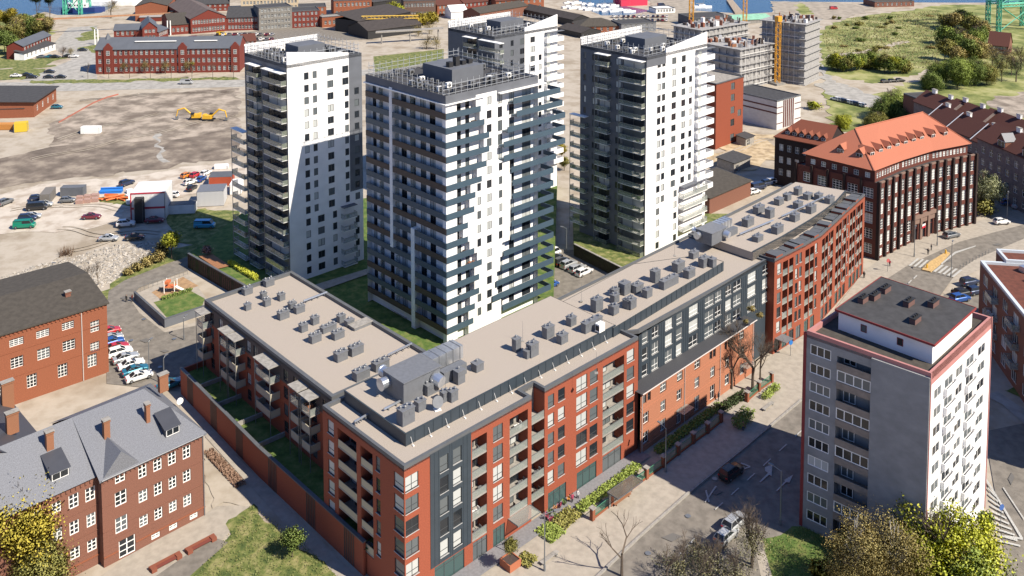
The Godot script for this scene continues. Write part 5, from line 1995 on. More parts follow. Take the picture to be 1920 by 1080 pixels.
	var ds = MB.new()
	ds.tube(at(Wx, 14.05, .1, .1), at(Wx, 14.05, 12, .1), .07, .07, 6)
	ds.tube(at(Wx, 14.0, 12.15, .42), at(Wx, -.1, 12.15, .42), .08, .08, 6)
	part(ds, "downpipe", M.metal, T)
	# dark sheet roofed rear wing
	var ro = at(Wx, -17.0, 0, -8.0)
	var R = house({"name": "rear_wing", "label": "rear wing with a dark seamed metal roof and four tall orange chimneys", "cat": "building", "o": ro, "r": TA, "w": 14.5, "dp": 22.0, "eave": 12.0, "rise": 5.0, "ridge": "z", "hipr": 7.0, "wall": M.brick_dark, "roof": M.dark_metal,
		"chimneys": [[3.2, 8.0, 13.6, 3.6, 1.0], [8.2, 15.5, 15.6, 3.4, 1.4], [10.9, 6.5, 14.8, 3.0, 1.5], [13.6, 17.5, 12.4, 4.2, 1.6]]})
	var Wr: Dictionary = R.get_meta("front")
	for i in 14:
		var sm = MB.new()
		var d = 1.2 + i * 1.0
		sm.tube(at(Wr, -.25, 12.12, -d), at(Wr, 7.15, 17.05, -d), .03, .03, 4)
		part(sm, "roof_seam", M.dark_metal, R)
	R.remove_meta("front")
	T.remove_meta("front")
	B.remove_meta("front")
	var dh = thing("satellite_dish", "round white satellite dish on the corner of the slate roof", "satellite dish", at(Wx, 14.6, 12.4, -8.0))
	var ds2 = MB.new()
	ds2.tube(Vector3(0, 1.0, 0), Vector3(.1, 1.0, .12), .48, .5, 12)
	lpart(ds2.mesh(), "dish", M.wframe, dh)
	var da = MB.new()
	da.tube(Vector3(0, 0, 0), Vector3(0, 1.0, 0), .04, .04, 5)
	lpart(da.mesh(), "mast", M.metal, dh)

# ---------------------------------------------------------------- curved brick office with the big tile roof
func build_red_roof_office() -> void:
	var P = [Vector3(85.3, 0, -213.5), Vector3(95.2, 0, -221.9), Vector3(106.0, 0, -229.4), Vector3(118.9, 0, -235.8)]
	var left = g(1493, 303.7, 18.6); left.y = 0
	var endr: Vector3 = P[3] + Vector3(-.55, 0, -.836) * 19.5
	var B = thing("brick_office", "large dark red brick office with tall pilasters and a bright orange hipped tile roof", "office building", P[0])
	var st = win_style(M.wframe, 3, -4.0, [M.g_mid, M.g_pale, M.g_dark])
	st.bar = .11
	var body = mat("purple red brick", L(.15, .042, .03), .85, texs["brick2"], 6)
	var wn = 0
	for i in 3:
		var W = wall_of(P[i], P[i + 1])
		var nb: int = [4, 4, 5][i]
		var bw: float = W.w / nb
		var holes = []
		var portal: bool = i == 1
		for b in nb:
			var u = bw * b + bw * .19
			var ww = bw * .64
			for v in [[.5, 1.9], [3.1, 2.7], [6.9, 2.6], [10.5, 2.6], [14.1, 2.7]]:
				if portal and b > 0 and v[0] < 6:
					continue
				holes.append(Rect2(u, v[0], ww, v[1]))
		var gates = []
		if portal:
			for b in 3:
				gates.append(Rect2(bw * (b + 1) + bw * .22, .1, bw * .5, 4.2))
		var mb = MB.new()
		wall_mesh(mb, W, 0, W.w, 0, 18.0, holes + gates, .3)
		part(mb, "wall", body, B)
		for h in holes:
			window(B, W, h.position.x, h.position.y, h.size.x, h.size.y, st, .24)
		for h in gates:
			window(B, W, h.position.x, h.position.y, h.size.x, h.size.y, win_style(mat("dark red door", L(.16, .02, .03), .6), 2, .7, [M.g_dark]), .28, "entrance_door")
		if portal:
			var pt = MB.new()
			pt.box(at(W, bw * .95, 5.6, .001), W.r * bw * 3.0, Vector3.UP * .9, W.n * .5)
			for b in 4:
				pt.box(at(W, bw * (b + 1) - bw * .12, 0, .001), W.r * bw * .28, Vector3.UP * 5.6, W.n * .42)
			part(pt, "portal", mat("portal stone", L(.19, .125, .10), .85, texs["mottle"], 5), B)
			for b in 3:
				var ar = MB.new()
				ar.box(at(W, bw * (b + 1) + bw * .2, 4.3, .001), W.r * bw * .62, Vector3.UP * 1.3, W.n * .25)
				part(ar, "arch_panel", mat("portal stone", L(.19, .125, .10)), B)
		for b in nb + 1:
			var pl = MB.new()
			var u = bw * b - .3
			if portal and b in [2, 3]:
				pl.box(at(W, u, 6.6, .001), W.r * .6, Vector3.UP * 12.0, W.n * .55)
			else:
				pl.box(at(W, u, 0, .001), W.r * .6, Vector3.UP * 18.6, W.n * .55)
			part(pl, "pilaster", mat("near black brick", L(.03, .015, .014), .85, texs["brick2"], 6), B)
		for b in nb:
			var cp = MB.new()
			cp.box(at(W, bw * b + .31, 18.0, -.4), W.r * (bw - .62), Vector3.UP * .35, W.n * .5)
			part(cp, "parapet", mat("portal stone", L(.19, .125, .10)), B)
	# side facing the garden
	var WL = wall_of(left, P[0])
	var lh = grid(1.2, WL.w - .6, 5, [1.0, 4.6, 8.2, 11.0, 14.3], 2.5, 2.4)
	var sb = MB.new()
	wall_mesh(sb, WL, 0, WL.w, 0, 18.3, lh, .3)
	wall_mesh(sb, wall_of(P[3], endr), 0, 19.5, 0, 18.3, [])
	wall_mesh(sb, wall_of(endr, left), 0, endr.distance_to(left), 0, 18.3, [])
	part(sb, "wall", body, B)
	for h in lh:
		window(B, WL, h.position.x, h.position.y, h.size.x, h.size.y, st, .24)
	for i in 6:
		var pc = MB.new()
		pc.box(at(WL, WL.w * i / 5.0 - .25, 0, .001), WL.r * .5, Vector3.UP * 18.7, WL.n * .35)
		part(pc, "pilaster", mats["near black brick"], B)
	var fl = MB.new()
	fl.flat(poly2([left, P[0], P[1], P[2], P[3], endr]), 17.9)
	part(fl, "terrace", M.bitumen, B)
	# set back top storey
	var into = [Vector3(-.2, 0, -1.9), Vector3(-.8, 0, -1.7), Vector3(-1.0, 0, -1.6), Vector3(-1.9, 0, -.7)]
	var S = []
	for i in 4:
		S.append(P[i] + into[i])
	var bl: Vector3 = S[0] + (left - P[0]).normalized() * 17.6
	var br: Vector3 = S[3] + Vector3(-.55, 0, -.836) * 16.8
	var up = MB.new()
	var list = []
	for i in 3:
		var W = wall_of(S[i], S[i + 1], 17.9)
		var hh = grid(.6, W.w - .4, [9, 9, 10][i], [.75], .75, 1.25)
		wall_mesh(up, W, 0, W.w, 0, 3.0, hh, .15)
		list.append([W, hh])
	var W3 = wall_of(bl, S[0], 17.9)
	var h3 = grid(.6, W3.w - .4, 6, [.75], 1.2, 1.25)
	wall_mesh(up, W3, 0, W3.w, 0, 3.0, h3, .15)
	list.append([W3, h3])
	wall_mesh(up, wall_of(S[3], br, 17.9), 0, 16.8, 0, 3.0, [])
	wall_mesh(up, wall_of(br, bl, 17.9), 0, br.distance_to(bl), 0, 3.0, [])
	part(up, "top_storey_wall", body, B)
	for e in list:
		for h in e[1]:
			window(B, e[0], h.position.x, h.position.y, h.size.x, h.size.y, win_style(M.wframe, 2, .5, [M.g_mid, M.g_pale]), .1)
	# roof
	var ey = 20.9
	var top = 27.2
	var ra = Vector3(84.8, top, -227.9)
	var rb = Vector3(108.3, top, -243.4)
	var E = []
	var outw = [Vector3(-.5, 0, .9), Vector3(.5, 0, .8), Vector3(.5, 0, .8), Vector3(.9, 0, .3)]
	for i in 4:
		var q: Vector3 = S[i] + outw[i]
		q.y = ey
		E.append(q)
	var eb: Vector3 = bl + Vector3(-.9, ey, -.2)
	var er: Vector3 = br + Vector3(.6, ey, -.6)
	var m1 = ra.lerp(rb, .34)
	var m2 = ra.lerp(rb, .7)
	var rm = MB.new()
	rm.quad(E[0], E[1], m1, ra)
	rm.quad(E[1], E[2], m2, m1)
	rm.quad(E[2], E[3], rb, m2)
	part(rm, "roof", M.tile, B)
	var rn = MB.new()
	rn.tri(eb, E[0], ra)
	rn.tri(E[3], er, rb)
	rn.quad(er, eb, ra, rb)
	part(rn, "roof", M.tile, B)
	var rg = MB.new()
	for e in [[E[0], ra], [ra, rb], [rb, E[3]]]:
		rg.tube(e[0] + Vector3.UP * .05, e[1] + Vector3.UP * .05, .16, .16, 5)
	part(rg, "ridge_tile", M.tile, B)
	# dormers in a row on the street slope, two on the garden slope
	for i in 9:
		var t = (i + .9) / 10.2
		var p: Vector3
		if t < .34:
			p = E[0].lerp(E[1], t / .34)
		elif t < .7:
			p = E[1].lerp(E[2], (t - .34) / .36)
		else:
			p = E[2].lerp(E[3], (t - .7) / .3)
		var W = wall_of(p, p + Vector3(.836, 0, -.55), 0)
		dormer(B, W, 0, ey + 1.75, 3.4, 1.7, 1.15, M.tile, true)
	for i in 2:
		var p: Vector3 = eb.lerp(E[0], .42 + .26 * i)
		var W = wall_of(p, p + (E[0] - eb).normalized(), 0)
		dormer(B, W, 0, ey + 1.5, 2.6, 1.8, 1.1, M.tile, true)
	var fg = thing("flag", "white and red flag hanging over the brick office entrance", "flag", at(wall_of(P[1], P[2]), 6.6, 3.4, .6))
	var fm = MB.new()
	fm.box(Vector3(0, 0, 0), Vector3(.9, .3, -.3), Vector3(0, .5, 0), Vector3(.02, 0, .02))
	lpart(fm.mesh(), "white_stripe", M.wframe, fg)
	var fm2 = MB.new()
	fm2.box(Vector3(0, -.5, 0), Vector3(.9, .3, -.3), Vector3(0, .49, 0), Vector3(.02, 0, .02))
	lpart(fm2.mesh(), "red_stripe", mat("flag red", L(.6, .02, .05), .8), fg)
	var fp = MB.new()
	fp.tube(Vector3(-.5, -1.1, -.4), Vector3(.05, .7, .05), .03, .03, 5)
	lpart(fp.mesh(), "staff", M.metal, fg)
	# annex behind with its own hipped roof and small dormers
	var ao = g(1453, 255.7, 14.0); ao.y = 0
	var ar2 = Vector3(.766, 0, .643)
	var X = house({"name": "office_annex", "label": "dark brick annex with a brown tile roof and six little gabled dormers", "cat": "office building", "o": ao, "r": ar2, "w": 15.5, "dp": 13.0, "eave": 14.0, "rise": 4.6, "ridge": "x", "hipl": 5.0, "hipr": 0.0, "wall": mat("black brick", L(.028, .015, .015), .85, texs["brick2"], 6), "roof": mat("brown orange tile", L(.22, .065, .035), .85, texs["tiles"], 7), "front": grid(.8, 15.0, 6, [3.0, 6.6, 10.2], 1.2, 1.9), "style": win_style(M.wframe, 2, .5, [M.g_mid, M.g_pale])})
	var Wa: Dictionary = X.get_meta("front")
	for i in 6:
		dormer(X, Wa, 2.6 + i * 2.1, 15.0, 1.2, 1.4, .9, mats["brown orange tile"], true)
	X.remove_meta("front")

# ---------------------------------------------------------------- buildings to the right
func lattice(parent: Node3D, a: Vector3, b: Vector3, w: float, m: Material, seg: float, called: String, r := .12) -> void:
	# square lattice mast between two points
	var d = (b - a).normalized()
	var s = d.cross(Vector3.UP if absf(d.y) < .9 else Vector3.RIGHT).normalized() * w / 2
	var t = d.cross(s).normalized() * w / 2
	var c = [s + t, s - t, -s - t, -s + t]
	for k in 4:
		var mb = MB.new()
		mb.tube(a + c[k], b + c[k], r, r, 4)
		part(mb, called + "_chord", m, parent)
	var n = maxi(1, int(a.distance_to(b) / seg))
	var br = MB.new()
	for i in n:
		var p = a.lerp(b, float(i) / n)
		var q = a.lerp(b, float(i + 1) / n)
		for k in 4:
			var k2 = (k + 1) % 4
			if i % 2 == 0:
				br.tube(p + c[k], q + c[k2], r * .6, r * .6, 3, false)
			else:
				br.tube(p + c[k2], q + c[k], r * .6, r * .6, 3, false)
	var o = part(br, called + "_bracing", m, parent)
	o.set_meta("kind", "stuff")

func tower_crane(px: float, py: float, top_py: float, label: String, jib_px := 0.0, w := 1.8) -> void:
	var p = g(px, py); p.y = 0
	var h = minf(height_at(p, top_py), 78.0)
	var T = thing("tower_crane", label, "crane", p, "orange tower cranes on the building sites")
	var ft = MB.new()
	ft.cbox(p, Vector3(5, .8, 5), .5)
	part(ft, "foundation", M.concrete, T)
	lattice(T, p + Vector3.UP * .8, p + Vector3.UP * h, w, M.orange_steel, 1.8, "mast", .16)
	var cb = MB.new()
	cb.cbox(p + Vector3.UP * h, Vector3(2.2, 2.2, 2.2), .5)
	part(cb, "cab", M.orange_steel, T)
	if jib_px != 0.0:
		var q = g(jib_px, top_py, h)
		var d = (q - p); d.y = 0
		lattice(T, p + Vector3.UP * (h + 2.8), p + Vector3.UP * (h + 2.8) + d, 1.3, M.orange_steel, 1.8, "jib", .12)
		lattice(T, p + Vector3.UP * (h + 2.8), p + Vector3.UP * (h + 2.8) - d.normalized() * 12, 1.3, M.orange_steel, 1.8, "counter_jib", .12)
		var cw = MB.new()
		cw.cbox(p + Vector3.UP * (h + .6) - d.normalized() * 11, Vector3(3, 2, 1.5), 0)
		part(cw, "counterweight", M.concrete, T)

func concrete_shell(called: String, label: String, o: Vector3, r: Vector3, w: float, dp: float, floors: int, fh: float, solid: bool) -> void:
	var B = thing(called, label, "building site", o)
	var n = r.cross(Vector3.UP)
	var raw = mat("raw concrete", L(.33, .325, .325), .9, texs["mottle"], 9)
	for k in floors + 1:
		var s = MB.new()
		s.box(o + Vector3.UP * fh * k - r * .9 + n * .9 - n * (dp + 1.8), r * (w + 1.8), Vector3.UP * .28, n * (dp + 1.8))
		part(s, "floor_slab", raw, B)
		if k == floors:
			break
		var W = wall_of(o, o + r * w, o.y + fh * k + .28)
		var holes = grid(.5, w - .5, int(w / 3.2), [.7], 1.5, 1.6)
		var m = MB.new()
		wall_mesh(m, W, 0, w, 0, fh - .28, holes, .3, true)
		var WL = wall_of(o - n * dp, o, o.y + fh * k + .28)
		wall_mesh(m, WL, 0, dp, 0, fh - .28, grid(.5, dp - .5, int(dp / 3.6), [.3], 1.8, 2.0), .5, true)
		var WR = wall_of(o + r * w, o + r * w - n * dp, o.y + fh * k + .28)
		wall_mesh(m, WR, 0, dp, 0, fh - .28, [])
		wall_mesh(m, wall_of(o + r * w - n * dp, o - n * dp, o.y + fh * k + .28), 0, w, 0, fh - .28, [])
		part(m, "storey_wall", raw, B)
		if k % 2 == 0:
			var sc = MB.new()
			for i in int(w / 2.5):
				sc.tube(o + r * (i * 2.5) + n * 1.0 + Vector3.UP * fh * k, o + r * (i * 2.5) + n * 1.0 + Vector3.UP * fh * (k + 2), .05, .05, 3, false)
			sc.box(o + n * .8 + Vector3.UP * (fh * k + 1.2), r * w, Vector3.UP * .1, n * .3)
			part(sc, "scaffold", M.white_steel, B)
	for i in 40:
		var q = MB.new()
		var p = o + r * rng.randf_range(1, w - 1) - n * rng.randf_range(1, dp - 1) + Vector3.UP * (fh * floors + .28)
		q.cbox(p, Vector3(rng.randf_range(.3, 2.6), rng.randf_range(.5, 2.4), rng.randf_range(.2, 1.2)), rng.randf() * 3)
		part(q, "formwork", [M.chimney, raw, M.umber, M.wframe, mat("rust formwork", L(.22, .08, .05))][rng.randi() % 5], B)

func build_east() -> void:
	# orange brick block behind the far tower
	var a = g(1338, 148, 24.0); a.y = 0
	var A = STREET_R
	var ob = g(1392, 262); ob.y = 0
	var oo = ob - A * 16
	house({"name": "brick_office_block", "label": "orange brick block with a pale flat roof behind the far white balconies", "cat": "office building", "o": oo, "r": A, "w": 16.0, "dp": 16.0, "eave": 21.5, "ridge": "flat", "parapet": .3, "wall": mat("new red brick", L(.26, .06, .028), .85, texs["brickgrain"], 5), "roof": mat("pale roof", L(.30, .28, .25), .9, texs["mottle"], 9), "front": grid(8.2, 11.2, 1, [1.0, 6.0, 10.2, 14.4, 18.2], 2.2, 2.3) + grid(12.6, 15.0, 1, [8.6], 2.0, 2.2), "style": win_style(M.frame, 2, .4)}).remove_meta("front")
	# brown and white striped building
	var s1 = g(1456, 244); s1.y = 0
	var sh = height_at(s1, 190)
	var WB = house({"name": "striped_hall", "label": "white and brown striped hall with a grey flat roof beside the building site", "cat": "hall", "o": s1, "r": Vector3(.78, 0, -.62), "w": 14.0, "dp": 21.0, "eave": sh, "ridge": "flat", "parapet": .3, "wall": mat("pale panel", L(.60, .60, .60), .8, texs["soft"], 9), "roof": M.bitumen})
	var Ws = WB.get_meta("front")
	WB.remove_meta("front")
	for i in 6:
		var m = MB.new()
		m.box(at(Ws, 3.6 + i * 1.1, .3, .001), Ws.r * .62, Vector3.UP * (sh - .6), Ws.n * .12)
		part(m, "brown_fin", mat("brown fin", L(.10, .03, .03), .7), WB)
	for v in [2.0, sh * .55, sh * .75]:
		for e in [[0.0, 3.3], [10.4, 14.0]]:
			var m = MB.new()
			m.box(at(Ws, e[0], v, .001), Ws.r * (e[1] - e[0]), Vector3.UP * .3, Ws.n * .05)
			part(m, "brown_stripe", mats["brown fin"], WB)
	var Wl = wall_of(s1 + Ws.n * -21.0, s1)
	for v in [sh * .55, sh * .75]:
		var m = MB.new()
		m.box(at(Wl, 0, v, .001), Wl.r * 21, Vector3.UP * .5, Wl.n * .05)
		part(m, "brown_stripe", mats["brown fin"], WB)
	# building sites
	var c1 = g(1386, 168); c1.y = 0
	concrete_shell("concrete_shell", "unfinished white and grey concrete block with open floors beside the crane", c1 - Vector3(.62, 0, -.4) * 0.0, Vector3(.78, 0, -.62), 22.0, 20.0, 5, 3.3, true)
	var c2 = g(1507, 160); c2.y = 0
	concrete_shell("concrete_shell", "tall unfinished dark concrete block with rusty formwork on top", c2 - Vector3(.78, 0, .62) * 19, Vector3(.78, 0, .62), 19.0, 17.0, 8, 3.2, true)
	var c3 = g(1330, 150); c3.y = 0
	concrete_shell("concrete_shell", "unfinished low concrete block behind the far white balconies", c3 + Vector3(0, 0, -20), Vector3(.78, 0, -.62), 34.0, 16.0, 6, 3.0, true)
	tower_crane(1457, 158, 40, "orange tower crane beside the dark concrete shell")
	tower_crane(1295, 110, -90, "orange tower crane mast standing behind the far white tower")
	tower_crane(1396, 70, -95, "orange tower crane mast near the pier")
	# small sheds in the excavation behind the long roof
	for q in [[1348, 352, 6.0, 5.0, 3.0, "grey roofed shed with yellow doors beside the parked blue cars", mat("ochre wall", L(.45, .32, .12), .85)], [1376, 325, 9.0, 6.0, 3.2, "pale brick shed with a felt roof near the sand pit", M.slab], [1398, 275, 5.0, 3.5, 2.8, "small grey site cabin on the yellow sand", M.slab]]:
		var p = g(q[0], q[1]); p.y = 0
		house({"name": "shed", "label": q[5], "cat": "shed", "o": p, "r": A, "w": q[2], "dp": q[3], "eave": q[4], "ridge": "shed", "rise": .5, "wall": q[6], "roof": M.bitumen, "front": [Rect2(1.0, .1, 1.6, 2.0)]}).remove_meta("front")
	var lb = g(1330, 402); lb.y = 0
	house({"name": "brick_garage", "label": "long dark brick garage with a brown felt roof against the long block", "cat": "garage", "o": lb, "r": A, "w": 20.0, "dp": 11.0, "eave": 4.5, "ridge": "shed", "rise": .8, "wall": M.brick_dark, "roof": M.old_roof}).remove_meta("front")
	# terrace houses on the right
	var plaster = mat("mauve render", L(.19, .155, .15), .9, texs["mottle"], 8)
	var flatr = g(1694, 176, 11.0); flatr.y = 0
	var dirx = (g(1770, 205, 11.0) - g(1694, 176, 11.0)); dirx.y = 0; dirx = dirx.normalized()
	house({"name": "flat_roof_house", "label": "low house with a dark flat roof and white chimneys beyond the terrace", "cat": "house", "o": flatr, "r": dirx, "w": 34.0, "dp": 9.0, "eave": 11.0, "ridge": "flat", "wall": M.brick_dark, "roof": M.bitumen, "chimneys": [[6, 4, 11, 1.2], [14, 5, 11, 1.3], [22, 4, 11, 1.2], [29, 5, 11, 1.3]], "chimney": M.wframe}).remove_meta("front")
	var tp = [[1738, 222, 15.0, "terrace house with a brown tile roof nearest the flat roofed house"], [1776, 240, 15.0, "terrace house with a brown tile roof between white firewalls"], [1822, 262, 15.0, "terrace house with a brown tile roof and a grey chimney block"], [1868, 284, 15.0, "terrace house with a brown tile roof beside the corner house"]]
	for q in tp:
		var p = g(q[0], q[1], 12.0); p.y = 0
		var hh = house({"name": "terrace_house", "label": q[3], "cat": "house", "group": "terrace houses in the row", "o": p, "r": dirx, "w": 12.5, "dp": 11.0, "eave": 12.0, "rise": 4.0, "ridge": "x", "wall": plaster, "roof": M.tile_old, "front": grid(.5, 12, 4, [1.2, 4.6, 8.2], 1.1, 1.7), "chimneys": [[2.0, 6.0, 15.0, 2.0, 1.6]], "chimney": M.wframe})
		var W = hh.get_meta("front")
		hh.remove_meta("front")
		var fw = MB.new()
		fw.quad(at(W, -.2, 12.2, .6), at(W, .2, 12.2, .6), at(W, .2, 16.5, -5.5), at(W, -.2, 16.5, -5.5))
		fw.quad(at(W, -.2, 16.5, -5.5), at(W, .2, 16.5, -5.5), at(W, .2, 12.2, -11.6), at(W, -.2, 12.2, -11.6))
		part(fw, "firewall", M.wframe, hh)
	for q in [[1728, 198, "rear terrace house with a brown roof below the flat roofed house"], [1785, 215, "rear terrace house with a brown roof and pale party walls"], [1850, 235, "rear terrace house with a brown roof and blue chimney cowls"]]:
		var p = g(q[0], q[1], 12.0); p.y = 0
		house({"name": "terrace_house", "label": q[2], "cat": "house", "group": "terrace houses in the row", "o": p + Vector3(0, 0, -6), "r": dirx, "w": 17.0, "dp": 10.0, "eave": 12.0, "rise": 3.6, "ridge": "x", "wall": plaster, "roof": M.tile_old, "chimneys": [[4, 5, 14.5, 2.2, 1.8], [12, 5, 14.5, 2.2, 1.6]], "chimney": M.wframe}).remove_meta("front")
	var cp = g(1833, 258, 15.0); cp.y = 0
	var cw = g(1990, 325, 15.0); cw.y = 0
	var ch = house({"name": "corner_tenement", "label": "shaded mauve tenement with a ribbed brown roof and paired windows behind the blossom tree", "cat": "tenement", "o": cp, "r": (cw - cp), "w": cw.distance_to(cp), "dp": 12.0, "eave": 15.0, "rise": 4.0, "ridge": "x", "hipl": 0.0, "wall": plaster, "roof": M.tile_old, "front": grid(.8, cw.distance_to(cp) - 1, 9, [1.2, 4.4, 7.8, 11.2], 1.4, 1.9), "style": win_style(M.wframe, 2, .6), "chimneys": [[9, 6, 18, 2, 1.5], [19, 6, 18, 2, 1.5]], "chimney": M.wframe})
	var Wc = ch.get_meta("front")
	ch.remove_meta("front")
	for u in [8.0, 17.5]:
		dormer(ch, Wc, u, 15.0, .2, 3.0, 2.0, M.slate, true)
	# rust roofed block at the right edge
	var e0 = g(1838, 488, 15.0)
	var ed = g(1920, 589, 15.0) - e0
	ed.y = 0
	ed = ed.normalized()
	var e1 = e0 + ed * 46
	e0.y = 0; e1.y = 0
	var wl = wall_of(e0, e1)
	var E = thing("rust_roof_block", "red brick block with a rust coloured planted roof and glazed balconies on the shaded side", "apartment building", e0)
	var hs = []
	for k in 4:
		var x = 2.0
		while x < 44:
			hs.append(Rect2(x, 1.0 + k * 3.4, 2.6, 2.1))
			x += 5.2
	var mb = MB.new()
	wall_mesh(mb, wl, 0, wl.w, 0, 14.5, hs, .2)
	var back = Vector3(-ed.z, 0, ed.x) * -26
	if back.x < 0:
		back = -back
	wall_mesh(mb, wall_of(e0 + back, e0), 0, 26, 0, 14.5, [])
	part(mb, "wall", M.brick_dark, E)
	for h in hs:
		window(E, wl, h.position.x, h.position.y, h.size.x, h.size.y, win_style(M.wframe, 3, 0, [M.g_dark, M.g_mid, M.g_pale]), .16)
	for k in 3:
		var x = 7.0
		while x < 40:
			balcony(E, wl, x, x + 3.4, 4.3 + 3.4 * k, 1.3, M.rail)
			x += 10.4
	flat_roof(E, poly2([e0, e1, e1 + back, e0 + back]), 14.5, .5, .6, mat("rust sedum", L(.13, .04, .025), .95, texs["mottle"], 9), mat("pale metal cap", L(.50, .55, .60), .5))
	for i in 5:
		var p = e0 + ed * (3 + i * 2.4) + back * (.28 + (i % 2) * .1)
		var q = MB.new()
		q.cbox(p + Vector3.UP * 14.55, Vector3(2.2, 1.1, 1.4), .4)
		part(q, "roof_unit", M.duct, E)
	var c0 = g(1868, 466, 15.6)
	c0.y = 0
	var up = [c0, c0 + ed * 5.5, c0 + ed * 5.5 + back * 1.2, c0 + back * 1.2]
	flat_roof(E, poly2(up), 15.1, .5, .5, mats["rust sedum"], mats["pale metal cap"])
	var ub = MB.new()
	ub.sides(poly2(up), 0, 14.9)
	part(ub, "end_wall", M.brick_dark, E)

# ---------------------------------------------------------------- shipyard quarter in the distance
func far_house(called, label, x0, y0, x1, y1, top, dp, ridge, rise, wall, roof, cols, rows_, extra := {}) -> Node3D:
	var a = g(x0, y0); a.y = 0
	var b = g(x1, y1); b.y = 0
	var h = height_at(a, top)
	var d = {"name": called, "label": label, "cat": extra.get("cat", "building"), "o": a, "r": b - a, "w": a.distance_to(b), "dp": dp, "eave": h, "rise": rise, "ridge": ridge, "wall": wall, "roof": roof, "style": win_style(M.wframe, 2, .5, [M.g_dark, M.g_mid])}
	if cols > 0:
		var vs = []
		for k in rows_:
			vs.append(h * (k + .28) / rows_)
		d.front = grid(.8, a.distance_to(b) - .8, cols, vs, extra.get("ww", 1.3), minf(h / rows_ * .55, 2.2))
	for k in extra:
		if k != "cat" and k != "ww":
			d[k] = extra[k]
	var o = house(d)
	return o

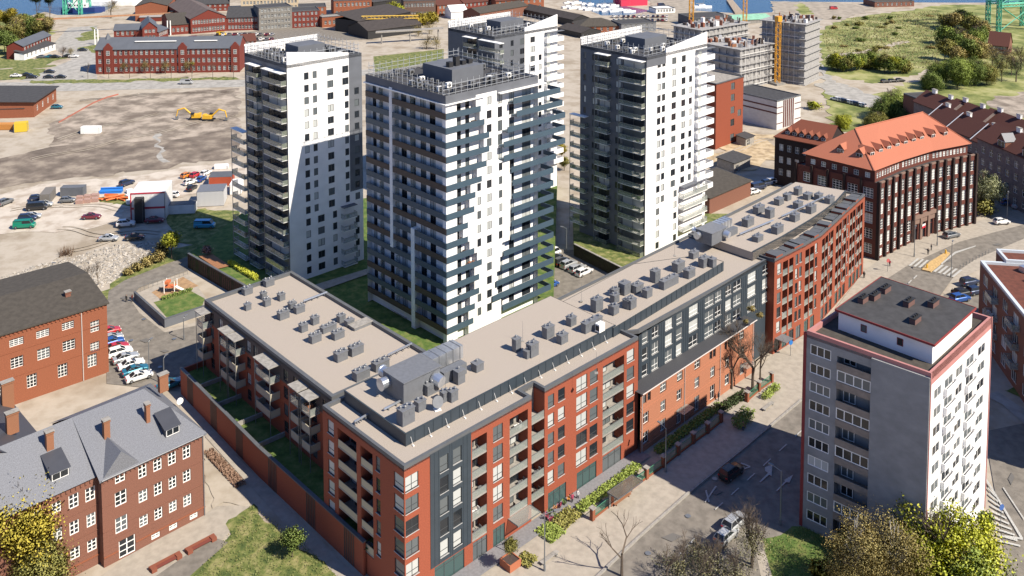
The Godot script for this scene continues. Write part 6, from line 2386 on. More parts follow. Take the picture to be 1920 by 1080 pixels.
func build_north() -> void:
	var sh = M.brick_red
	var grey_roof = mat("blue grey sheet roof", L(.095, .105, .125), .6, texs["soft"], 20)
	var N = far_house("long_brick_hall", "long three-storey red brick hall with gabled bays facing the sand road", 180, 139, 449, 135, 93, 14.0, "x", 4.2, sh, grey_roof, 27, 3, {"cat": "hall", "ww": 1.25})
	var W = N.get_meta("front")
	N.remove_meta("front")
	var ev = height_at(W.o, 93)
	for u in [5.6, 37.8, W.w - 1.6]:
		var m = MB.new()
		m.box(at(W, u - 1.9, 0, -.2), W.r * 3.8, Vector3.UP * (ev + 1.0), W.n * .75)
		for j in 3:
			m.box(at(W, u - 1.4 + j * .45, ev + 1.0 + j * .55, -.2), W.r * (2.8 - j * .9), Vector3.UP * .55, W.n * .75)
		part(m, "gabled_bay", sh, N)
		for k in 3:
			var W2 = {"o": W.o + W.n * .56, "r": W.r, "n": W.n, "w": W.w}
			window(N, W2, u - .7, ev * (k + .28) / 3, 1.4, 2.0, win_style(M.wframe, 2, .5), 0.0, "bay_window")
	var sk = MB.new()
	sk.box(at(W, 16, ev + 2.6, -4.4), W.r * 18, Vector3.UP * .25, W.n * 1.2)
	part(sk, "roof_light", M.wframe, N)
	var sk2 = MB.new()
	sk2.box(at(W, 42, ev + 2.6, -4.4), W.r * 10, Vector3.UP * .25, W.n * 1.2)
	part(sk2, "roof_light", M.wframe, N)
	var tu = MB.new()
	tu.tube(at(W, 3.2, ev, -7), at(W, 3.2, ev + 3.2, -7), 1.4, 1.4, 8)
	part(tu, "turret", sh, N)
	var ts = MB.new()
	ts.tube(at(W, 3.2, ev + 3.2, -7), at(W, 3.2, ev + 6.2, -7), 1.7, .05, 8)
	part(ts, "turret_spire", grey_roof, N)
	# behind it
	far_house("brick_workshop", "low red brick workshop with a blue grey roof behind the long hall", 214, 84, 266, 82, 57, 10.0, "x", 2.5, sh, grey_roof, 5, 2).remove_meta("front")
	far_house("brick_workshop", "red brick workshop with a stepped gable behind the long hall", 268, 88, 296, 86, 54, 20.0, "z", 3.4, sh, grey_roof, 3, 3).remove_meta("front")
	far_house("brick_workshop", "narrow red brick workshop with many small windows beside the white chimney post", 297, 86, 316, 78, 60, 12.0, "x", 2.0, sh, grey_roof, 6, 2).remove_meta("front")
	# left house and its white lean-to
	far_house("yard_house", "red brick yard house with a grey roof and a windowless gable wall", 43, 111, 96, 88, 87, 7.5, "x", 2.2, sh, grey_roof, 9, 2, {"left": []}).remove_meta("front")
	far_house("lean_to", "white lean-to shed with a dark roof along the brick yard house", 46, 113, 104, 93, 100, 5.0, "shed", 1.2, M.white, M.bitumen, 7, 1).remove_meta("front")
	# orange building by the dirt road
	far_house("dark_roof_depot", "orange brick depot with a wide dark roof and skylights beside the soil heap", 64, 220, 106, 190, 190, 26.0, "shed", 1.0, M.brick, M.bitumen, 4, 1, {"cat": "depot", "over": 1.0, "left": []}).remove_meta("front")
	far_house("depot_porch", "low porch with a dark roof in front of the orange depot", -20, 222, 44, 220, 204, 9.0, "shed", .8, M.brick_dark, M.bitumen, 6, 1, {"cat": "porch", "over": .7}).remove_meta("front")
	# shipyard halls
	far_house("shipyard_hall", "brick shipyard hall with a wide arched front and a glass roof light", 254, 40, 314, 38, 12, 40.0, "z", 2.5, M.brick, M.old_roof, 0, 1, {"cat": "hall"}).remove_meta("front")
	far_house("glass_roof_shed", "low shed with a ribbed glass roof in front of the arched hall", 262, 41, 302, 40, 32, 18.0, "shed", 4.0, sh, mat("roof glass", L(.40, .42, .44), .3, texs["grain"], 6), 0, 1).remove_meta("front")
	far_house("saw_roof_shed", "brick shed with a striped dark roof beside the white post", 319, 66, 357, 63, 47, 34.0, "x", 4.0, sh, M.old_roof, 4, 1).remove_meta("front")
	var h2 = far_house("shipyard_hall", "large red brick hall with arched window groups and a broad grey brown roof", 358, 64, 425, 58, 36, 60.0, "z", 4.5, sh, mat("grey brown roof", L(.12, .093, .087), .9, texs["mottle"], 25), 12, 2, {"cat": "hall", "ww": 1.1})
	h2.remove_meta("front")
	far_house("shipyard_hall", "red brick hall with a grey felt roof beside the pale apartment houses", 425, 58, 486, 56, 33, 30.0, "x", 4.0, sh, M.bitumen, 9, 2, {"cat": "hall"}).remove_meta("front")
	far_house("grey_office", "grey plastered shipyard office with four rows of small windows", 486, 58, 548, 53, 16, 14.0, "flat", 0.0, mat("dirty grey render", L(.2, .19, .175), .9, texs["mottle"], 12), M.bitumen, 9, 4, {"cat": "office building"}).remove_meta("front")
	far_house("brick_workshop", "brick workshop beside the grey plastered office", 548, 53, 600, 50, 22, 16.0, "flat", 0.0, M.brick_red, M.bitumen, 6, 3).remove_meta("front")
	far_house("workshop_block", "brown workshop with a long window band above a blue gate", 626, 32, 697, 29, 2, 22.0, "flat", 0.0, M.brick, M.bitumen, 9, 2).remove_meta("front")
	far_house("low_workshop", "low orange workshop with a blue painted wall", 604, 52, 672, 46, 33, 8.0, "flat", 0.0, M.brick, M.slab, 8, 1).remove_meta("front")
	far_house("dark_shed", "long black roofed shed behind the yellow crane boom", 672, 64, 770, 44, 40, 18.0, "shed", 3.0, M.black, mat("black felt", L(.05, .042, .04), .9, texs["mottle"], 15), 0, 1).remove_meta("front")
	far_house("dark_shed", "black roofed shed with a rusty side beside the spring trees", 690, 74, 790, 60, 58, 20.0, "x", 3.5, M.black, mats["black felt"], 0, 1).remove_meta("front")
	far_house("workshop_block", "brown brick workshop with a blue sign and two window rows", 757, 34, 817, 32, 2, 18.0, "flat", 0.0, mat("dusty brick", L(.16, .1, .08), .9, texs["brick2"], 8), M.bitumen, 10, 2).remove_meta("front")
	far_house("dark_shed", "dark warehouse roof beyond the brown workshop", 700, 22, 757, 14, 4, 30.0, "x", 3.0, M.black, M.bitumen, 0, 1).remove_meta("front")
	far_house("apartment_house", "pale yellow apartment house far behind the shipyard halls", 452, 22, 560, 18, -30, 14.0, "flat", 0.0, mat("pale yellow render", L(.42, .35, .25), .9), M.bitumen, 16, 5).remove_meta("front")
	far_house("brick_workshop", "orange brick workshop at the marina basin", 930, 22, 1020, 16, 2, 18.0, "x", 4.0, M.brick, M.tile_old, 8, 2).remove_meta("front")
	far_house("boat_shed", "long brown boat shed behind the rear tower", 900, 44, 990, 28, 25, 14.0, "x", 2.5, M.brick_dark, M.old_roof, 0, 1).remove_meta("front")
	far_house("boat_shed", "long black roofed boat shed beside the marina", 978, 28, 1075, 50, 16, 12.0, "x", 2.5, M.black, mats["black felt"], 0, 1).remove_meta("front")
	far_house("boat_shed", "black roofed low shed running past the white far tower", 1046, 62, 1090, 72, 52, 14.0, "x", 2.0, M.black, mats["black felt"], 0, 1).remove_meta("front")
	far_house("pitched_workshop", "brick workshop with a hipped brown roof behind the far tower", 1084, 62, 1160, 60, 50, 16.0, "x", 3.4, M.brick, M.old_roof, 6, 1, {"hipl": 8.0, "hipr": 8.0}).remove_meta("front")
	far_house("marquee", "white marquee with a red base on the marina quay", 1164, 12, 1214, 10, -2, 14.0, "x", 4.0, mat("red tarpaulin", L(.6, .03, .08), .7), M.white, 0, 1).remove_meta("front")
	far_house("sail_loft", "white flat roofed sail loft on the pale quay", 1230, 26, 1266, 24, 17, 10.0, "flat", 0.0, M.white, M.white, 6, 1).remove_meta("front")
	far_house("blue_hall", "dark blue hall beside the orange crane mast", 1298, 52, 1372, 48, 35, 18.0, "flat", 0.0, mat("dark blue sheet", L(.05, .06, .08), .6, texs["soft"], 9), M.bitumen, 10, 2).remove_meta("front")
	far_house("green_hall", "pale green roofed hall beyond the building site", 1380, 46, 1450, 42, 38, 18.0, "x", 1.5, M.concrete, mat("pale green roof", L(.25, .50, .36), .7, texs["mottle"], 20), 0, 1).remove_meta("front")
	far_house("quarry_sheds", "low brick ruin at the edge of the meadow", 1640, 14, 1714, 12, 4, 14.0, "flat", 0.0, M.brick_dark, M.old_roof, 8, 1).remove_meta("front")
	var vl = far_house("meadow_house", "dark brick house with a steep brown roof among the trees beside the green gantry", 1852, 100, 1890, 104, 84, 12.0, "x", 6.0, M.brick_dark, M.tile_old, 5, 2)
	vl.remove_meta("front")
	for q in [["brick gable shed between the arched hall and the quay", 318, 44, 356, 42, 26, 22.0, "z", M.brick, M.old_roof, 3], ["long grey roofed brick store behind the big halls", 330, 24, 430, 20, 10, 16.0, "x", M.brick_red, M.bitumen, 10], ["brick boiler house with a flat roof behind the brown workshop", 560, 36, 612, 34, 14, 14.0, "flat", M.brick, M.bitumen, 5], ["orange brick store beside the spring trees", 820, 30, 866, 26, 10, 16.0, "x", M.brick, M.tile_old, 6], ["white arched tent hall beside the rear tower", 846, 36, 876, 34, 22, 12.0, "x", M.white, M.white, 0], ["brown roofed brick store by the boat sheds", 870, 24, 926, 18, 6, 14.0, "x", M.brick_red, M.tile_old, 7], ["low brick row along the marina road", 1010, 34, 1062, 44, 28, 10.0, "x", M.brick, M.old_roof, 6], ["grey metal workshop behind the far tower's roof", 1165, 62, 1230, 58, 46, 14.0, "flat", M.metal, M.bitumen, 6], ["brick gatehouse beside the shipyard lot", 455, 92, 480, 90, 78, 8.0, "x", M.brick_red, M.tile_old, 3]]:
		far_house("shipyard_store", q[0], q[1], q[2], q[3], q[4], q[5], q[6], q[7], 3.2 if q[7] != "flat" else 0.0, q[8], q[9], q[10], 2).remove_meta("front")
	# jetty
	var jt = MB.new()
	jt.prism(gpoly([1362, 2, 1373, 1, 1394, 26, 1378, 27]), -.5, 1.0)
	var j = setting(jt, "jetty", mat("timber jetty", L(.34, .28, .22), .9, texs["mottle"], 8), "thing")
	tag(j, "straight timber jetty reaching into the blue harbour", "jetty")
	# yellow overhead crane boom and pipe bridge
	var yc = thing("gantry_beam", "yellow lattice crane boom lying over the black roofed sheds", "crane boom", g(678, 52))
	var ya = g(678, 60); var yb = g(785, 58)
	lattice(yc, Vector3(ya.x, 8, ya.z), Vector3(yb.x, 8, yb.z), 1.6, mat("yellow crane steel", L(.55, .36, .06), .6), 2.0, "boom", .16)
	for e in [ya, yb]:
		var ps = MB.new()
		ps.tube(Vector3(e.x, 0, e.z), Vector3(e.x, 7.2, e.z), .3, .3, 6)
		part(ps, "support_post", mats["yellow crane steel"], yc)
	var pb = thing("pipe_bridge", "rusty pipe bridge on white trestles above the yard road", "pipe bridge", g(182, 78))
	var p0 = g(52, 66); var p1 = g(320, 52)
	var pm = MB.new()
	pm.box(Vector3(p0.x, 8.0, p0.z), (p1 - p0), Vector3.UP * .8, Vector3(0, 0, 1.4))
	part(pm, "deck", mat("rusty orange", L(.42, .22, .12), .8, texs["mottle"], 5), pb)
	for e in [[50, 72], [181, 84], [317, 66]]:
		var q = g(e[0], e[1])
		for s in [-.8, .8]:
			var ts2 = MB.new()
			ts2.tube(Vector3(q.x + s, 0, q.z), Vector3(q.x + s, 8.0, q.z), .35, .3, 6)
			part(ts2, "trestle_leg", M.wframe, pb)
	var pr = thing("pipe_bridge", "pale road bridge deck on slim posts behind the first tower's roof", "bridge", g(760, 75))
	var r0 = g(706, 82); var r1 = g(832, 74)
	var rm = MB.new()
	rm.box(Vector3(r0.x, 6.0, r0.z), (r1 - r0), Vector3.UP * .7, Vector3(0, 0, 3))
	part(rm, "deck", M.slab, pr)
	for t in [.08, .5, .92]:
		var q = r0.lerp(r1, t)
		var pq = MB.new()
		pq.tube(Vector3(q.x, 0, q.z + 1.5), Vector3(q.x, 6, q.z + 1.5), .4, .4, 6)
		part(pq, "pier", M.slab, pr)
	# green portal cranes
	for q in [[122, 27, 151, 27, -60, "green portal crane on the quay beside the blue and white ship"], [1872, 60, 1938, 56, -120, "tall green lattice gantry crane above the trees"]]:
		var a = g(q[0], q[1]); var b = g(q[2], q[3])
		a.y = 0; b.y = 0
		var gc = thing("portal_crane", q[5], "crane", a)
		var h = 34.0 if q[0] < 500 else 44.0
		var off = Vector3(0, 0, -12)
		for p in [a, b, a + off, b + off]:
			lattice(gc, p, p + Vector3.UP * h, 1.7, M.green_steel, 3.0, "leg", .3)
		for k in 3:
			var y = h * (k + 1) / 3.0
			lattice(gc, a + Vector3.UP * y, b + Vector3.UP * y, 1.5, M.green_steel, 3.0, "beam", .25)
			lattice(gc, a + off + Vector3.UP * y, b + off + Vector3.UP * y, 1.5, M.green_steel, 3.0, "beam", .25)
			var dg = MB.new()
			dg.tube(a + Vector3.UP * (y - h / 3.0), b + Vector3.UP * y, .3, .3, 4)
			dg.tube(b + Vector3.UP * (y - h / 3.0), a + Vector3.UP * y, .3, .3, 4)
			part(dg, "brace", M.green_steel, gc)
	# ships and boats
	ship(g(158, 22), 26.0, 0.05, mat("navy hull", L(.02, .04, .16), .4), "blue hulled ship with a white deck house at the shipyard quay")
	ship(g(215, 8), 48.0, 0.03, M.white, "long white ship moored behind the quay workshop")
	for i in 14:
		var p = g(1062 + (i % 7) * 14 + rng.randf() * 6, 6 + (i / 7) * 9 + (i % 7) * 1.2)
		boat(p, rng.randf_range(6, 10), rng.randf() * .8 + .2)
	for i in 3:
		boat(g(1148 + i * 16, 18 + i * 2.5), 9.0, .3)
	boat(g(1318, 15), 12.0, .1)

func ship(p: Vector3, len: float, turn: float, hull: Material, label: String) -> void:
	var T = thing("ship", label, "ship", Vector3(p.x, 0, p.z), "", turn)
	var w = len * .13
	var m = MB.new()
	var prof = [Vector2(-len / 2, -w), Vector2(len * .3, -w), Vector2(len * .5, 0), Vector2(len * .3, w), Vector2(-len / 2, w)]
	m.prism(PackedVector2Array(prof), 0, 3.0)
	lpart(m.mesh(), "hull", hull, T)
	var d = MB.new()
	d.cbox(Vector3(-len * .15, 3.0, 0), Vector3(len * .5, 2.6, w * 1.5))
	lpart(d.mesh(), "deck_house", M.white, T)
	var d2 = MB.new()
	d2.cbox(Vector3(-len * .1, 5.6, 0), Vector3(len * .25, 2.2, w * 1.2))
	d2.tube(Vector3(-len * .1, 7.8, 0), Vector3(-len * .1, 12.0, 0), .15, .08, 5)
	lpart(d2.mesh(), "bridge", M.white, T)
	for i in 8:
		var q = MB.new()
		q.cbox(Vector3(-len * .36 + i * len * .06, 4.0, w * .76), Vector3(len * .03, .9, .06))
		lpart(q.mesh(), "porthole_window", M.g_dark, T)

func boat(p: Vector3, len: float, turn: float) -> void:
	var T = thing("sailing_boat", "small white sailing boat moored in the marina basin", "boat", Vector3(p.x, 0, p.z), "white boats moored in the marina", turn)
	var key = "boat"
	if not cache.has(key):
		var m = MB.new()
		m.prism(PackedVector2Array([Vector2(-.5, -.13), Vector2(.1, -.16), Vector2(.5, 0), Vector2(.1, .16), Vector2(-.5, .13)]), 0, .12)
		var c = MB.new()
		c.cbox(Vector3(-.05, .12, 0), Vector3(.35, .07, .16))
		var s = MB.new()
		s.tube(Vector3(.05, .12, 0), Vector3(.05, 1.2, 0), .008, .006, 4)
		s.tube(Vector3(.05, .25, 0), Vector3(-.4, .25, 0), .02, .02, 4)
		cache[key] = [m.mesh(), c.mesh(), s.mesh()]
	var b = Transform3D(Basis().scaled(Vector3.ONE * len), Vector3.ZERO)
	lpart(cache[key][0], "hull", M.white, T, b)
	lpart(cache[key][1], "cabin", M.wframe, T, b)
	lpart(cache[key][2], "mast", M.metal, T, b)

# ---------------------------------------------------------------- builder's yard on the left
func flat_g(px: float, py: float) -> Vector3:
	var p = g(px, py)
	p.y = 0.0
	return p

func container(px: float, py: float, size: Vector3, deg: float, m: Material, label: String, roof: Material = null, called := "shipping_container") -> Node3D:
	var T = thing(called, label, "container" if called == "shipping_container" else "cabin", flat_g(px, py), "", deg_to_rad(deg))
	var b = MB.new()
	b.cbox(Vector3(0, .12, 0), Vector3(size.x, size.y - .2, size.z))
	var k = -size.x / 2 + .15
	while k < size.x / 2 - .1:
		b.box(Vector3(k, .2, size.z / 2), Vector3(.14, 0, 0), Vector3(0, size.y - .4, 0), Vector3(0, 0, .05))
		k += .32
	lpart(b.mesh(), "body", m, T)
	var r = MB.new()
	r.cbox(Vector3(0, size.y - .08, 0), Vector3(size.x + .06, .08, size.z + .06))
	lpart(r.mesh(), "roof", roof if roof else m, T)
	var f = MB.new()
	for sx in [-1, 1]:
		for sz in [-1, 1]:
			f.cbox(Vector3(sx * (size.x / 2 - .08), 0, sz * (size.z / 2 - .08)), Vector3(.18, size.y, .18))
	lpart(f.mesh(), "corner_post", M.steel, T)
	var d = MB.new()
	d.box(Vector3(size.x / 2 + .01, .25, -size.z * .4), Vector3(.05, 0, 0), Vector3(0, size.y - .5, 0), Vector3(0, 0, size.z * .38))
	d.box(Vector3(size.x / 2 + .01, .25, size.z * .02), Vector3(.05, 0, 0), Vector3(0, size.y - .5, 0), Vector3(0, 0, size.z * .38))
	lpart(d.mesh(), "door", m, T)
	return T

func excavator(px: float, py: float, turn: float, label: String) -> void:
	var T = thing("excavator", label, "excavator", flat_g(px, py), "yellow excavators on the bare soil", turn)
	T.scale = Vector3.ONE * .82
	var y = M.yellow
	for s in [-1, 1]:
		var t = MB.new()
		t.box(Vector3(-2.1, .1, s * 1.2 - .35), Vector3(4.2, 0, 0), Vector3(0, .8, 0), Vector3(0, 0, .7))
		t.tube(Vector3(-2.1, .5, s * 1.2 - .35), Vector3(-2.1, .5, s * 1.2 + .35), .42, .42, 8)
		t.tube(Vector3(2.1, .5, s * 1.2 - .35), Vector3(2.1, .5, s * 1.2 + .35), .42, .42, 8)
		lpart(t.mesh(), "track", M.black, T)
	var b = MB.new()
	b.cbox(Vector3(-.6, 1.0, 0), Vector3(3.8, 1.5, 2.7))
	b.cbox(Vector3(-2.0, 2.4, 0), Vector3(1.2, .4, 2.5))
	lpart(b.mesh(), "body", y, T)
	var c = MB.new()
	c.cbox(Vector3(.9, 1.6, -.8), Vector3(1.5, 1.7, 1.1))
	lpart(c.mesh(), "cab", M.g_dark, T)
	var a = MB.new()
	a.tube(Vector3(1.3, 2.0, .3), Vector3(4.6, 5.2, .3), .42, .34, 6)
	a.tube(Vector3(4.6, 5.2, .3), Vector3(7.4, 4.4, .3), .34, .28, 6)
	lpart(a.mesh(), "boom", y, T)
	var s2 = MB.new()
	s2.tube(Vector3(7.4, 4.6, .3), Vector3(8.1, 1.6, .3), .28, .2, 6)
	lpart(s2.mesh(), "stick", y, T)
	var k = MB.new()
	k.box(Vector3(7.3, .4, -.3), Vector3(1.1, 0, 0), Vector3(.1, 1.2, 0), Vector3(0, 0, 1.2))
	lpart(k.mesh(), "bucket", M.steel, T)

func build_yard() -> void:
	# tall white and red cabin stack
	var c = container(286, 402, Vector3(8.5, 7.5, 9.0), 8, mat("white sheet wall", L(.66, .66, .66), .6), "tall white portable hall with red edges in the builder's yard", mat("white sheet roof", L(.62, .63, .66), .5), "portable_hall")
	var m = MB.new()
	m.box(Vector3(-4.3, 3.2, 4.5), Vector3(8.6, 0, 0), Vector3(0, .5, 0), Vector3(0, 0, .12))
	m.box(Vector3(-4.3, 7.2, 4.5), Vector3(8.6, 0, 0), Vector3(0, .35, 0), Vector3(0, 0, .12))
	m.box(Vector3(-4.35, 0, 4.5), Vector3(.3, 0, 0), Vector3(0, 7.4, 0), Vector3(0, 0, .12))
	lpart(m.mesh(), "red_trim", mat("red trim", L(.4, .03, .05), .6), c)
	container(268, 408, Vector3(2.2, 6.5, 8.5), 8, M.black, "black sided lean-to against the white portable hall", M.black, "portable_hall")
	container(138, 366, Vector3(6.2, 2.6, 2.5), 5, M.graphite, "dark grey container with its long side to the gravel lot")
	container(90, 376, Vector3(2.6, 2.8, 6.2), 12, mat("grey brown sheet", L(.16, .15, .14), .7), "grey brown container standing end-on behind the dark car")
	container(398, 380, Vector3(7.0, 4.2, 6.0), 8, mat("pale grey cabin", L(.45, .46, .48), .6), "pale grey site cabin in the tower's shadow", M.metal, "site_cabin")
	container(342, 398, Vector3(7.0, 2.6, 3.0), 8, M.white, "white low site cabin with a grey roof beside the portable hall", M.cap, "site_cabin")
	container(416, 344, Vector3(6.4, 2.8, 5.0), 6, mat("rust red sheet", L(.36, .07, .03), .7), "rust red container with a grey roof beside the parked small cars", M.cap)
	container(444, 360, Vector3(3.0, 3.0, 5.0), 6, M.white, "white box truck body beside the dark balcony tower")
	container(415, 316, Vector3(4.0, 1.2, 2.0), 6, M.white, "stack of white panels beside the rust red container")
	container(171, 250, Vector3(6.4, 2.4, 2.4), 2, M.wframe, "white container with a purple frame on the bare soil")
	container(8, 242, Vector3(10, 2.0, 3), 2, mat("orange plank", L(.45, .2, .05), .7), "long orange skip beside the depot")
	container(40, 246, Vector3(4.2, 3.2, 3.0), 20, mat("yellow blue tarp", L(.55, .40, .03), .6), "yellow and blue machine shelter on the soil")
	# pallets of paving blocks
	for i in 6:
		var p = MB.new()
		p.cbox(Vector3(0, .12, 0), Vector3(1.9, 1.0, 1.5))
		var t = thing("block_pallet", "wrapped pallet of pale pink paving blocks on the gravel lot", "pallet", flat_g(150 + (i % 3) * 14, 382 - (i / 3) * 7 - (i % 3) * 2), "pallets of pink paving blocks", .1)
		lpart(p.mesh(), "block_stack", mat("pink blocks", L(.50, .32, .27), .9, texs["grain"], 2), t)
		var q = MB.new()
		for k in [-.6, 0, .6]:
			q.cbox(Vector3(k, 0, 0), Vector3(.2, .12, 1.5))
		lpart(q.mesh(), "pallet", M.chimney, t)
	# pipes
	for i in 9:
		var p = MB.new()
		p.tube(Vector3(-3.0, .25 + (i / 4) * .45, -1.0 + (i % 4) * .5), Vector3(3.0, .25 + (i / 4) * .45, -1.0 + (i % 4) * .5), .24, .24, 8)
		var t = thing("blue_pipe", "long blue pipe in the stack beside the orange pipes", "pipe", flat_g(208, 362), "stacked blue pipes", .12)
		lpart(p.mesh(), "pipe", mat("blue pipe", L(.02, .16, .52), .5), t)
	for i in 16:
		var p = MB.new()
		var a = rng.randf_range(-.7, .7)
		var d = Vector3(cos(a), 0, sin(a)) * rng.randf_range(1.6, 2.8)
		var cc = Vector3(rng.randf_range(-1.8, 1.8), .2 + rng.randf() * .9, rng.randf_range(-1.2, 1.2))
		p.tube(cc - d, cc + d, .2, .2, 7)
		var t = thing("orange_pipe", "orange plastic pipe in the loose heap beside the blue pipes", "pipe", flat_g(217, 374), "loose heap of orange pipes")
		lpart(p.mesh(), "pipe", mat("orange pipe", L(.55, .13, .03), .6), t)
	for i in 5:
		var p = MB.new()
		p.cbox(Vector3.ZERO, Vector3(1.6, 1.1, 1.3), rng.randf())
		var t = thing("material_bag", "white bulk bag of material beside the orange pipes", "bag", flat_g(243 + (i % 2) * 9, 362 + i * 5), "white bulk bags in the yard")
		lpart(p.mesh(), "bag", [M.wframe, mat("green bag", L(.35, .45, .35), .8)][i % 2], t)
	excavator(366, 224, PI + .1, "yellow excavator with its arm stretched towards the depot")
	excavator(392, 226, -.05, "yellow excavator with its arm stretched towards the tower")
	# rubble slope
	var stone = MB.new()
	stone.tube(Vector3(0, -.3, 0), Vector3(.1, .35, .05), .5, .25, 5)
	var mm = MultiMesh.new()
	mm.transform_format = MultiMesh.TRANSFORM_3D
	mm.use_colors = true
	mm.mesh = stone.mesh()
	var area = gpoly([-20, 528, 60, 500, 150, 478, 210, 462, 292, 452, 292, 486, 240, 512, 190, 540, 120, 560, -20, 600])
	var bb = Rect2(area[0], Vector2.ZERO)
	for p in area:
		bb = bb.expand(p)
	var list = []
	while list.size() < 5200:
		var p = Vector2(rng.randf_range(bb.position.x, bb.end.x), rng.randf_range(bb.position.y, bb.end.y))
		if Geometry2D.is_point_in_polygon(p, area):
			list.append(p)
	mm.instance_count = list.size()
	for i in list.size():
		var s = .12 + pow(rng.randf(), 3.0) * .9
		mm.set_instance_transform(i, Transform3D(Basis(Vector3(rng.randf() - .5, rng.randf() - .5, rng.randf() - .5).normalized(), rng.randf() * 6).scaled(Vector3(s, s * .7, s)), Vector3(list[i].x, .02, list[i].y)))
		var v = rng.randf_range(.2, .42)
		mm.set_instance_color(i, Color(v, v * .93, v * .84))
	var mi = MultiMeshInstance3D.new()
	mi.name = "rubble"
	mi.multimesh = mm
	var rm = mat("rubble stone", L(1, 1, 1), .95)
	rm.vertex_color_use_as_albedo = true
	mi.material_override = rm
	add_child(mi)
	mi.set_meta("kind", "stuff")
	tag(mi, "pale broken rubble spread over the slope above the side street", "rubble")
	var bp = thing("branch_heap", "brown heap of cut branches on the pale rubble", "branch heap", flat_g(124, 478))
	var bm = MB.new()
	for i in 90:
		var a = rng.randf() * TAU
		var p = Vector3(cos(a), 0, sin(a)) * rng.randf() * 1.9
		bm.tube(p, p + Vector3(rng.randf_range(-.8, .8), rng.randf_range(.6, 2.0), rng.randf_range(-.8, .8)), .06, .02, 3, false)
	lpart(bm.mesh(), "branches", mat("dead branch", L(.13, .08, .05), .95), bp)
	# red barrier fence on the soil
	var f = thing("mesh_barrier", "red plastic mesh barrier running across the bare soil", "barrier", flat_g(110, 230))
	var path = [[110, 231], [140, 214], [175, 194], [200, 184], [222, 178]]
	for i in path.size() - 1:
		var W = wall_of(flat_g(path[i][0], path[i][1]), flat_g(path[i + 1][0], path[i + 1][1]))
		var q = MB.new()
		q.box(at(W, 0, .05, 0), W.r * W.w, Vector3.UP * .55, W.n * .05)
		part(q, "mesh_panel", mat("red mesh", L(.34, .12, .09), .8), f)

# ---------------------------------------------------------------- machines on the gravel roofs
func vent(px: float, py: float, roof: float, w: float, d: float, h: float, where: String, cowls := 3) -> void:
	var p = g(px, py, roof)
	var T = thing("roof_vent", "grey sheet metal vent box with small cowls on the " + where, "roof vent", p + Vector3.UP * .005, "vent boxes on the " + where, atan2(.694, .72))
	var key = "vent %.1f %.1f %.1f %d" % [w, d, h, cowls]
	if not cache.has(key):
		var b = MB.new()
		b.cbox(Vector3.ZERO, Vector3(w, h, d))
		b.box(Vector3(-w * .36, h * .62, d / 2), Vector3(w * .3, 0, 0), Vector3(0, h * .2, 0), Vector3(0, 0, .03))
		b.box(Vector3(w * .06, h * .62, d / 2), Vector3(w * .3, 0, 0), Vector3(0, h * .2, 0), Vector3(0, 0, .03))
		var l = MB.new()
		l.cbox(Vector3(0, h, 0), Vector3(w + .16, .08, d + .16))
		var c = MB.new()
		for i in cowls:
			var q = Vector3((i - (cowls - 1) / 2.0) * w / cowls, h + .08, (.14 if i % 2 else -.14) * d)
			c.tube(q, q + Vector3(0, .28, 0), .11, .11, 7)
			c.tube(q + Vector3(0, .28, 0), q + Vector3(0, .4, 0), .2, .1, 7)
		cache[key] = [b.mesh(), l.mesh(), c.mesh()]
	lpart(cache[key][0], "casing", mat("vent sheet", L(.145, .155, .175), .55, texs["soft"], 3, .1), T)
	lpart(cache[key][1], "lid", M.metal, T)
	lpart(cache[key][2], "cowls", M.metal, T)

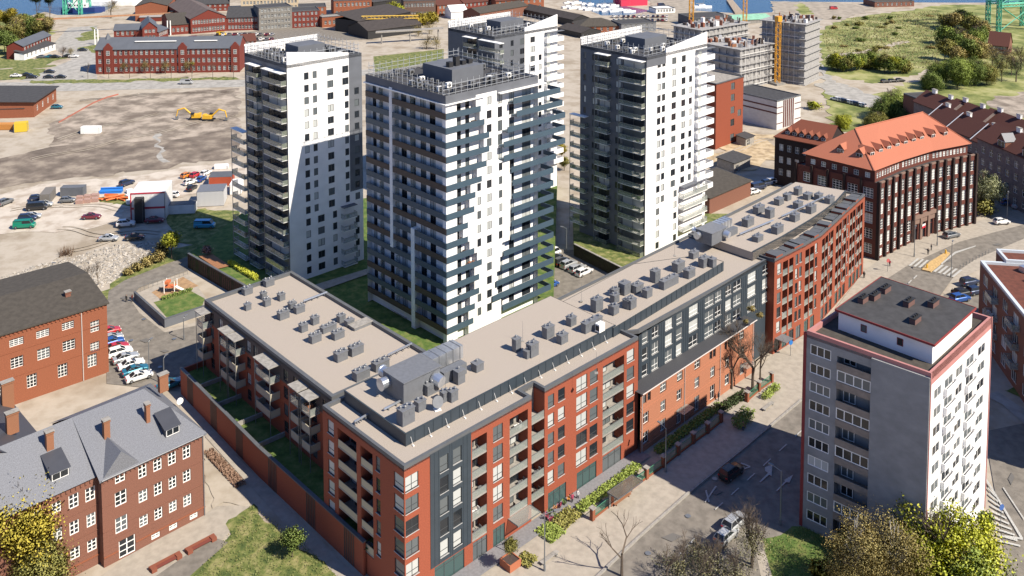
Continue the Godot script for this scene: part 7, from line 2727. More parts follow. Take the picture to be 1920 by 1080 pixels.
func build_roof_plant() -> void:
	var z5 = [360.0, 500.0, 480.0 / 1851.0]
	for q in [[402, 310, 1.0, .9, 1.0, 1], [517, 232, .9, .9, 1.1, 2], [541, 280, 1.1, 1.0, 1.1, 3], [645, 240, 1.1, 1.0, 1.1, 2], [725, 300, 1.2, 1.0, 1.0, 3], [775, 328, 1.7, 1.1, 1.1, 3], [660, 372, 1.8, 1.1, 1.2, 4], [805, 465, 1.2, 1.0, 1.2, 2], [888, 412, 1.2, 1.0, 1.2, 2], [890, 540, 1.8, 1.1, 1.2, 4], [985, 462, 2.6, 1.1, .9, 4], [1055, 515, 1.9, 1.1, 1.1, 4], [1078, 395, 1.2, 1.0, 1.1, 2], [1138, 425, 1.4, 1.0, 1.0, 1], [1075, 672, 1.9, 1.2, 1.3, 4], [1185, 628, 2.2, 1.2, 1.3, 5], [1222, 805, 2.4, 1.3, 1.3, 5], [1362, 735, 2.5, 1.3, 1.2, 5], [400, 195, 1.6, 1.2, 1.1, 3], [555, 135, 1.7, 1.2, 1.1, 3]]:
		var p = zx(z5, q[0], q[1])
		vent(p.x, p.y, 15.3, q[2], q[3], q[4], "garden wing roof", q[5])
	var hatch = thing("roof_hatch", "flat grey roof hatch beside the wing parapet", "roof hatch", g(676, 611, 15.3), "", atan2(.694, .72))
	var hm = MB.new()
	hm.cbox(Vector3.ZERO, Vector3(3.6, .5, 1.8))
	lpart(hm.mesh(), "cover", M.metal, hatch)
	var hk = MB.new()
	hk.cbox(Vector3(0, .5, 0), Vector3(3.8, .08, 2.0))
	lpart(hk.mesh(), "lid", M.slab, hatch)
	var za = [660.0, 600.0, 300.0 / 1620.0]
	var R = 19.75
	for q in [[545, 1035, 2.0, 1.3, 2.0, 4], [690, 905, 1.3, 1.0, 1.3, 2], [935, 815, 1.0, .9, 1.3, 2], [1020, 812, 1.2, .9, 1.4, 2], [570, 775, 1.9, 1.4, 1.9, 1], [430, 700, 1.2, .8, 1.6, 2], [800, 735, 2.0, 1.0, 1.4, 3], [1085, 630, 1.3, 1.1, 1.8, 1], [1270, 505, 1.4, 1.2, 1.1, 1]]:
		var p = zx(za, q[0], q[1])
		vent(p.x, p.y, R, q[2], q[3], q[4], "raised roof of the corner block", q[5])
	var zl = [940.0, 540.0, .15625]
	for q in [[182, 750, 1.1, .9, 1.9, 1], [372, 808, 1.6, 1.1, 1.9, 3], [315, 832, 1.0, .8, 1.1, 1], [562, 585, 1.7, 1.1, 1.7, 3], [730, 650, 1.5, 1.1, 1.3, 3], [838, 440, 1.3, 1.1, 1.3, 3], [1085, 490, 4.0, 1.0, 1.5, 4], [1145, 260, 1.8, 1.2, 1.9, 3], [1350, 305, 1.1, .9, 1.3, 2], [1560, 232, 1.5, 1.0, 1.4, 3]]:
		var p = zx(zl, q[0], q[1])
		vent(p.x, p.y, R, q[2], q[3], q[4], "raised roof of the corner block", q[5])
	var zg = [960.0, 440.0, 480.0 / 1127.0]
	for q in [[732, 158, 2.2, 1.3, 1.6, 3], [845, 138, 2.0, 1.2, 1.6, 3], [882, 140, 1.2, 1.0, 1.5, 1], [780, 185, 2.0, 1.2, 1.4, 3], [690, 225, 4.2, 1.1, 1.4, 4], [630, 205, 1.5, 1.2, 2.0, 2], [495, 258, 1.7, 1.4, 1.9, 1], [550, 250, 2.0, 1.3, 1.3, 3], [595, 272, 1.5, 1.1, 1.3, 2], [452, 268, 1.3, 1.0, 1.2, 2], [452, 296, 1.3, 1.0, 1.3, 2], [515, 318, 2.0, 1.2, 1.4, 3], [447, 346, 1.5, 1.1, 1.3, 2], [800, 100, 1.8, 1.1, 1.1, 3]]:
		var p = zx(zg, q[0], q[1])
		vent(p.x, p.y, 19.6, q[2], q[3], q[4], "raised roof of the grey block", q[5])
	var zr = [1280.0, 340.0, 360.0 / 1767.0]
	for q in [[600, 405, 2.4, 1.4, 1.5, 3], [700, 290, 2.6, 1.3, 1.5, 3], [800, 330, 1.7, 1.3, 1.8, 1], [885, 210, 2.0, 1.3, 1.3, 1], [960, 170, 1.6, 1.2, 1.3, 1], [1060, 120, 1.7, 1.2, 1.5, 2], [1150, 160, 2.0, 1.3, 1.2, 1], [1060, 245, 2.0, 1.3, 1.3, 3], [1180, 285, 2.2, 1.3, 1.5, 4], [1030, 360, 2.0, 1.3, 1.4, 3], [1350, 195, 2.2, 1.3, 1.2, 4], [1250, 165, 1.8, 1.2, 1.2, 3], [870, 470, 2.4, 1.4, 1.4, 4], [690, 545, 2.0, 1.3, 1.0, 3]]:
		var p = zx(zr, q[0], q[1])
		vent(p.x, p.y, 19.55, q[2], q[3], q[4], "roof of the curved block", q[5])
	air_handler(g(781, 735, R), 1.0, "big grey air handling unit with silver round ducts on the corner block roof")
	air_handler(g(1340, 452, 19.55), .8, "grey air handling unit with a silver duct on the curved block roof")
	# long pipes across the roofs
	for q in [[[720, 772], [778, 742], R, "corner block roof"], [[664, 796], [697, 777], 18.4, "lower strip of the corner block roof"], [[569, 568], [613, 551], 15.5, "upper part of the wing roof"], [[727, 670], [772, 648], 15.5, "lower part of the wing roof"], [[1387, 442], [1450, 416], 19.8, "near part of the curved block roof"], [[1465, 409], [1545, 372], 19.8, "far part of the curved block roof"]]:
		var a = g(q[0][0], q[0][1], q[2])
		var b = g(q[1][0], q[1][1], q[2])
		var T = thing("roof_pipe", "pale insulated pipe lying across the " + q[3], "pipe", a)
		var m = MB.new()
		m.tube(a + Vector3.UP * .35, b + Vector3.UP * .35, .16, .16, 8)
		part(m, "pipe", M.duct, T)
		var s = MB.new()
		for k in 4:
			var c = a.lerp(b, (k + .5) / 4.0)
			s.cbox(c, Vector3(.12, .25, .5), .7)
		part(s, "pipe_support", M.steel, T)
	var dish = thing("satellite_dish", "large grey satellite dish on the corner block roof", "satellite dish", g(820, 768, R))
	var dm = MB.new()
	dm.tube(Vector3(0, 1.1, 0), Vector3(.12, 1.2, .25), .75, .78, 14)
	lpart(dm.mesh(), "dish", M.metal, dish)
	var dp = MB.new()
	dp.tube(Vector3.ZERO, Vector3(0, 1.1, 0), .06, .06, 5)
	dp.cbox(Vector3.ZERO, Vector3(.9, .1, .9), .4)
	lpart(dp.mesh(), "stand", M.white_steel, dish)
	var ac = thing("white_condenser", "white condenser box at the step of the raised roof", "air unit", g(1125, 622, R), "", atan2(.694, .72))
	var am = MB.new()
	am.cbox(Vector3(0, .15, 0), Vector3(1.3, 1.3, .9))
	lpart(am.mesh(), "casing", M.wframe, ac)
	var af = MB.new()
	af.cbox(Vector3(-.66, .4, 0), Vector3(.04, .8, .7))
	lpart(af.mesh(), "grille", M.black, ac)
	# lightning rods
	for q in [[707, 742], [1118, 700], [835, 735], [980, 640], [1090, 565], [1265, 480]]:
		var t = thing("lightning_rod", "thin lightning rod on a small foot on the gravel roof", "lightning rod", g(q[0], q[1], R), "lightning rods on the gravel roofs")
		var m = MB.new()
		m.tube(Vector3.ZERO, Vector3(0, 3.2, 0), .025, .015, 4)
		lpart(m.mesh(), "rod", M.metal, t)
		var f = MB.new()
		f.cbox(Vector3.ZERO, Vector3(.5, .12, .5))
		lpart(f.mesh(), "foot", M.slab, t)

func air_handler(p: Vector3, k: float, label: String) -> void:
	var T = thing("air_handling_unit", label, "air handling unit", p, "", atan2(.694, .72))
	var sh = mat("vent sheet", L(.145, .155, .175))
	var a = MB.new()
	a.cbox(Vector3(-1.6, 0, -1.0) * k, Vector3(3.2, 3.0, 4.6) * k)
	lpart(a.mesh(), "main_casing", sh, T)
	var b = MB.new()
	b.cbox(Vector3(1.6, 0, -.6) * k, Vector3(3.2, 3.0, 3.6) * k)
	lpart(b.mesh(), "side_casing", sh, T)
	var l = MB.new()
	l.cbox(Vector3(0, 3.0, -.9) * k, Vector3(6.6, .1, 4.8) * k)
	lpart(l.mesh(), "lid", M.metal, T)
	var s = MB.new()
	s.cbox(Vector3(6.6, .7, -2.6) * k, Vector3(6.2, 1.9, 2.4) * k)
	lpart(s.mesh(), "silver_duct", M.duct, T)
	var sj = MB.new()
	for i in 5:
		sj.cbox(Vector3(3.9 + i * 1.3, .66, -2.6) * k, Vector3(.1, 2.0, 2.52) * k)
	lpart(sj.mesh(), "duct_flange", M.metal, T)
	var fe = MB.new()
	for i in 4:
		for e in [-1.0, 1.0]:
			fe.cbox(Vector3(4.2 + i * 1.6, 0, -2.6 + e) * k, Vector3(.12, .7, .12) * k)
	lpart(fe.mesh(), "duct_foot", M.steel, T)
	for e in [[Vector3(-3.2, 1.9, -2.2), Vector3(-4.4, 1.9, -2.2)], [Vector3(-2.4, 2.2, -3.3), Vector3(-2.4, 2.2, -4.4)]]:
		var r = MB.new()
		r.tube(e[0] * k, e[1] * k, .75 * k, .75 * k, 14)
		r.tube(e[1] * k, (e[1] + (e[1] - e[0]).normalized() * .12) * k, .86 * k, .86 * k, 14)
		lpart(r.mesh(), "round_duct", M.duct, T)
	var f = MB.new()
	f.tube(Vector3(2.2, 1.7, 1.2) * k, Vector3(2.4, 1.5, 2.6) * k, .95 * k, .8 * k, 14)
	lpart(f.mesh(), "round_duct", M.duct, T)
	var g1 = MB.new()
	g1.cbox(Vector3(6.0, 0, .6) * k, Vector3(4.2, 1.6, 1.3) * k)
	lpart(g1.mesh(), "low_casing", sh, T)

# ---------------------------------------------------------------- street furniture, markings, people
func lamp(px: float, py: float, h: float, label: String, arm := 1.6, turn := .8) -> void:
	var T = thing("street_lamp", label, "street lamp", flat_g(px, py), "street lamps", turn)
	var m = MB.new()
	m.tube(Vector3.ZERO, Vector3(0, h, 0), .11, .06, 6)
	m.tube(Vector3.ZERO, Vector3(0, .9, 0), .16, .16, 6)
	lpart(m.mesh(), "post", M.steel, T)
	var a = MB.new()
	a.tube(Vector3(0, h - .1, 0), Vector3(arm, h + .25, 0), .05, .04, 5)
	lpart(a.mesh(), "arm", M.steel, T)
	var b = MB.new()
	b.cbox(Vector3(arm + .2, h + .18, 0), Vector3(.75, .14, .3))
	lpart(b.mesh(), "lamp_head", M.metal, T)

func person(px: float, py: float, top: Color, legs: Color, label: String, h := 1.7, turn := 0.0, stride := .12) -> void:
	var T = thing("person", label, "person", flat_g(px, py), "", turn)
	var skin = mat("skin", L(.45, .27, .2), .7)
	var b = MB.new()
	for s in [-1, 1]:
		b.tube(Vector3(s * stride, .05, s * .09), Vector3(s * stride * .5, .48, s * .09), .055, .075, 6)
		b.tube(Vector3(s * stride * .5, .48, s * .09), Vector3(0, .88, s * .08), .075, .1, 6)
		b.tube(Vector3(s * stride, .05, s * .09), Vector3(s * stride + .16, .04, s * .09), .05, .04, 5)
	lpart(b.mesh(), "legs", mat("trousers %.2f %.2f %.2f" % [legs.r, legs.g, legs.b], legs, .9), T)
	var t = MB.new()
	t.tube(Vector3(0, .84, 0), Vector3(0, 1.15, 0), .17, .19, 8)
	t.tube(Vector3(0, 1.15, 0), Vector3(0, 1.42, 0), .19, .13, 8)
	for s in [-1, 1]:
		t.tube(Vector3(0, 1.38, s * .18), Vector3(s * .06, 1.1, s * .24), .06, .05, 6)
		t.tube(Vector3(s * .06, 1.1, s * .24), Vector3(.12 + s * .05, .86, s * .22), .05, .04, 6)
	lpart(t.mesh(), "jacket", mat("jacket %.2f %.2f %.2f" % [top.r, top.g, top.b], top, .9), T)
	var hd = MB.new()
	hd.tube(Vector3(0, 1.4, 0), Vector3(.01, 1.5, 0), .055, .055, 6)
	hd.tube(Vector3(.01, 1.48, 0), Vector3(.02, 1.58, 0), .07, .1, 8)
	hd.tube(Vector3(.02, 1.58, 0), Vector3(.02, 1.68, 0), .1, .07, 8)
	lpart(hd.mesh(), "head", skin, T)
	var hr = MB.new()
	hr.tube(Vector3(-.02, 1.6, 0), Vector3(-.01, 1.71, 0), .105, .06, 8)
	lpart(hr.mesh(), "hair", M.umber, T)

func marking(called: String, a: Array, m: Material = null) -> void:
	var mb := MB.new()
	layer += .0008
	mb.flat(gpoly(a), layer + .012)
	setting(mb, called, m if m else M.paint)

func build_street() -> void:
	# crossing bars
	for i in 4:
		var x = 1703.0 + i * 9.0
		marking("crossing_bar", [x, 500 + i * 1.6, x + 5, 500 + i * 1.6 + .6, x + 21, 486 + i * 1.6 + .6, x + 16.5, 486 + i * 1.6])
	for i in 5:
		var x = 1749.0 + i * 8.6
		marking("crossing_bar", [x, 511 + i * 2.4, x + 5, 512 + i * 2.4, x + 21, 499 + i * 2.4, x + 16.5, 498 + i * 2.4])
	# traffic island
	var isl := MB.new()
	isl.prism(gpoly([1728, 508, 1742, 494, 1775, 474, 1781, 477, 1764, 496, 1745, 512]), 0, .14 + layer)
	setting(isl, "traffic_island", mat("ochre paving", L(.50, .34, .15), .9, texs["mottle"], 5))
	marking("island_edge_line", [1764, 496, 1790, 474, 1830, 462, 1829, 464, 1792, 477, 1766, 498])
	for q in [[1738, 505], [1773, 478]]:
		var b = thing("island_bollard", "yellow bollard on the traffic island", "bollard", flat_g(q[0], q[1]) + Vector3.UP * .22, "yellow bollards on the traffic island")
		var m = MB.new()
		m.tube(Vector3.ZERO, Vector3(0, 1.0, 0), .22, .18, 8)
		lpart(m.mesh(), "post", M.yellow, b)
		var bs = MB.new()
		bs.cbox(Vector3.ZERO, Vector3(1.2, .12, .8), .6)
		lpart(bs.mesh(), "base_plate", M.yellow, b)
	# arrows and bay lines in the shaded street
	var tri = [[1435, 912, 1424, 894, 1438, 878], [1456, 928, 1470, 902, 1486, 894]]
	marking("road_arrow", [1424, 906, 1426, 907.5, 1442, 893, 1447, 896, 1448, 874, 1434, 879, 1435, 886, 1440, 889.5])
	marking("road_arrow", [1455, 923, 1457, 924.5, 1474, 907, 1480, 908, 1487, 893, 1470, 903, 1472, 905])
	marking("bay_line", [1321, 944, 1323, 945, 1344, 915, 1341, 914])
	marking("bay_line", [1322, 923, 1325, 922, 1331, 944, 1328, 945])
	marking("bay_line", [1390, 870, 1407, 877, 1406, 879, 1389, 872])
	marking("bay_line", [1394, 881, 1406, 877, 1407, 879, 1395, 883])
	for i in 7:
		marking("lane_dash", [1340 + i * 30, 958 - i * 27.5, 1342 + i * 30, 959 - i * 27.5, 1356 + i * 30, 946 - i * 27.5, 1354 + i * 30, 945 - i * 27.5])
	for i in 4:
		marking("lane_dash", [1252 + i * 14, 1062 - i * 14, 1255 + i * 14, 1064 - i * 14, 1264 + i * 14, 1054 - i * 14, 1261 + i * 14, 1052 - i * 14])
	for i in 5:
		marking("lane_dash", [1712 - i * 10, 524 + i * 9, 1714 - i * 10, 525 + i * 9, 1720 - i * 10, 519 + i * 9, 1718 - i * 10, 518 + i * 9])
	# hatching on the right hand road
	for i in 11:
		var y = 905.0 + i * 11
		marking("hatch_bar", [1850 + i * 2.0, y, 1850 + i * 2.0, y + 3.5, 1861 + i * 5.2, y + 20 - i * .6, 1861 + i * 5.2, y + 16.5 - i * .6])
	marking("hatch_edge", [1846, 900, 1849, 899, 1918, 1012, 1914, 1014])
	marking("stop_line", [1883, 1007, 1918, 1012, 1918, 1016, 1883, 1011])
	marking("hatch_edge", [1880, 918, 1882, 917, 1920, 975, 1920, 979])
	# kerb of the main street
	var kb := MB.new()
	var kp = [[1100, 1106], [1202, 1009], [1287, 933], [1393, 847], [1505, 752]]
	for i in kp.size() - 1:
		var W := wall_of(flat_g(kp[i][0], kp[i][1]), flat_g(kp[i + 1][0], kp[i + 1][1]))
		kb.box(at(W, 0, 0, -.3), W.r * W.w, Vector3.UP * (.14 + layer), W.n * .3)
	setting(kb, "kerb", M.slab)
	# brick pillars and green railings in front of the old house
	var pil = [[1111, 952], [1146, 925], [1180, 900], [1212, 876], [1244, 854], [1271.5, 832], [1300, 810.6], [1327, 792], [1352, 771.7], [1401, 734], [1423, 715], [1447, 698]]
	var pts = []
	for q in pil:
		var p = g(q[0], q[1], 1.9)
		p.y = 0
		pts.append(p)
	var key_m = MB.new()
	key_m.cbox(Vector3.ZERO, Vector3(.55, 1.8, .55))
	var kc = MB.new()
	kc.cbox(Vector3(0, 1.8, 0), Vector3(.8, .16, .8))
	var pm = key_m.mesh()
	var cm = kc.mesh()
	for i in pts.size():
		var T = thing("fence_pillar", "orange brick fence pillar with a pale cap along the street garden", "pillar", pts[i], "brick pillars of the street garden fence", atan2(.694, .72))
		lpart(pm, "shaft", M.brick, T)
		lpart(cm, "cap", M.slab, T)
		if i < pts.size() - 1 and i != 8:
			var W := wall_of(pts[i], pts[i + 1])
			var F = thing("garden_railing", "green steel railing between two brick fence pillars", "railing", pts[i], "green railings of the street garden fence")
			var lo = MB.new()
			lo.box(at(W, .3, 0, -.12), W.r * (W.w - .6), Vector3.UP * .35, W.n * .24)
			part(lo, "plinth", M.brick, F)
			var rl = MB.new()
			for v in [.5, 1.45]:
				rl.box(at(W, .28, v, -.025), W.r * (W.w - .56), Vector3.UP * .06, W.n * .05)
			part(rl, "rail", mat("green railing", L(.05, .22, .14), .5), F)
			var br = MB.new()
			var u = .4
			while u < W.w - .4:
				br.box(at(W, u, .35, -.012), W.r * .025, Vector3.UP * 1.2, W.n * .025)
				u += .14
			var bo = part(br, "bars", mats["green railing"], F)
			bo.set_meta("kind", "stuff")
	# dark plinth paving along the facade
	var W0 := wall_of(F0, F4)
	var ap := MB.new()
	layer += .004
	ap.quad(at(W0, 4.0, layer + .03, 2.6), at(W0, W0.w, layer + .03, 2.6), at(W0, W0.w, layer + .03, .02), at(W0, 4.0, layer + .03, .02))
	setting(ap, "shop_terrace", mat("grey paving", L(.20, .20, .215), .8, texs["paving"], 6))
	# benches and planters of the street
	for q in [[1010, 1012, "timber planter box beside the shop terrace steps"], [1322, 762, "low timber bench on the sunny street corner"]]:
		pass
	var pl = thing("tree_planter", "rust red square planter beside the shop terrace", "planter", flat_g(957, 1062), "", .75)
	var plm = MB.new()
	for e in [[Vector3(-1.0, 0, -1.0), Vector3(2, 0, 0), Vector3(0, 0, .12)], [Vector3(-1.0, 0, .88), Vector3(2, 0, 0), Vector3(0, 0, .12)], [Vector3(-1.0, 0, -.88), Vector3(.12, 0, 0), Vector3(0, 0, 1.76)], [Vector3(.88, 0, -.88), Vector3(.12, 0, 0), Vector3(0, 0, 1.76)]]:
		plm.box(e[0], e[1], Vector3.UP * 1.1, e[2])
	lpart(plm.mesh(), "box", mat("rust planter", L(.36, .12, .06), .8), pl)
	var pe = MB.new()
	pe.cbox(Vector3(0, .8, 0), Vector3(1.76, .15, 1.76))
	lpart(pe.mesh(), "soil", M.umber, pl)
	for q in [[1440, 765, 3.2, "long pale stone bench on the sunny pavement corner"], [1030, 1050, 3.2, "pale timber bench at the edge of the shop terrace"]]:
		var b = thing("street_bench", q[3], "bench", flat_g(q[0], q[1]), "", .77)
		var m = MB.new()
		m.cbox(Vector3(0, .4, 0), Vector3(q[2], .1, .6))
		lpart(m.mesh(), "seat", M.slab, b)
		for e in [-1, 1]:
			var l = MB.new()
			l.cbox(Vector3(e * q[2] * .38, 0, 0), Vector3(.3, .4, .5))
			lpart(l.mesh(), "leg", M.steel, b)
	# pair of red timber benches by the tenement
	for q in [[312, 1060, "red timber planter bench near the tenement entrance"], [378, 1026, "red timber planter bench beside the tenement lawn"]]:
		var b = thing("planter_bench", q[2], "bench", flat_g(q[0], q[1]), "", .77)
		for k in 5:
			var s = MB.new()
			s.cbox(Vector3(0, .42, -.24 + k * .12), Vector3(3.0, .05, .1))
			lpart(s.mesh(), "slat", mat("red timber", L(.16, .042, .03), .7), b)
		for e in [-1.7, 1.7]:
			var l = MB.new()
			l.cbox(Vector3(e, 0, -.1), Vector3(.7, .6, .9))
			lpart(l.mesh(), "planter_box", mat("orange timber", L(.20, .062, .035), .8), b)
		var bk = MB.new()
		bk.cbox(Vector3(0, 0, -.55), Vector3(4.2, .55, .3))
		lpart(bk.mesh(), "backrest", mats["orange timber"], b)
	# bus shelter
	var sp = flat_g(1172, 944)
	var S = thing("bus_shelter", "smoked glass bus shelter beside the sunny road edge", "bus shelter", sp, "", atan2(.694, .72))
	var ro = MB.new()
	ro.cbox(Vector3(0, 2.5, 0), Vector3(5.6, .06, 2.0))
	lpart(ro.mesh(), "roof", mat("smoked roof glass", L(.14, .12, .10, .55), .12), S)
	var rf = MB.new()
	for e in [-1, 1]:
		rf.cbox(Vector3(0, 2.45, e * 1.0), Vector3(5.7, .14, .08))
		rf.cbox(Vector3(e * 2.8, 2.45, 0), Vector3(.08, .14, 2.0))
	lpart(rf.mesh(), "roof_frame", M.cap, S)
	for e in [-2.6, 0, 2.6]:
		var po = MB.new()
		po.cbox(Vector3(e, 0, -.85), Vector3(.1, 2.45, .1))
		lpart(po.mesh(), "post", M.cap, S)
	var gl = MB.new()
	gl.box(Vector3(-2.6, .25, -.85), Vector3(5.2, 0, 0), Vector3(0, 2.0, 0), Vector3(0, 0, .02))
	lpart(gl.mesh(), "rear_glass", M.rail, S)
	var bn = MB.new()
	bn.cbox(Vector3(0, .42, -.5), Vector3(3.6, .06, .4))
	bn.cbox(Vector3(-1.4, 0, -.5), Vector3(.08, .42, .3))
	bn.cbox(Vector3(1.4, 0, -.5), Vector3(.08, .42, .3))
	lpart(bn.mesh(), "seat", M.chimney, S)
	# lamps
	lamp(1021, 1072, 8.0, "street lamp between the shop terrace and the main road", 1.4, .2)
	lamp(1248, 886, 7.0, "street lamp beside the garden fence in the slab block's shade", 1.2, 2.2)
	lamp(1463, 985, 8.0, "street lamp beside the slab block's shaded end", 1.4, 2.4)
	lamp(280, 706, 6.5, "street lamp beside the parked cars in the side street", .5, 1.2)
	lamp(308, 722, 5.0, "street lamp behind the rear wing's roof", .5, 1.2)
	lamp(345, 638, 4.5, "street lamp at the corner of the side street garden", .4, 1.0)
	lamp(1783, 521, 8.0, "street lamp at the far side of the crossing", .6, 1.0)
	lamp(1714, 482, 7.0, "street lamp on the pavement before the brick office", .6, 1.0)
	lamp(1757, 461, 7.0, "street lamp by the brick office entrance", .6, 1.0)
	lamp(1888, 412, 7.0, "street lamp beside the parked blue car", .6, 1.0)
	lamp(1062, 474, 6.0, "pale lamp post in the courtyard car park", .9, 2.8)
	lamp(100, 536, 5.0, "thin dark post on the rubble slope", .1, 0)
	# road sign and signal posts
	for q in [[1664, 510, L(.45, .1, .1), "traffic sign post at the crossing beside the curved block"], [1876, 985, L(.05, .12, .35), "blue road sign beside the hatched lane"], [1482, 668, L(.02, .16, .5), "blue round sign on the pavement beside the curved block"]]:
		var T = thing("road_sign", q[3], "road sign", flat_g(q[0], q[1]), "", .4)
		var m = MB.new()
		m.tube(Vector3.ZERO, Vector3(0, 3.0, 0), .05, .05, 5)
		lpart(m.mesh(), "post", M.metal, T)
		var d = MB.new()
		d.tube(Vector3(0, 2.7, .06), Vector3(0, 2.7, .1), .45, .45, 12)
		lpart(d.mesh(), "sign_plate", mat("sign " + str(q[0]), q[2], .5), T)
	# bollards along the far pavement
	for i in 10:
		var T = thing("bollard", "slim grey bollard along the pavement of the crossing", "bollard", flat_g(1800 + i * 6.0, 504 - i * 3.2), "grey bollards by the crossing")
		var m = MB.new()
		m.tube(Vector3.ZERO, Vector3(0, 1.0, 0), .06, .06, 6)
		lpart(m.mesh(), "post", M.steel, T)
	# people
	person(1083, 938, L(.6, .6, .6), L(.05, .05, .06), "person in a white top walking by the flower shop", 1.7, .8)
	person(1073, 945, L(.35, .05, .1), L(.04, .04, .05), "person in a dark red jacket at the flower shop", 1.7, 2.0)
	person(1347, 752, L(.02, .02, .025), L(.02, .02, .03), "person in black by the old brick house door", 1.7, 2.2)
	person(1393, 808, L(.45, .2, .2), L(.03, .05, .15), "person in a pink top and jeans in the shaded street", 1.7, .6)
	person(1740, 478, L(.03, .03, .035), L(.02, .02, .02), "person in black on the pavement by the brick office", 1.7, .6)
	person(1746, 470, L(.04, .04, .05), L(.02, .02, .02), "person in dark grey near the office steps", 1.7, 2.6)
	person(1620, 522, L(.02, .02, .02), L(.02, .02, .02), "person in black at the end of the curved block", 1.7, 1.0)
	person(1668, 500, L(.25, .03, .05), L(.03, .03, .05), "person in a red jacket waiting at the crossing", 1.7, 1.0)
	person(1785, 555, L(.02, .02, .03), L(.02, .02, .02), "person in black in the shade near the crossing", 1.7, 1.0)
	person(237, 567, L(.02, .02, .02), L(.02, .02, .02), "person in black standing by the playground wall", 1.7, 1.0)
	person(248, 566, L(.08, .02, .02), L(.02, .02, .02), "person in a dark red coat by the playground wall", 1.7, 2.5)
	# flower shop display
	for i in 8:
		var T = thing("flower_pot", "potted flowers outside the street flower shop", "flower pot", at(W0, 24.0 + (i % 6) * 1.0, layer + .03, .8 + (i / 6) * 1.1 + rng.randf() * .4), "flower pots outside the flower shop")
		var p = MB.new()
		p.tube(Vector3.ZERO, Vector3(0, .35, 0), .16, .22, 8)
		lpart(p.mesh(), "pot", M.umber, T)
		var f = MB.new()
		for k in 40:
			var c = Vector3(rng.randf_range(-.28, .28), rng.randf_range(.3, .7), rng.randf_range(-.28, .28))
			f.tri(c, c + Vector3(rng.randf_range(-.2, .2), .15, rng.randf_range(-.2, .2)), c + Vector3(rng.randf_range(-.2, .2), -.05, .2))
		lpart(f.mesh(), "bloom", [mat("pink bloom", L(.32, .05, .09), .8), mat("leafy bloom", L(.10, .16, .03), .8), mat("orange bloom", L(.5, .22, .04), .8)][i % 3], T)
	# play frame
	var pf = thing("climbing_frame", "orange and white climbing frame on the playground sand", "climbing frame", g(320, 547, 1.31))
	for e in [[-1, -1], [1, -1], [-1, 1], [1, 1]]:
		var m = MB.new()
		m.tube(Vector3(e[0] * 1.1, 0, e[1] * .8), Vector3(e[0] * 1.1, 2.6, e[1] * .8), .1, .1, 6)
		lpart(m.mesh(), "post", M.wframe, pf)
	var dk = MB.new()
	dk.cbox(Vector3(0, 1.2, 0), Vector3(2.2, .12, 1.6))
	lpart(dk.mesh(), "deck", mat("play orange", L(.5, .14, .05), .7), pf)
	var tp = MB.new()
	tp.cbox(Vector3(-.6, 1.9, 0), Vector3(.9, .5, 1.5))
	lpart(tp.mesh(), "panel", mats["play orange"], pf)
	var sd = MB.new()
	sd.quad(Vector3(1.1, 1.25, -.4), Vector3(3.4, .1, -.4), Vector3(3.4, .1, .4), Vector3(1.1, 1.25, .4))
	lpart(sd.mesh(), "slide", M.wframe, pf)
	# playground railings
	var q3 = g(352, 512, 1.6); var q4 = g(286, 535, 1.6); var q0 = g(256, 548, 1.6)
	var RF = thing("playground_fence", "thin grey steel fence along the back of the playground", "fence", Vector3(q4.x, 1.3, q4.z))
	for e in [[q3, q4], [q4, q0]]:
		var W := wall_of(e[0], e[1], 1.3)
		var k = 0.0
		while k < W.w:
			var m = MB.new()
			m.box(at(W, k, 0, 0), W.r * .05, Vector3.UP * 1.2, W.n * .05)
			part(m, "fence_post", M.steel, RF)
			k += 1.0
		for v in [.15, .65, 1.15]:
			var m = MB.new()
			m.box(at(W, 0, v, .012), W.r * W.w, Vector3.UP * .035, W.n * .03)
			part(m, "fence_rail", M.steel, RF)

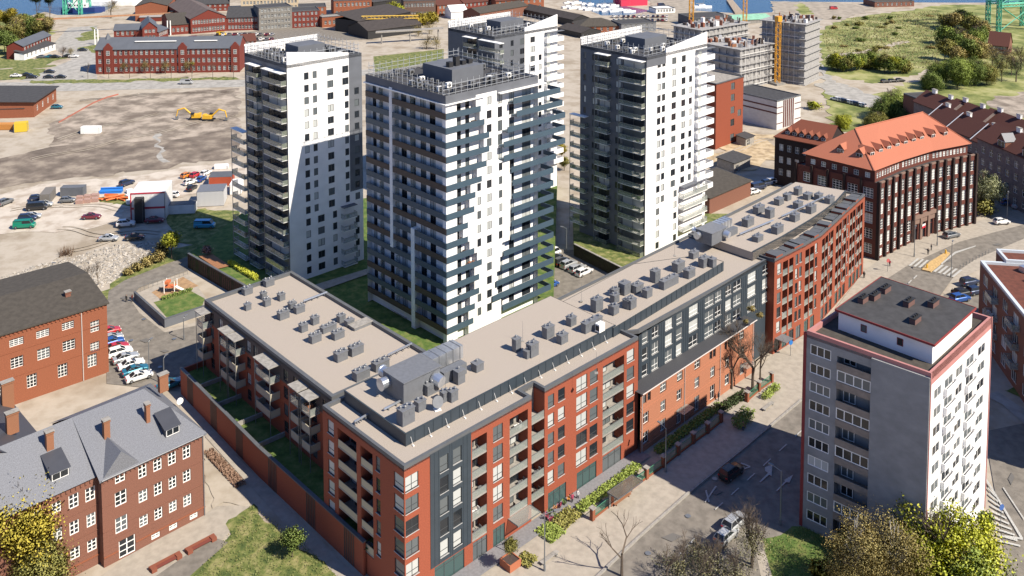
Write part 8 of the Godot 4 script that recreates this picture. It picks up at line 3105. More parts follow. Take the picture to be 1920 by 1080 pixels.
# ---------------------------------------------------------------- cars
func car_meshes(kind: String) -> Array:
	var key = "car " + kind
	if cache.has(key):
		return cache[key]
	var L0 = {"hatch": 4.1, "sedan": 4.65, "estate": 4.7, "suv": 4.5, "van": 5.2}[kind]
	var hw = {"hatch": .86, "sedan": .9, "estate": .9, "suv": .93, "van": .97}[kind]
	var belt = {"hatch": .95, "sedan": .92, "estate": .93, "suv": 1.08, "van": 1.15}[kind]
	var roof = {"hatch": 1.47, "sedan": 1.43, "estate": 1.48, "suv": 1.68, "van": 2.0}[kind]
	var l2 = L0 / 2
	# body sections: x, belt height, half width
	var sec
	if kind == "van":
		sec = [[-l2, .62, .86], [-l2 + .06, belt, .97], [l2 - .75, belt, 1.0], [l2 - .12, .92, .93], [l2, .55, .82]]
	else:
		sec = [[-l2, .55, .82], [-l2 + .12, belt - .08 if kind == "sedan" else belt, .93], [-l2 + .9, belt, 1.0], [l2 - 1.35, belt, 1.0], [l2 - .45, belt - .16, .95], [l2 - .06, belt - .28, .86], [l2, .5, .76]]
	var b = MB.new()
	var rings = []
	for s in sec:
		var w = hw * s[2]
		var t = s[1]
		rings.append([Vector3(s[0], .2, w * .92), Vector3(s[0], .45, w), Vector3(s[0], t - .12, w), Vector3(s[0], t, w * .88), Vector3(s[0], t + .02, 0), Vector3(s[0], t, -w * .88), Vector3(s[0], t - .12, -w), Vector3(s[0], .45, -w), Vector3(s[0], .2, -w * .92)])
	for i in rings.size() - 1:
		for k in 8:
			b.quad(rings[i][k], rings[i + 1][k], rings[i + 1][k + 1], rings[i][k + 1])
		b.quad(rings[i][0], rings[i][8], rings[i + 1][8], rings[i + 1][0])
	for e in [0, rings.size() - 1]:
		var r = rings[e]
		for k in range(1, 8):
			if e == 0:
				b.tri(r[0], r[k], r[k + 1])
			else:
				b.tri(r[0], r[k + 1], r[k])
	# glasshouse
	var x0 = {"hatch": -l2 + .1, "sedan": -l2 + .75, "estate": -l2 + .1, "suv": -l2 + .12, "van": -l2 + .08}[kind]
	var x1 = {"hatch": l2 - 1.15, "sedan": l2 - 1.4, "estate": l2 - 1.4, "suv": l2 - 1.25, "van": l2 - .6}[kind]
	var t0 = {"hatch": x0 + .45, "sedan": x0 + .75, "estate": x0 + .35, "suv": x0 + .3, "van": x0 + .06}[kind]
	var t1 = x1 - ({"van": .55}.get(kind, .85))
	var wb = hw * .87
	var wt = hw * (.86 if kind == "van" else .7)
	var gl = MB.new()
	var lo = [Vector3(x0, belt, wb), Vector3(x1, belt - .02, wb), Vector3(x1, belt - .02, -wb), Vector3(x0, belt, -wb)]
	var hi = [Vector3(t0, roof - .05, wt), Vector3(t1, roof - .05, wt), Vector3(t1, roof - .05, -wt), Vector3(t0, roof - .05, -wt)]
	for k in 4:
		gl.quad(lo[k], lo[(k + 1) % 4], hi[(k + 1) % 4], hi[k])
	var rf = MB.new()
	var m0 = [Vector3(t0 + .12, roof, wt * .8), Vector3(t1 - .12, roof, wt * .8), Vector3(t1 - .12, roof, -wt * .8), Vector3(t0 + .12, roof, -wt * .8)]
	var h2 = []
	for k in 4:
		h2.append(hi[k] + Vector3(0, -.02, signf(hi[k].z) * .015))
	for k in 4:
		rf.quad(h2[k], h2[(k + 1) % 4], m0[(k + 1) % 4], m0[k])
	rf.quad(m0[0], m0[1], m0[2], m0[3])
	for k in 4:
		rf.tube(lo[k], hi[k], .05, .045, 4)
	for s in [-1, 1]:
		var xm = lerpf(x0, x1, .48)
		rf.tube(Vector3(xm, belt, s * wb), Vector3(lerpf(t0, t1, .5), roof - .06, s * wt), .05, .05, 4)
		if kind == "van":
			rf.box(Vector3(x0, belt, s * wb - .02), Vector3((x1 - x0) * .45, 0, 0), Vector3(0, roof - belt - .25, -s * (wb - wt) * .8), Vector3(0, 0, .04))
	var wh = MB.new()
	wh.tube(Vector3(0, 0, -.11), Vector3(0, 0, .11), .32, .32, 12)
	var hub = MB.new()
	hub.tube(Vector3(0, 0, -.115), Vector3(0, 0, .115), .19, .19, 8)
	var hl = MB.new()
	hl.cbox(Vector3.ZERO, Vector3(.12, .14, .32))
	cache[key] = [b.mesh(), gl.mesh(), rf.mesh(), wh.mesh(), hub.mesh(), hl.mesh(), l2, hw, belt]
	return cache[key]

func car(px: float, py: float, colour: String, kind: String, deg: float, label: String, group := "", h := 0.0) -> void:
	var p = g(px, py, h)
	p.y = h + layer + .01
	var T = thing("parked_car", label, "car" if kind != "van" else "van", p, group, deg_to_rad(deg))
	var c = car_meshes(kind)
	var col = {"white": L(.72, .72, .72), "silver": L(.42, .44, .46), "grey": L(.17, .18, .19), "black": L(.018, .019, .022), "blue": L(.02, .09, .34), "navy": L(.015, .03, .08), "red": L(.42, .02, .03), "green": L(.0, .22, .14), "maroon": L(.16, .015, .03), "teal": L(.02, .16, .24), "orange": L(.6, .2, .02), "cyan": L(.05, .32, .55), "brown": L(.16, .12, .09), "yellow": L(.7, .45, .02)}[colour]
	var m = mat("car paint " + colour, col, .35, null, 1, .0 if colour in ["white", "red", "yellow", "orange"] else .3)
	m.clearcoat_enabled = true
	m.clearcoat = .8
	m.clearcoat_roughness = .08
	lpart(c[0], "body", m, T)
	lpart(c[1], "glasshouse", M.g_dark, T)
	lpart(c[2], "roof", m, T)
	for sx in [-1, 1]:
		for sz in [-1, 1]:
			var w = lpart(c[3], "wheel", M.rubber, T, Transform3D(Basis(), Vector3(sx * (c[6] - .82), .32, sz * (c[7] - .1))))
			lpart(c[4], "hub", M.metal, w)
	for sz in [-1, 1]:
		lpart(c[5], "headlight", M.wframe, T, Transform3D(Basis(), Vector3(c[6] - .1, .6, sz * (c[7] - .28))))
		lpart(c[5], "tail_light", mat("tail light", L(.4, .01, .01), .3), T, Transform3D(Basis(), Vector3(-c[6] + .04, .68, sz * (c[7] - .25))))

func build_cars() -> void:
	var A = 44.0
	# row in the side street, beside the warehouse
	var row = [["red", 206, 628, "hatch", "first"], ["silver", 210, 641, "hatch", "second"], ["blue", 212, 648, "hatch", "third"], ["red", 218, 659, "sedan", "fourth"], ["white", 225, 668, "suv", "fifth"], ["silver", 236, 678, "sedan", "sixth"], ["white", 246, 690, "sedan", "seventh"], ["teal", 254, 701, "sedan", "eighth"], ["white", 261, 713, "sedan", "ninth"]]
	for q in row:
		car(q[1], q[2], q[0], q[3], A - 8, "%s car, %s from the playground end of the row beside the brick warehouse" % [q[0], q[4]], "cars parked beside the brick warehouse")
	car(318, 728, "teal", "sedan", A, "teal car parked behind the dark metal roof by the garden wall")
	# builder's yard
	for q in [["green", 46, 428, "van", 10, "green van at the end of the pair on the gravel lot"], ["navy", 52, 414, "suv", 12, "dark blue car beside the green van"], ["silver", 62, 410, "hatch", 12, "silver car nose to the dark blue car beside the green van"], ["black", 70, 394, "van", 14, "black van standing beside a silver car on the gravel lot"], ["silver", 84, 388, "hatch", 14, "silver hatchback behind the black van"], ["maroon", 172, 411, "sedan", 4, "maroon saloon alone on the pale gravel"], ["grey", 10, 384, "suv", 70, "grey car at the edge of the gravel lot beside the dark soil"], ["navy", 70, 376, "hatch", 20, "dark blue car in front of the grey brown container"], ["grey", 127, 380, "hatch", 10, "grey hatchback beside the pink block pallets"], ["navy", 238, 348, "suv", 60, "dark blue car by the blue pipes"], ["white", 236, 425, "suv", 12, "white estate at the edge of the tower's shadow"], ["silver", 204, 452, "sedan", 3, "silver saloon on the dirt beside the rubble"], ["black", 253, 450, "sedan", 10, "black saloon on the dirt in the shadow's edge"], ["maroon", 290, 418, "sedan", 8, "dark red car parked along the white portable hall"], ["cyan", 384, 428, "van", 2, "pale blue van in the tower's shadow"], ["orange", 351, 333, "hatch", 60, "orange car beside the red small car in the yard"], ["red", 367, 332, "hatch", 70, "red small car between the orange and blue ones"], ["blue", 378, 340, "hatch", 80, "blue small car beside the rust red container"], ["white", 386, 329, "hatch", 70, "white small car behind the blue one"], ["white", 357, 346, "hatch", 50, "white small car in front of the orange one"], ["black", 360, 357, "hatch", 80, "black small car beside the pale grey site cabin"], ["white", 322, 370, "hatch", 170, "white car with a trailer behind the portable hall"]]:
		car(q[1], q[2], q[0], q[3], q[4], q[5])
	# soil, road and lots
	car(350, 158, "silver", "van", 3, "silver van driving on the sand coloured road")
	car(107, 204, "teal", "hatch", 5, "teal car parked behind the orange depot")
	for q in [[50, 143, "black"], [60, 147, "black"], [93, 137, "black"], [92, 147, "black"], [114, 147, "black"], [155, 96, "black"], [78, 109, "grey"], [94, 109, "teal"], [103, 109, "black"], [127, 108, "black"], [138, 108, "white"], [30, 145, "white"]]:
		car(q[0], q[1], q[2], "sedan", 3, "%s car parked on the lots before the brick yard house" % q[2], "cars parked before the brick yard house")
	for i in 22:
		var c = ["black", "white", "grey", "maroon", "silver", "navy"][i % 6]
		car(408 + (i % 11) * 10 + rng.randf() * 3, 67 + (i / 11) * 9, c, "hatch", 85, "%s car in the lot between the long brick hall and the big halls" % c, "cars in the shipyard lot")
	car(363, 75, "maroon", "van", 20, "maroon van behind the long brick hall's bay")
	car(415, 67, "yellow", "van", 3, "yellow lorry in the shipyard lot")
	# courtyard car park
	for q in [["white", 1095, 516, "estate", "front"], ["silver", 1082, 509, "estate", "second"], ["silver", 1066, 502, "suv", "third"], ["black", 1052, 497, "suv", "fourth"], ["black", 1040, 490, "suv", "fifth"]]:
		car(q[1], q[2], q[0], q[3], A, "%s car, %s of the row in the courtyard car park" % [q[0], q[4]], "cars in the courtyard car park")
	car(1034, 482, "white", "van", A, "white van with a red mark at the end of the courtyard row")
	car(1033, 540, "blue", "hatch", A, "blue car half hidden by the balcony tower")
	# streets
	car(1371, 894, "black", "suv", A - 2, "black car in the marked bay of the shaded street")
	car(1378, 990, "silver", "suv", A, "silver car under the budding roadside shrubs")
	car(1362, 1014, "silver", "hatch", A, "silver car parked behind the silver car under the shrubs")
	car(1784, 446, "grey", "estate", 24, "dark grey estate driving past the brick office")
	car(1878, 421, "white", "hatch", 8, "white car waiting near the blue parking bay")
	car(1890, 384, "blue", "estate", 10, "blue car parked in the shade of the mauve tenement")
	car(1912, 391, "silver", "sedan", 20, "silver car parked beside the blue one by the tenement")
	for q in [[1818, 535, "navy"], [1806, 556, "black"], [1830, 552, "navy"], [1800, 566, "blue"]]:
		car(q[0], q[1], q[2], "suv", 20, "%s car in the shaded bays beside the rust roofed block" % q[2], "cars in the shaded bays")
	for q in [[1421, 356, "navy", "van"], [1440, 348, "navy", "suv"], [1449, 345, "white", "suv"], [1414, 364, "white", "hatch"]]:
		car(q[0], q[1], q[2], q[3], 30, "%s %s parked in the yard behind the curved block" % [q[2], q[3] if q[3] == "van" else "car"], "cars behind the curved block")
	for i in 10:
		var c = ["white", "silver", "navy", "black"][i % 4]
		car(1566 + i * 5.5, 189 + i * 1.3, c, "hatch", 120, "%s car parked along the road below the meadow" % c, "cars below the meadow")
	for i in 3:
		car(1660 + i * 14, 156 - i * 1.0, "black", "hatch", 10, "black car on the pale track across the meadow", "cars on the meadow track")
	for i in 24:
		var c = ["white", "silver", "navy", "black", "maroon", "white"][i % 6]
		car(1150 + (i % 12) * 9 + rng.randf() * 3, 33 + (i / 12) * 7, c, "hatch", 60 + rng.randf() * 40, "%s car in the marina car park" % c, "cars in the marina car park")
	car(1240, 12, "navy", "van", 10, "dark blue van on the marina quay")
	car(1563, 18, "red", "van", 10, "red van on the sandy quay")

# ---------------------------------------------------------------- trees
# crown of many leaf faces grouped in clumps; radius 1, centre at 0
func crown_mesh(key: String, clumps: int, per: int, leaf: float, lobe: float, seed_: int, squash := 1.0, hang := 0.0) -> ArrayMesh:
	if cache.has(key):
		return cache[key]
	var r := RandomNumberGenerator.new()
	r.seed = seed_
	var mb := MB.new()
	mb.tinted = true
	for i in clumps:
		var d := Vector3(r.randfn(), r.randfn(), r.randfn()).normalized()
		var rad := pow(r.randf(), .42) * (1.0 - lobe * .8)
		rad *= .82 + .3 * sin(d.x * 3.1 + seed_) * cos(d.z * 2.7 + d.y * 2.0)
		var c := d * rad
		c.y *= squash
		var cs := lobe * r.randf_range(.55, 1.25)
		var tone := r.randf_range(.78, 1.22)
		var warm := r.randf_range(.92, 1.12)
		for k in per:
			var q := Vector3(r.randfn(), r.randfn() * .8, r.randfn()) * cs * .48 + c
			if hang > 0.0:
				q.y -= absf(r.randfn()) * hang
			var a := Vector3(r.randfn(), r.randfn(), r.randfn()).normalized()
			var b := a.cross(Vector3(r.randfn(), r.randfn(), r.randfn())).normalized()
			var s := leaf * r.randf_range(.6, 1.4)
			var t := tone * r.randf_range(.85, 1.15)
			mb.tint = Color(t * warm, t, t * .95)
			mb.tri(q - a * s, q + b * s * .8, q + a * s)
			mb.tri(q - a * s, q + a * s, q - b * s * .7)
			# leaves turn outwards
			var o := (q.normalized() * .55 + (q - c).normalized() * .55 + Vector3.UP * .15)
			var z := mb.n.size()
			for j in 6:
				var f := mb.n[z - 6 + j]
				if f.dot(o) < 0:
					f = -f
				mb.n[z - 6 + j] = (f * .6 + o).normalized()
	cache[key] = mb.mesh()
	return cache[key]

func branch_mesh(key: String, seed_: int, levels: int, spread: float, fork := 3, up := .35) -> ArrayMesh:
	# a bare tree of height about 1
	if cache.has(key):
		return cache[key]
	var r := RandomNumberGenerator.new()
	r.seed = seed_
	var mb := MB.new()
	var todo := [[Vector3.ZERO, Vector3(0, .26, 0), .024, levels]]
	while todo.size():
		var e: Array = todo.pop_back()
		var a: Vector3 = e[0]
		var d: Vector3 = e[1]
		var w: float = e[2]
		var n: int = e[3]
		var b := a + d
		mb.tube(a, b, w, w * .68, 5 if n > 3 else 3, false)
		if n <= 0:
			continue
		var kids := fork + (1 if r.randf() < .4 else 0)
		for k in kids:
			var t := 1.0 if k == 0 else r.randf_range(.55, 1.0)
			var dir := (d.normalized() + Vector3(r.randfn(), r.randfn() * .5 + up, r.randfn()) * spread).normalized()
			todo.append([a + d * t, dir * d.length() * r.randf_range(.6, .86), w * (.68 if k == 0 else .5), n - 1])
	var top := 0.01
	for q in mb.v:
		top = maxf(top, q.y)
	for i in mb.v.size():
		mb.v[i] /= top
	cache[key] = mb.mesh()
	return cache[key]

func leaf_mat(key: String, c: Color) -> StandardMaterial3D:
	if mats.has(key):
		return mats[key]
	var m = mat(key, c, .75)
	m.vertex_color_use_as_albedo = true
	m.backlight_enabled = true
	m.backlight = Color(c.r * .7, c.g * .7, c.b * .35).linear_to_srgb()
	return m

func tree(px: float, py: float, h: float, r: float, leaf: Material, label: String, kind := "round", group := "", y := 0.0, trunk: Material = null) -> Node3D:
	var p = g(px, py, y)
	var T = thing("bush" if kind == "bush" else "tree", label, "bush" if kind == "bush" else "tree", p, group, rng.randf() * TAU)
	var v = rng.randi() % 3
	if kind != "bush":
		var tb = branch_mesh("limbs %d" % v, 40 + v, 4, .42)
		lpart(tb, "trunk", trunk if trunk else M.bark, T, Transform3D(Basis().scaled(Vector3(minf(h * .7, r * 1.5), h * .93, minf(h * .7, r * 1.5))), Vector3.ZERO))
	var cm: ArrayMesh
	match kind:
		"fine": cm = crown_mesh("fine %d" % v, 230, 150, .019, .24, 11 + v)
		"sparse": cm = crown_mesh("sparse %d" % v, 110, 20, .022, .32, 21 + v)
		"bush": cm = crown_mesh("bush %d" % v, 40, 40, .075, .38, 31 + v, .8)
		"weep": cm = crown_mesh("weep %d" % v, 300, 100, .0135, .2, 51 + v, 1.0, .2)
		_: cm = crown_mesh("round %d" % v, 90, 70, .042, .32, 61 + v)
	var cy = h - r * .95 if kind != "bush" else h * .45
	var sy = (h - cy) * 1.0 if kind != "bush" else h * .62
	lpart(cm, "crown", leaf, T, Transform3D(Basis().scaled(Vector3(r, sy, r)), Vector3(0, cy, 0)))
	return T

func bare_tree(px: float, py: float, h: float, wide: float, label: String, levels := 5, seed_ := 3, m: Material = null, fork := 3) -> Node3D:
	var T = thing("bare_tree", label, "tree", g(px, py), "", rng.randf() * TAU)
	lpart(branch_mesh("bare %d %d %d" % [levels, seed_, fork], seed_, levels, .5, fork), "trunk", m if m else M.bark, T, Transform3D(Basis().scaled(Vector3(h * wide, h, h * wide)), Vector3.ZERO))
	return T

func hedge(a: Vector3, b: Vector3, wide: float, tall: float, leaf: Material, label: String, n := 0) -> void:
	var T = thing("hedge", label, "hedge", a)
	var d = b - a
	d.y = 0
	var mb := MB.new()
	mb.tinted = true
	var cnt = n if n > 0 else int(d.length() * wide * 90)
	var side = d.normalized().cross(Vector3.UP)
	for i in cnt:
		var p = d * rng.randf() + side * rng.randf_range(-.5, .5) * wide + Vector3.UP * (pow(rng.randf(), .6) * tall)
		var x = Vector3(rng.randfn(), rng.randfn(), rng.randfn()).normalized() * .16
		var z = x.cross(Vector3(rng.randfn(), rng.randfn(), rng.randfn())).normalized() * .13
		var t = rng.randf_range(.7, 1.25)
		mb.tint = Color(t * 1.05, t, t)
		mb.tri(p - x, p + z, p + x)
		mb.tri(p - x, p + x, p - z)
	lpart(mb.mesh(), "foliage", leaf, T)
	var s := MB.new()
	var k = .3
	while k < d.length():
		s.tube(d.normalized() * k, d.normalized() * k + Vector3.UP * tall * .8, .03, .015, 4)
		k += .8
	lpart(s.mesh(), "stems", M.bark, T)

func build_trees() -> void:
	var spring = leaf_mat("spring leaf", L(.50, .53, .06))
	var fresh = leaf_mat("fresh leaf", L(.29, .37, .08))
	var olive = leaf_mat("olive leaf", L(.30, .29, .08))
	var gold = leaf_mat("golden leaf", L(.44, .37, .05))
	var mid = leaf_mat("mid leaf", L(.19, .26, .06))
	var dark = leaf_mat("dark leaf", L(.04, .065, .018))
	var brown = leaf_mat("budding twig", L(.42, .35, .14))
	var rust = leaf_mat("rusty bud", L(.26, .17, .12))
	var pale = leaf_mat("pale blossom", L(.50, .53, .33))
	var pink = leaf_mat("pink blossom", L(.50, .34, .32))
	var birch = mat("birch bark", L(.55, .52, .47), .8, texs["grain"], 2)
	# bottom left
	tree(38, 1112, 16.0, 7.4, gold, "golden green tree in front of the tenement's end", "fine")
	tree(-10, 1075, 13.0, 5.5, gold, "yellow green tree at the tenement corner", "fine")
	tree(78, 1150, 9.5, 4.8, olive, "lower olive tree in front of the tenement basement", "fine")
	tree(548, 1046, 4.6, 2.0, mid, "small dark green tree beside the shaded garden path", "round")
	# bottom right
	tree(1606, 1125, 12.0, 5.6, brown, "budding birch with white limbs before the slab block", "weep", "", 0.0, birch)
	tree(1672, 1135, 12.5, 5.4, brown, "tall brown budding birch between slab block and green tree", "weep", "", 0.0, birch)
	tree(1772, 1112, 13.0, 8.2, spring, "bright yellow green tree in front of the white face of the slab block", "fine")
	tree(1815, 1150, 9.5, 6.0, fresh, "bright green lower tree beside the hatched road", "fine")
	tree(1668, 1022, 8.5, 2.6, rust, "reddish budding tree against the slab block's grey gable", "weep")
	tree(1848, 1004, 4.5, 1.5, fresh, "tall clipped green shrub at the slab block corner", "bush")
	tree(1850, 1048, 4.0, 1.5, fresh, "green shrub beside the hatched road edge", "bush")
	tree(1590, 1040, 4.0, 2.6, olive, "olive bush at the foot of the shaded slab block", "bush")
	tree(1540, 1085, 3.0, 2.0, gold, "golden bush on the lawn before the slab block", "bush")
	# roadside shrubs
	bare_tree(1410, 1060, 8.5, .95, "budding roadside shrub beside the silver cars", 6, 5, M.bark)
	tree(1410, 1066, 7.0, 3.6, leaf_mat("bud haze", L(.27, .26, .14)), "budding grey green shrub above the silver cars", "sparse")
	for q in [[1330, 1085, 5.0, 4.0], [1270, 1080, 4.4, 3.8], [1380, 1095, 4.5, 3.6], [1310, 1050, 3.6, 3.0]]:
		tree(q[0], q[1], q[2], q[3], mats["bud haze"], "thin budding shrub in the roadside thicket", "sparse", "thin shrubs of the roadside thicket")
	for i in 5:
		bare_tree(1250 + i * 32, 1095 - (i % 2) * 24, 5.0, .9, "leafless shrub in the roadside thicket", 5, 7 + i, M.bark).set_meta("group", "leafless shrubs of the roadside thicket")
	bare_tree(1166, 1082, 8.0, .75, "young leafless street tree beside the bus shelter", 4, 9, M.bark, 2)
	# tall bare trees before the old house
	bare_tree(1411, 735, 14.5, .75, "tall leafless tree with mistletoe balls before the old brick house", 6, 12, M.bark)
	bare_tree(1372, 730, 10.5, .65, "leafless tree casting branches over the old brick house", 5, 13, M.bark)
	bare_tree(1425, 718, 9.0, .7, "smaller leafless tree beside the curved block's end wall", 5, 14, M.bark)
	for q in [[1408, 578, .9], [1424, 590, .8], [1398, 602, .6]]:
		var mp = g(q[0], q[1], 12.5)
		var mt = thing("mistletoe_ball", "round brown mistletoe ball in the leafless tree top", "mistletoe", mp, "mistletoe balls in the leafless tree")
		lpart(crown_mesh("bush 0", 40, 40, .075, .38, 31, .8), "foliage", brown, mt, Transform3D(Basis().scaled(Vector3.ONE * q[2]), Vector3.ZERO))
	tree(957, 1062, 4.2, 1.3, olive, "small olive tree in the rust red planter", "round", "", .9)
	# street garden hedges
	hedge(g(1085, 962, .1), g(1196, 878, .1), 1.6, .9, fresh, "low green hedge behind the sunny garden railing")
	hedge(g(1232, 852, .1), g(1350, 765, .1), 1.4, 1.0, mid, "shaded green hedge before the old brick house")
	hedge(g(1350, 775, .1), g(1398, 742, .1), 1.6, 1.1, dark, "dark hedge at the sunny end of the old brick house")
	hedge(g(1382, 806, .1), g(1405, 780, .1), 2.2, 1.6, mid, "thick shrub bed in the shaded pavement")
	hedge(g(1432, 750, .1), g(1458, 728, .1), 1.2, 1.0, fresh, "yellow green shrub strip on the sunny corner")
	hedge(g(1018, 1010, .1), g(1045, 990, .1), 3.2, .5, fresh, "planted bed beside the shop terrace steps")
	hedge(g(975, 1046, .1), g(1000, 1060, .1), 2.2, .5, olive, "narrow planted bed beside the rust red planter")
	hedge(g(1045, 988, .1), g(1078, 962, .1), 2.6, .6, olive, "brown green planted bed near the flower shop")
	hedge(g(430, 495, 3.0), g(482, 526, 3.0), 1.2, 1.0, spring, "clipped yellow green hedge along the courtyard garden")
	hedge(g(302, 563, 1.31), g(360, 545, 1.31), .8, .7, mid, "low green hedge between the playground sand and lawn")
	tree(388, 478, 2.6, 1.6, pink, "pink blossoming shrub on the raised courtyard corner", "bush", "", 3.0)
	hedge(g(390, 846, .1), g(452, 912, .1), 1.6, .35, rust, "dry brown shrub strip between court and path")
	# left middle
	tree(322, 486, 7.5, 2.8, spring, "bright yellow green tree beside the rubble slope", "round")
	for q in [[295, 492, 3.4, 2.2], [275, 500, 3.0, 2.2], [258, 508, 2.4, 2.0], [305, 480, 4.0, 2.4], [240, 516, 2.0, 1.8]]:
		tree(q[0], q[1], q[2], q[3], brown, "dry brown bush along the rubble slope", "bush", "dry bushes along the rubble slope")
	for q in [[170, 540], [184, 535], [50, 720], [105, 690], [70, 700]]:
		bare_tree(q[0], q[1], 6.0, .6, "leafless young tree beside the brick warehouse or rubble", 5, 20 + int(q[0]) % 5).set_meta("group", "leafless young trees")
	for q in [[30, 725, 4.0, 2.4], [50, 735, 3.4, 2.2], [12, 740, 3.6, 2.2]]:
		tree(q[0], q[1], q[2], q[3], olive, "olive bush at the foot of the brick warehouse", "bush", "bushes below the brick warehouse")
	# street trees before the long brick hall
	for i in 9:
		bare_tree(165 + i * 39, 147, 7.0, .5, "leafless street tree along the sand coloured road", 4, 30 + i % 4).set_meta("group", "street trees along the sand coloured road")
	for q in [[272, 139, 7, 3.0], [310, 139, 7, 3.2], [350, 138, 7, 3.0], [232, 139, 6, 2.4]]:
		tree(q[0], q[1], q[2], q[3], brown, "budding brown tree before the long brick hall", "sparse", "budding trees before the long brick hall")
	tree(361, 137, 6, 1.6, spring, "yellow green young tree before the long hall's gabled bay", "sparse")
	tree(118, 108, 6, 3.0, rust, "budding tree on the lot by the lean-to", "sparse")
	tree(132, 108, 6, 3.0, brown, "bare brown tree next to the parked black car", "sparse")
	# wood on the left shore
	for i in 26:
		var x = -20 + (i % 9) * 13 + rng.randf() * 8
		var y = 98 - (i / 9) * 22 + rng.randf() * 10
		if y > 80 and x > 30:
			y -= 25
		tree(x, y, rng.randf_range(9, 15), rng.randf_range(4, 6), [olive, brown, mid, gold][rng.randi() % 4], "loose spring tree on the wooded shore bank", "round", "trees of the wooded shore bank")
	tree(70, 47, 20, 4.2, dark, "tall dark conifer beside the quay", "round")
	tree(94, 46, 19, 4.0, dark, "second dark conifer beside the quay", "round")
	tree(208, 34, 13, 6.0, brown, "budding tree in front of the white ship", "sparse")
	# between the towers, far
	tree(745, 34, 11, 6.5, spring, "yellow green tree beside the brown workshop", "round")
	tree(735, 28, 10, 5.5, spring, "upper yellow green tree beside the black shed", "round")
	for q in [[790, 47, 9, 6.0], [808, 45, 9, 5.5], [780, 50, 8, 5.0]]:
		tree(q[0], q[1], q[2], q[3], gold, "yellow spring tree before the workshop sign", "round", "yellow spring trees before the workshop")
	for q in [[785, 68, 8, 5.0], [805, 64, 8, 5.0], [800, 92, 8, 5], [818, 92, 8, 4.6]]:
		tree(q[0], q[1], q[2], q[3], brown, "brown budding tree by the pale bridge deck", "sparse", "budding trees by the pale bridge deck")
	# between towers, near
	for q in [[1052, 300, 6, 2.6, gold], [1058, 320, 5, 2.2, olive], [1340, 345, 4, 2.4, olive], [1335, 365, 4, 2.4, fresh]]:
		tree(q[0], q[1], q[2], q[3], q[4], "small spring tree at the edge of the tower gardens", "round", "small trees of the tower gardens")
	# meadow and right
	for i in 16:
		var t = i / 15.0
		tree(1562 + t * 132, 130 + sin(t * 9) * 4 + t * 6, rng.randf_range(7, 10), rng.randf_range(3.6, 5.0), [fresh, spring, fresh, olive][i % 4], "fresh green tree in the meadow thicket", "round", "trees of the meadow thicket")
	for q in [[1795, 166, 15, 8.0, fresh], [1760, 160, 12, 6.5, fresh], [1828, 160, 13, 7.0, mid], [1745, 168, 9, 6.0, mid], [1850, 160, 11, 6.0, olive]]:
		tree(q[0], q[1], q[2], q[3], q[4], "large leafy tree beyond the terrace roofs", "fine", "large leafy trees beyond the terrace")
	for q in [[1672, 222, 12, 8.0, fresh], [1690, 226, 10, 7.0, fresh], [1655, 226, 9, 6.0, mid], [1640, 240, 7, 5.0, olive], [1580, 240, 6, 4.0, spring], [1700, 235, 8, 5.5, mid]]:
		tree(q[0], q[1], q[2], q[3], q[4], "leafy tree behind the orange tile roof", "fine", "leafy trees behind the orange tile roof")
	for i in 18:
		tree(1770 + (i % 6) * 13 + rng.randf() * 8, 52 + (i / 6) * 26 + rng.randf() * 12, rng.randf_range(9, 14), rng.randf_range(5, 7), [olive, brown, fresh, mid][i % 4], "mixed spring tree at the edge of the meadow", "round", "trees at the meadow edge")
	for i in 8:
		tree(1860 + i * 9, 130 + (i % 3) * 12, 12, 5.5, [brown, dark, olive, rust][i % 4], "dark budding tree round the meadow house", "sparse", "trees round the meadow house")
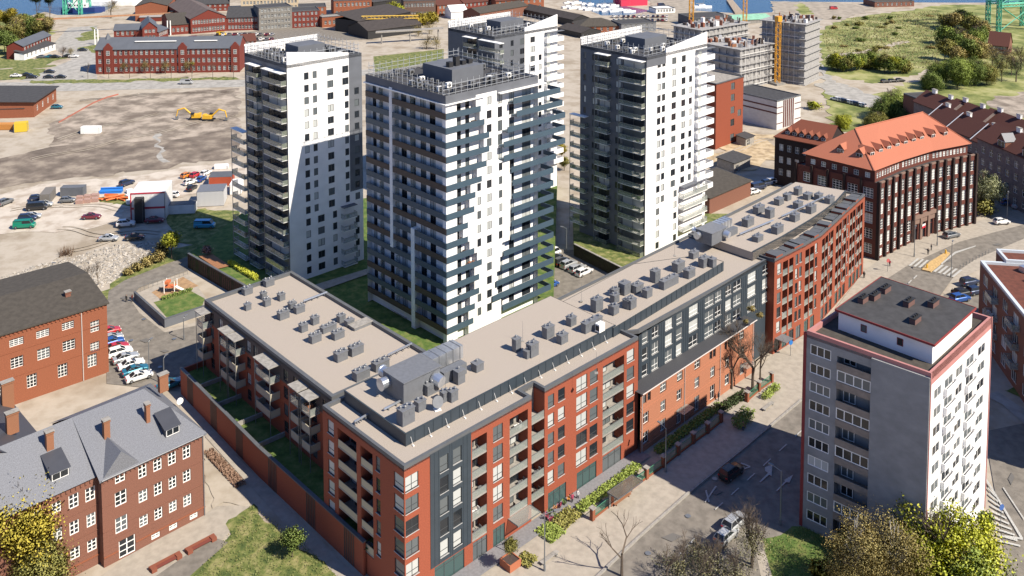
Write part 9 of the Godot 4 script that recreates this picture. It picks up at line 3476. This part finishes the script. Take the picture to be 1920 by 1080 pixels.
	for i in 22:
		tree(1560 + rng.randf() * 200, 30 + rng.randf() * 70, rng.randf_range(1.2, 3.0), rng.randf_range(1.5, 4.0), [olive, brown, mid][i % 3], "low scrub bush scattered over the meadow", "bush", "scrub bushes on the meadow")
	tree(1852, 392, 11.0, 5.6, pale, "pale blossoming tree between the brick office and the tenement", "fine")
	tree(1842, 402, 5.0, 3.6, olive, "olive shrub under the pale blossoming tree", "bush")
	tree(1562, 262, 5, 3.0, spring, "yellow green shrub behind the office annex", "bush")
	tree(1526, 205, 4, 3.2, spring, "bright green shrub beside the striped hall", "bush")
	# loose tufts on the grounds nobody could count
	tufts("grass_tufts", [360, 1085, 425, 1010, 470, 948, 556, 1010, 640, 1085], 1500, .14, leaf_mat("tuft", L(.19, .20, .07)), "short rough grass tufts on the lawn beside the path")
	tufts("meadow_tufts", [1540, 62, 1600, 34, 1760, 20, 1760, 130, 1560, 125], 6000, .5, leaf_mat("dry tuft", L(.27, .25, .12)), "dry grass tufts over the wide meadow")
	tufts("lawn_tufts", [1440, 1015, 1506, 988, 1620, 1040, 1600, 1085, 1440, 1085], 1200, .14, leaf_mat("tuft", L(.19, .20, .07)), "short grass tufts on the lawn before the slab block")

func tufts(called: String, a: Array, n: int, s: float, m: Material, label: String) -> void:
	var area = gpoly(a)
	var bb = Rect2(area[0], Vector2.ZERO)
	for p in area:
		bb = bb.expand(p)
	var mb := MB.new()
	mb.tinted = true
	var k = 0
	while k < n:
		var p = Vector2(rng.randf_range(bb.position.x, bb.end.x), rng.randf_range(bb.position.y, bb.end.y))
		if not Geometry2D.is_point_in_polygon(p, area):
			continue
		k += 1
		var t = rng.randf_range(.55, 1.45)
		mb.tint = Color(t * rng.randf_range(.9, 1.3), t, t * rng.randf_range(.8, 1.2))
		var o = Vector3(p.x, layer, p.y)
		var w = Vector3(rng.randfn(), 0, rng.randfn()).normalized() * s
		mb.tri(o - w * .6, o + w * .6, o + Vector3(rng.randfn() * s * .5, s * rng.randf_range(.6, 1.5), rng.randfn() * s * .5))
	var o2 = setting(mb, called, m, "stuff")
	tag(o2, label, "grass")
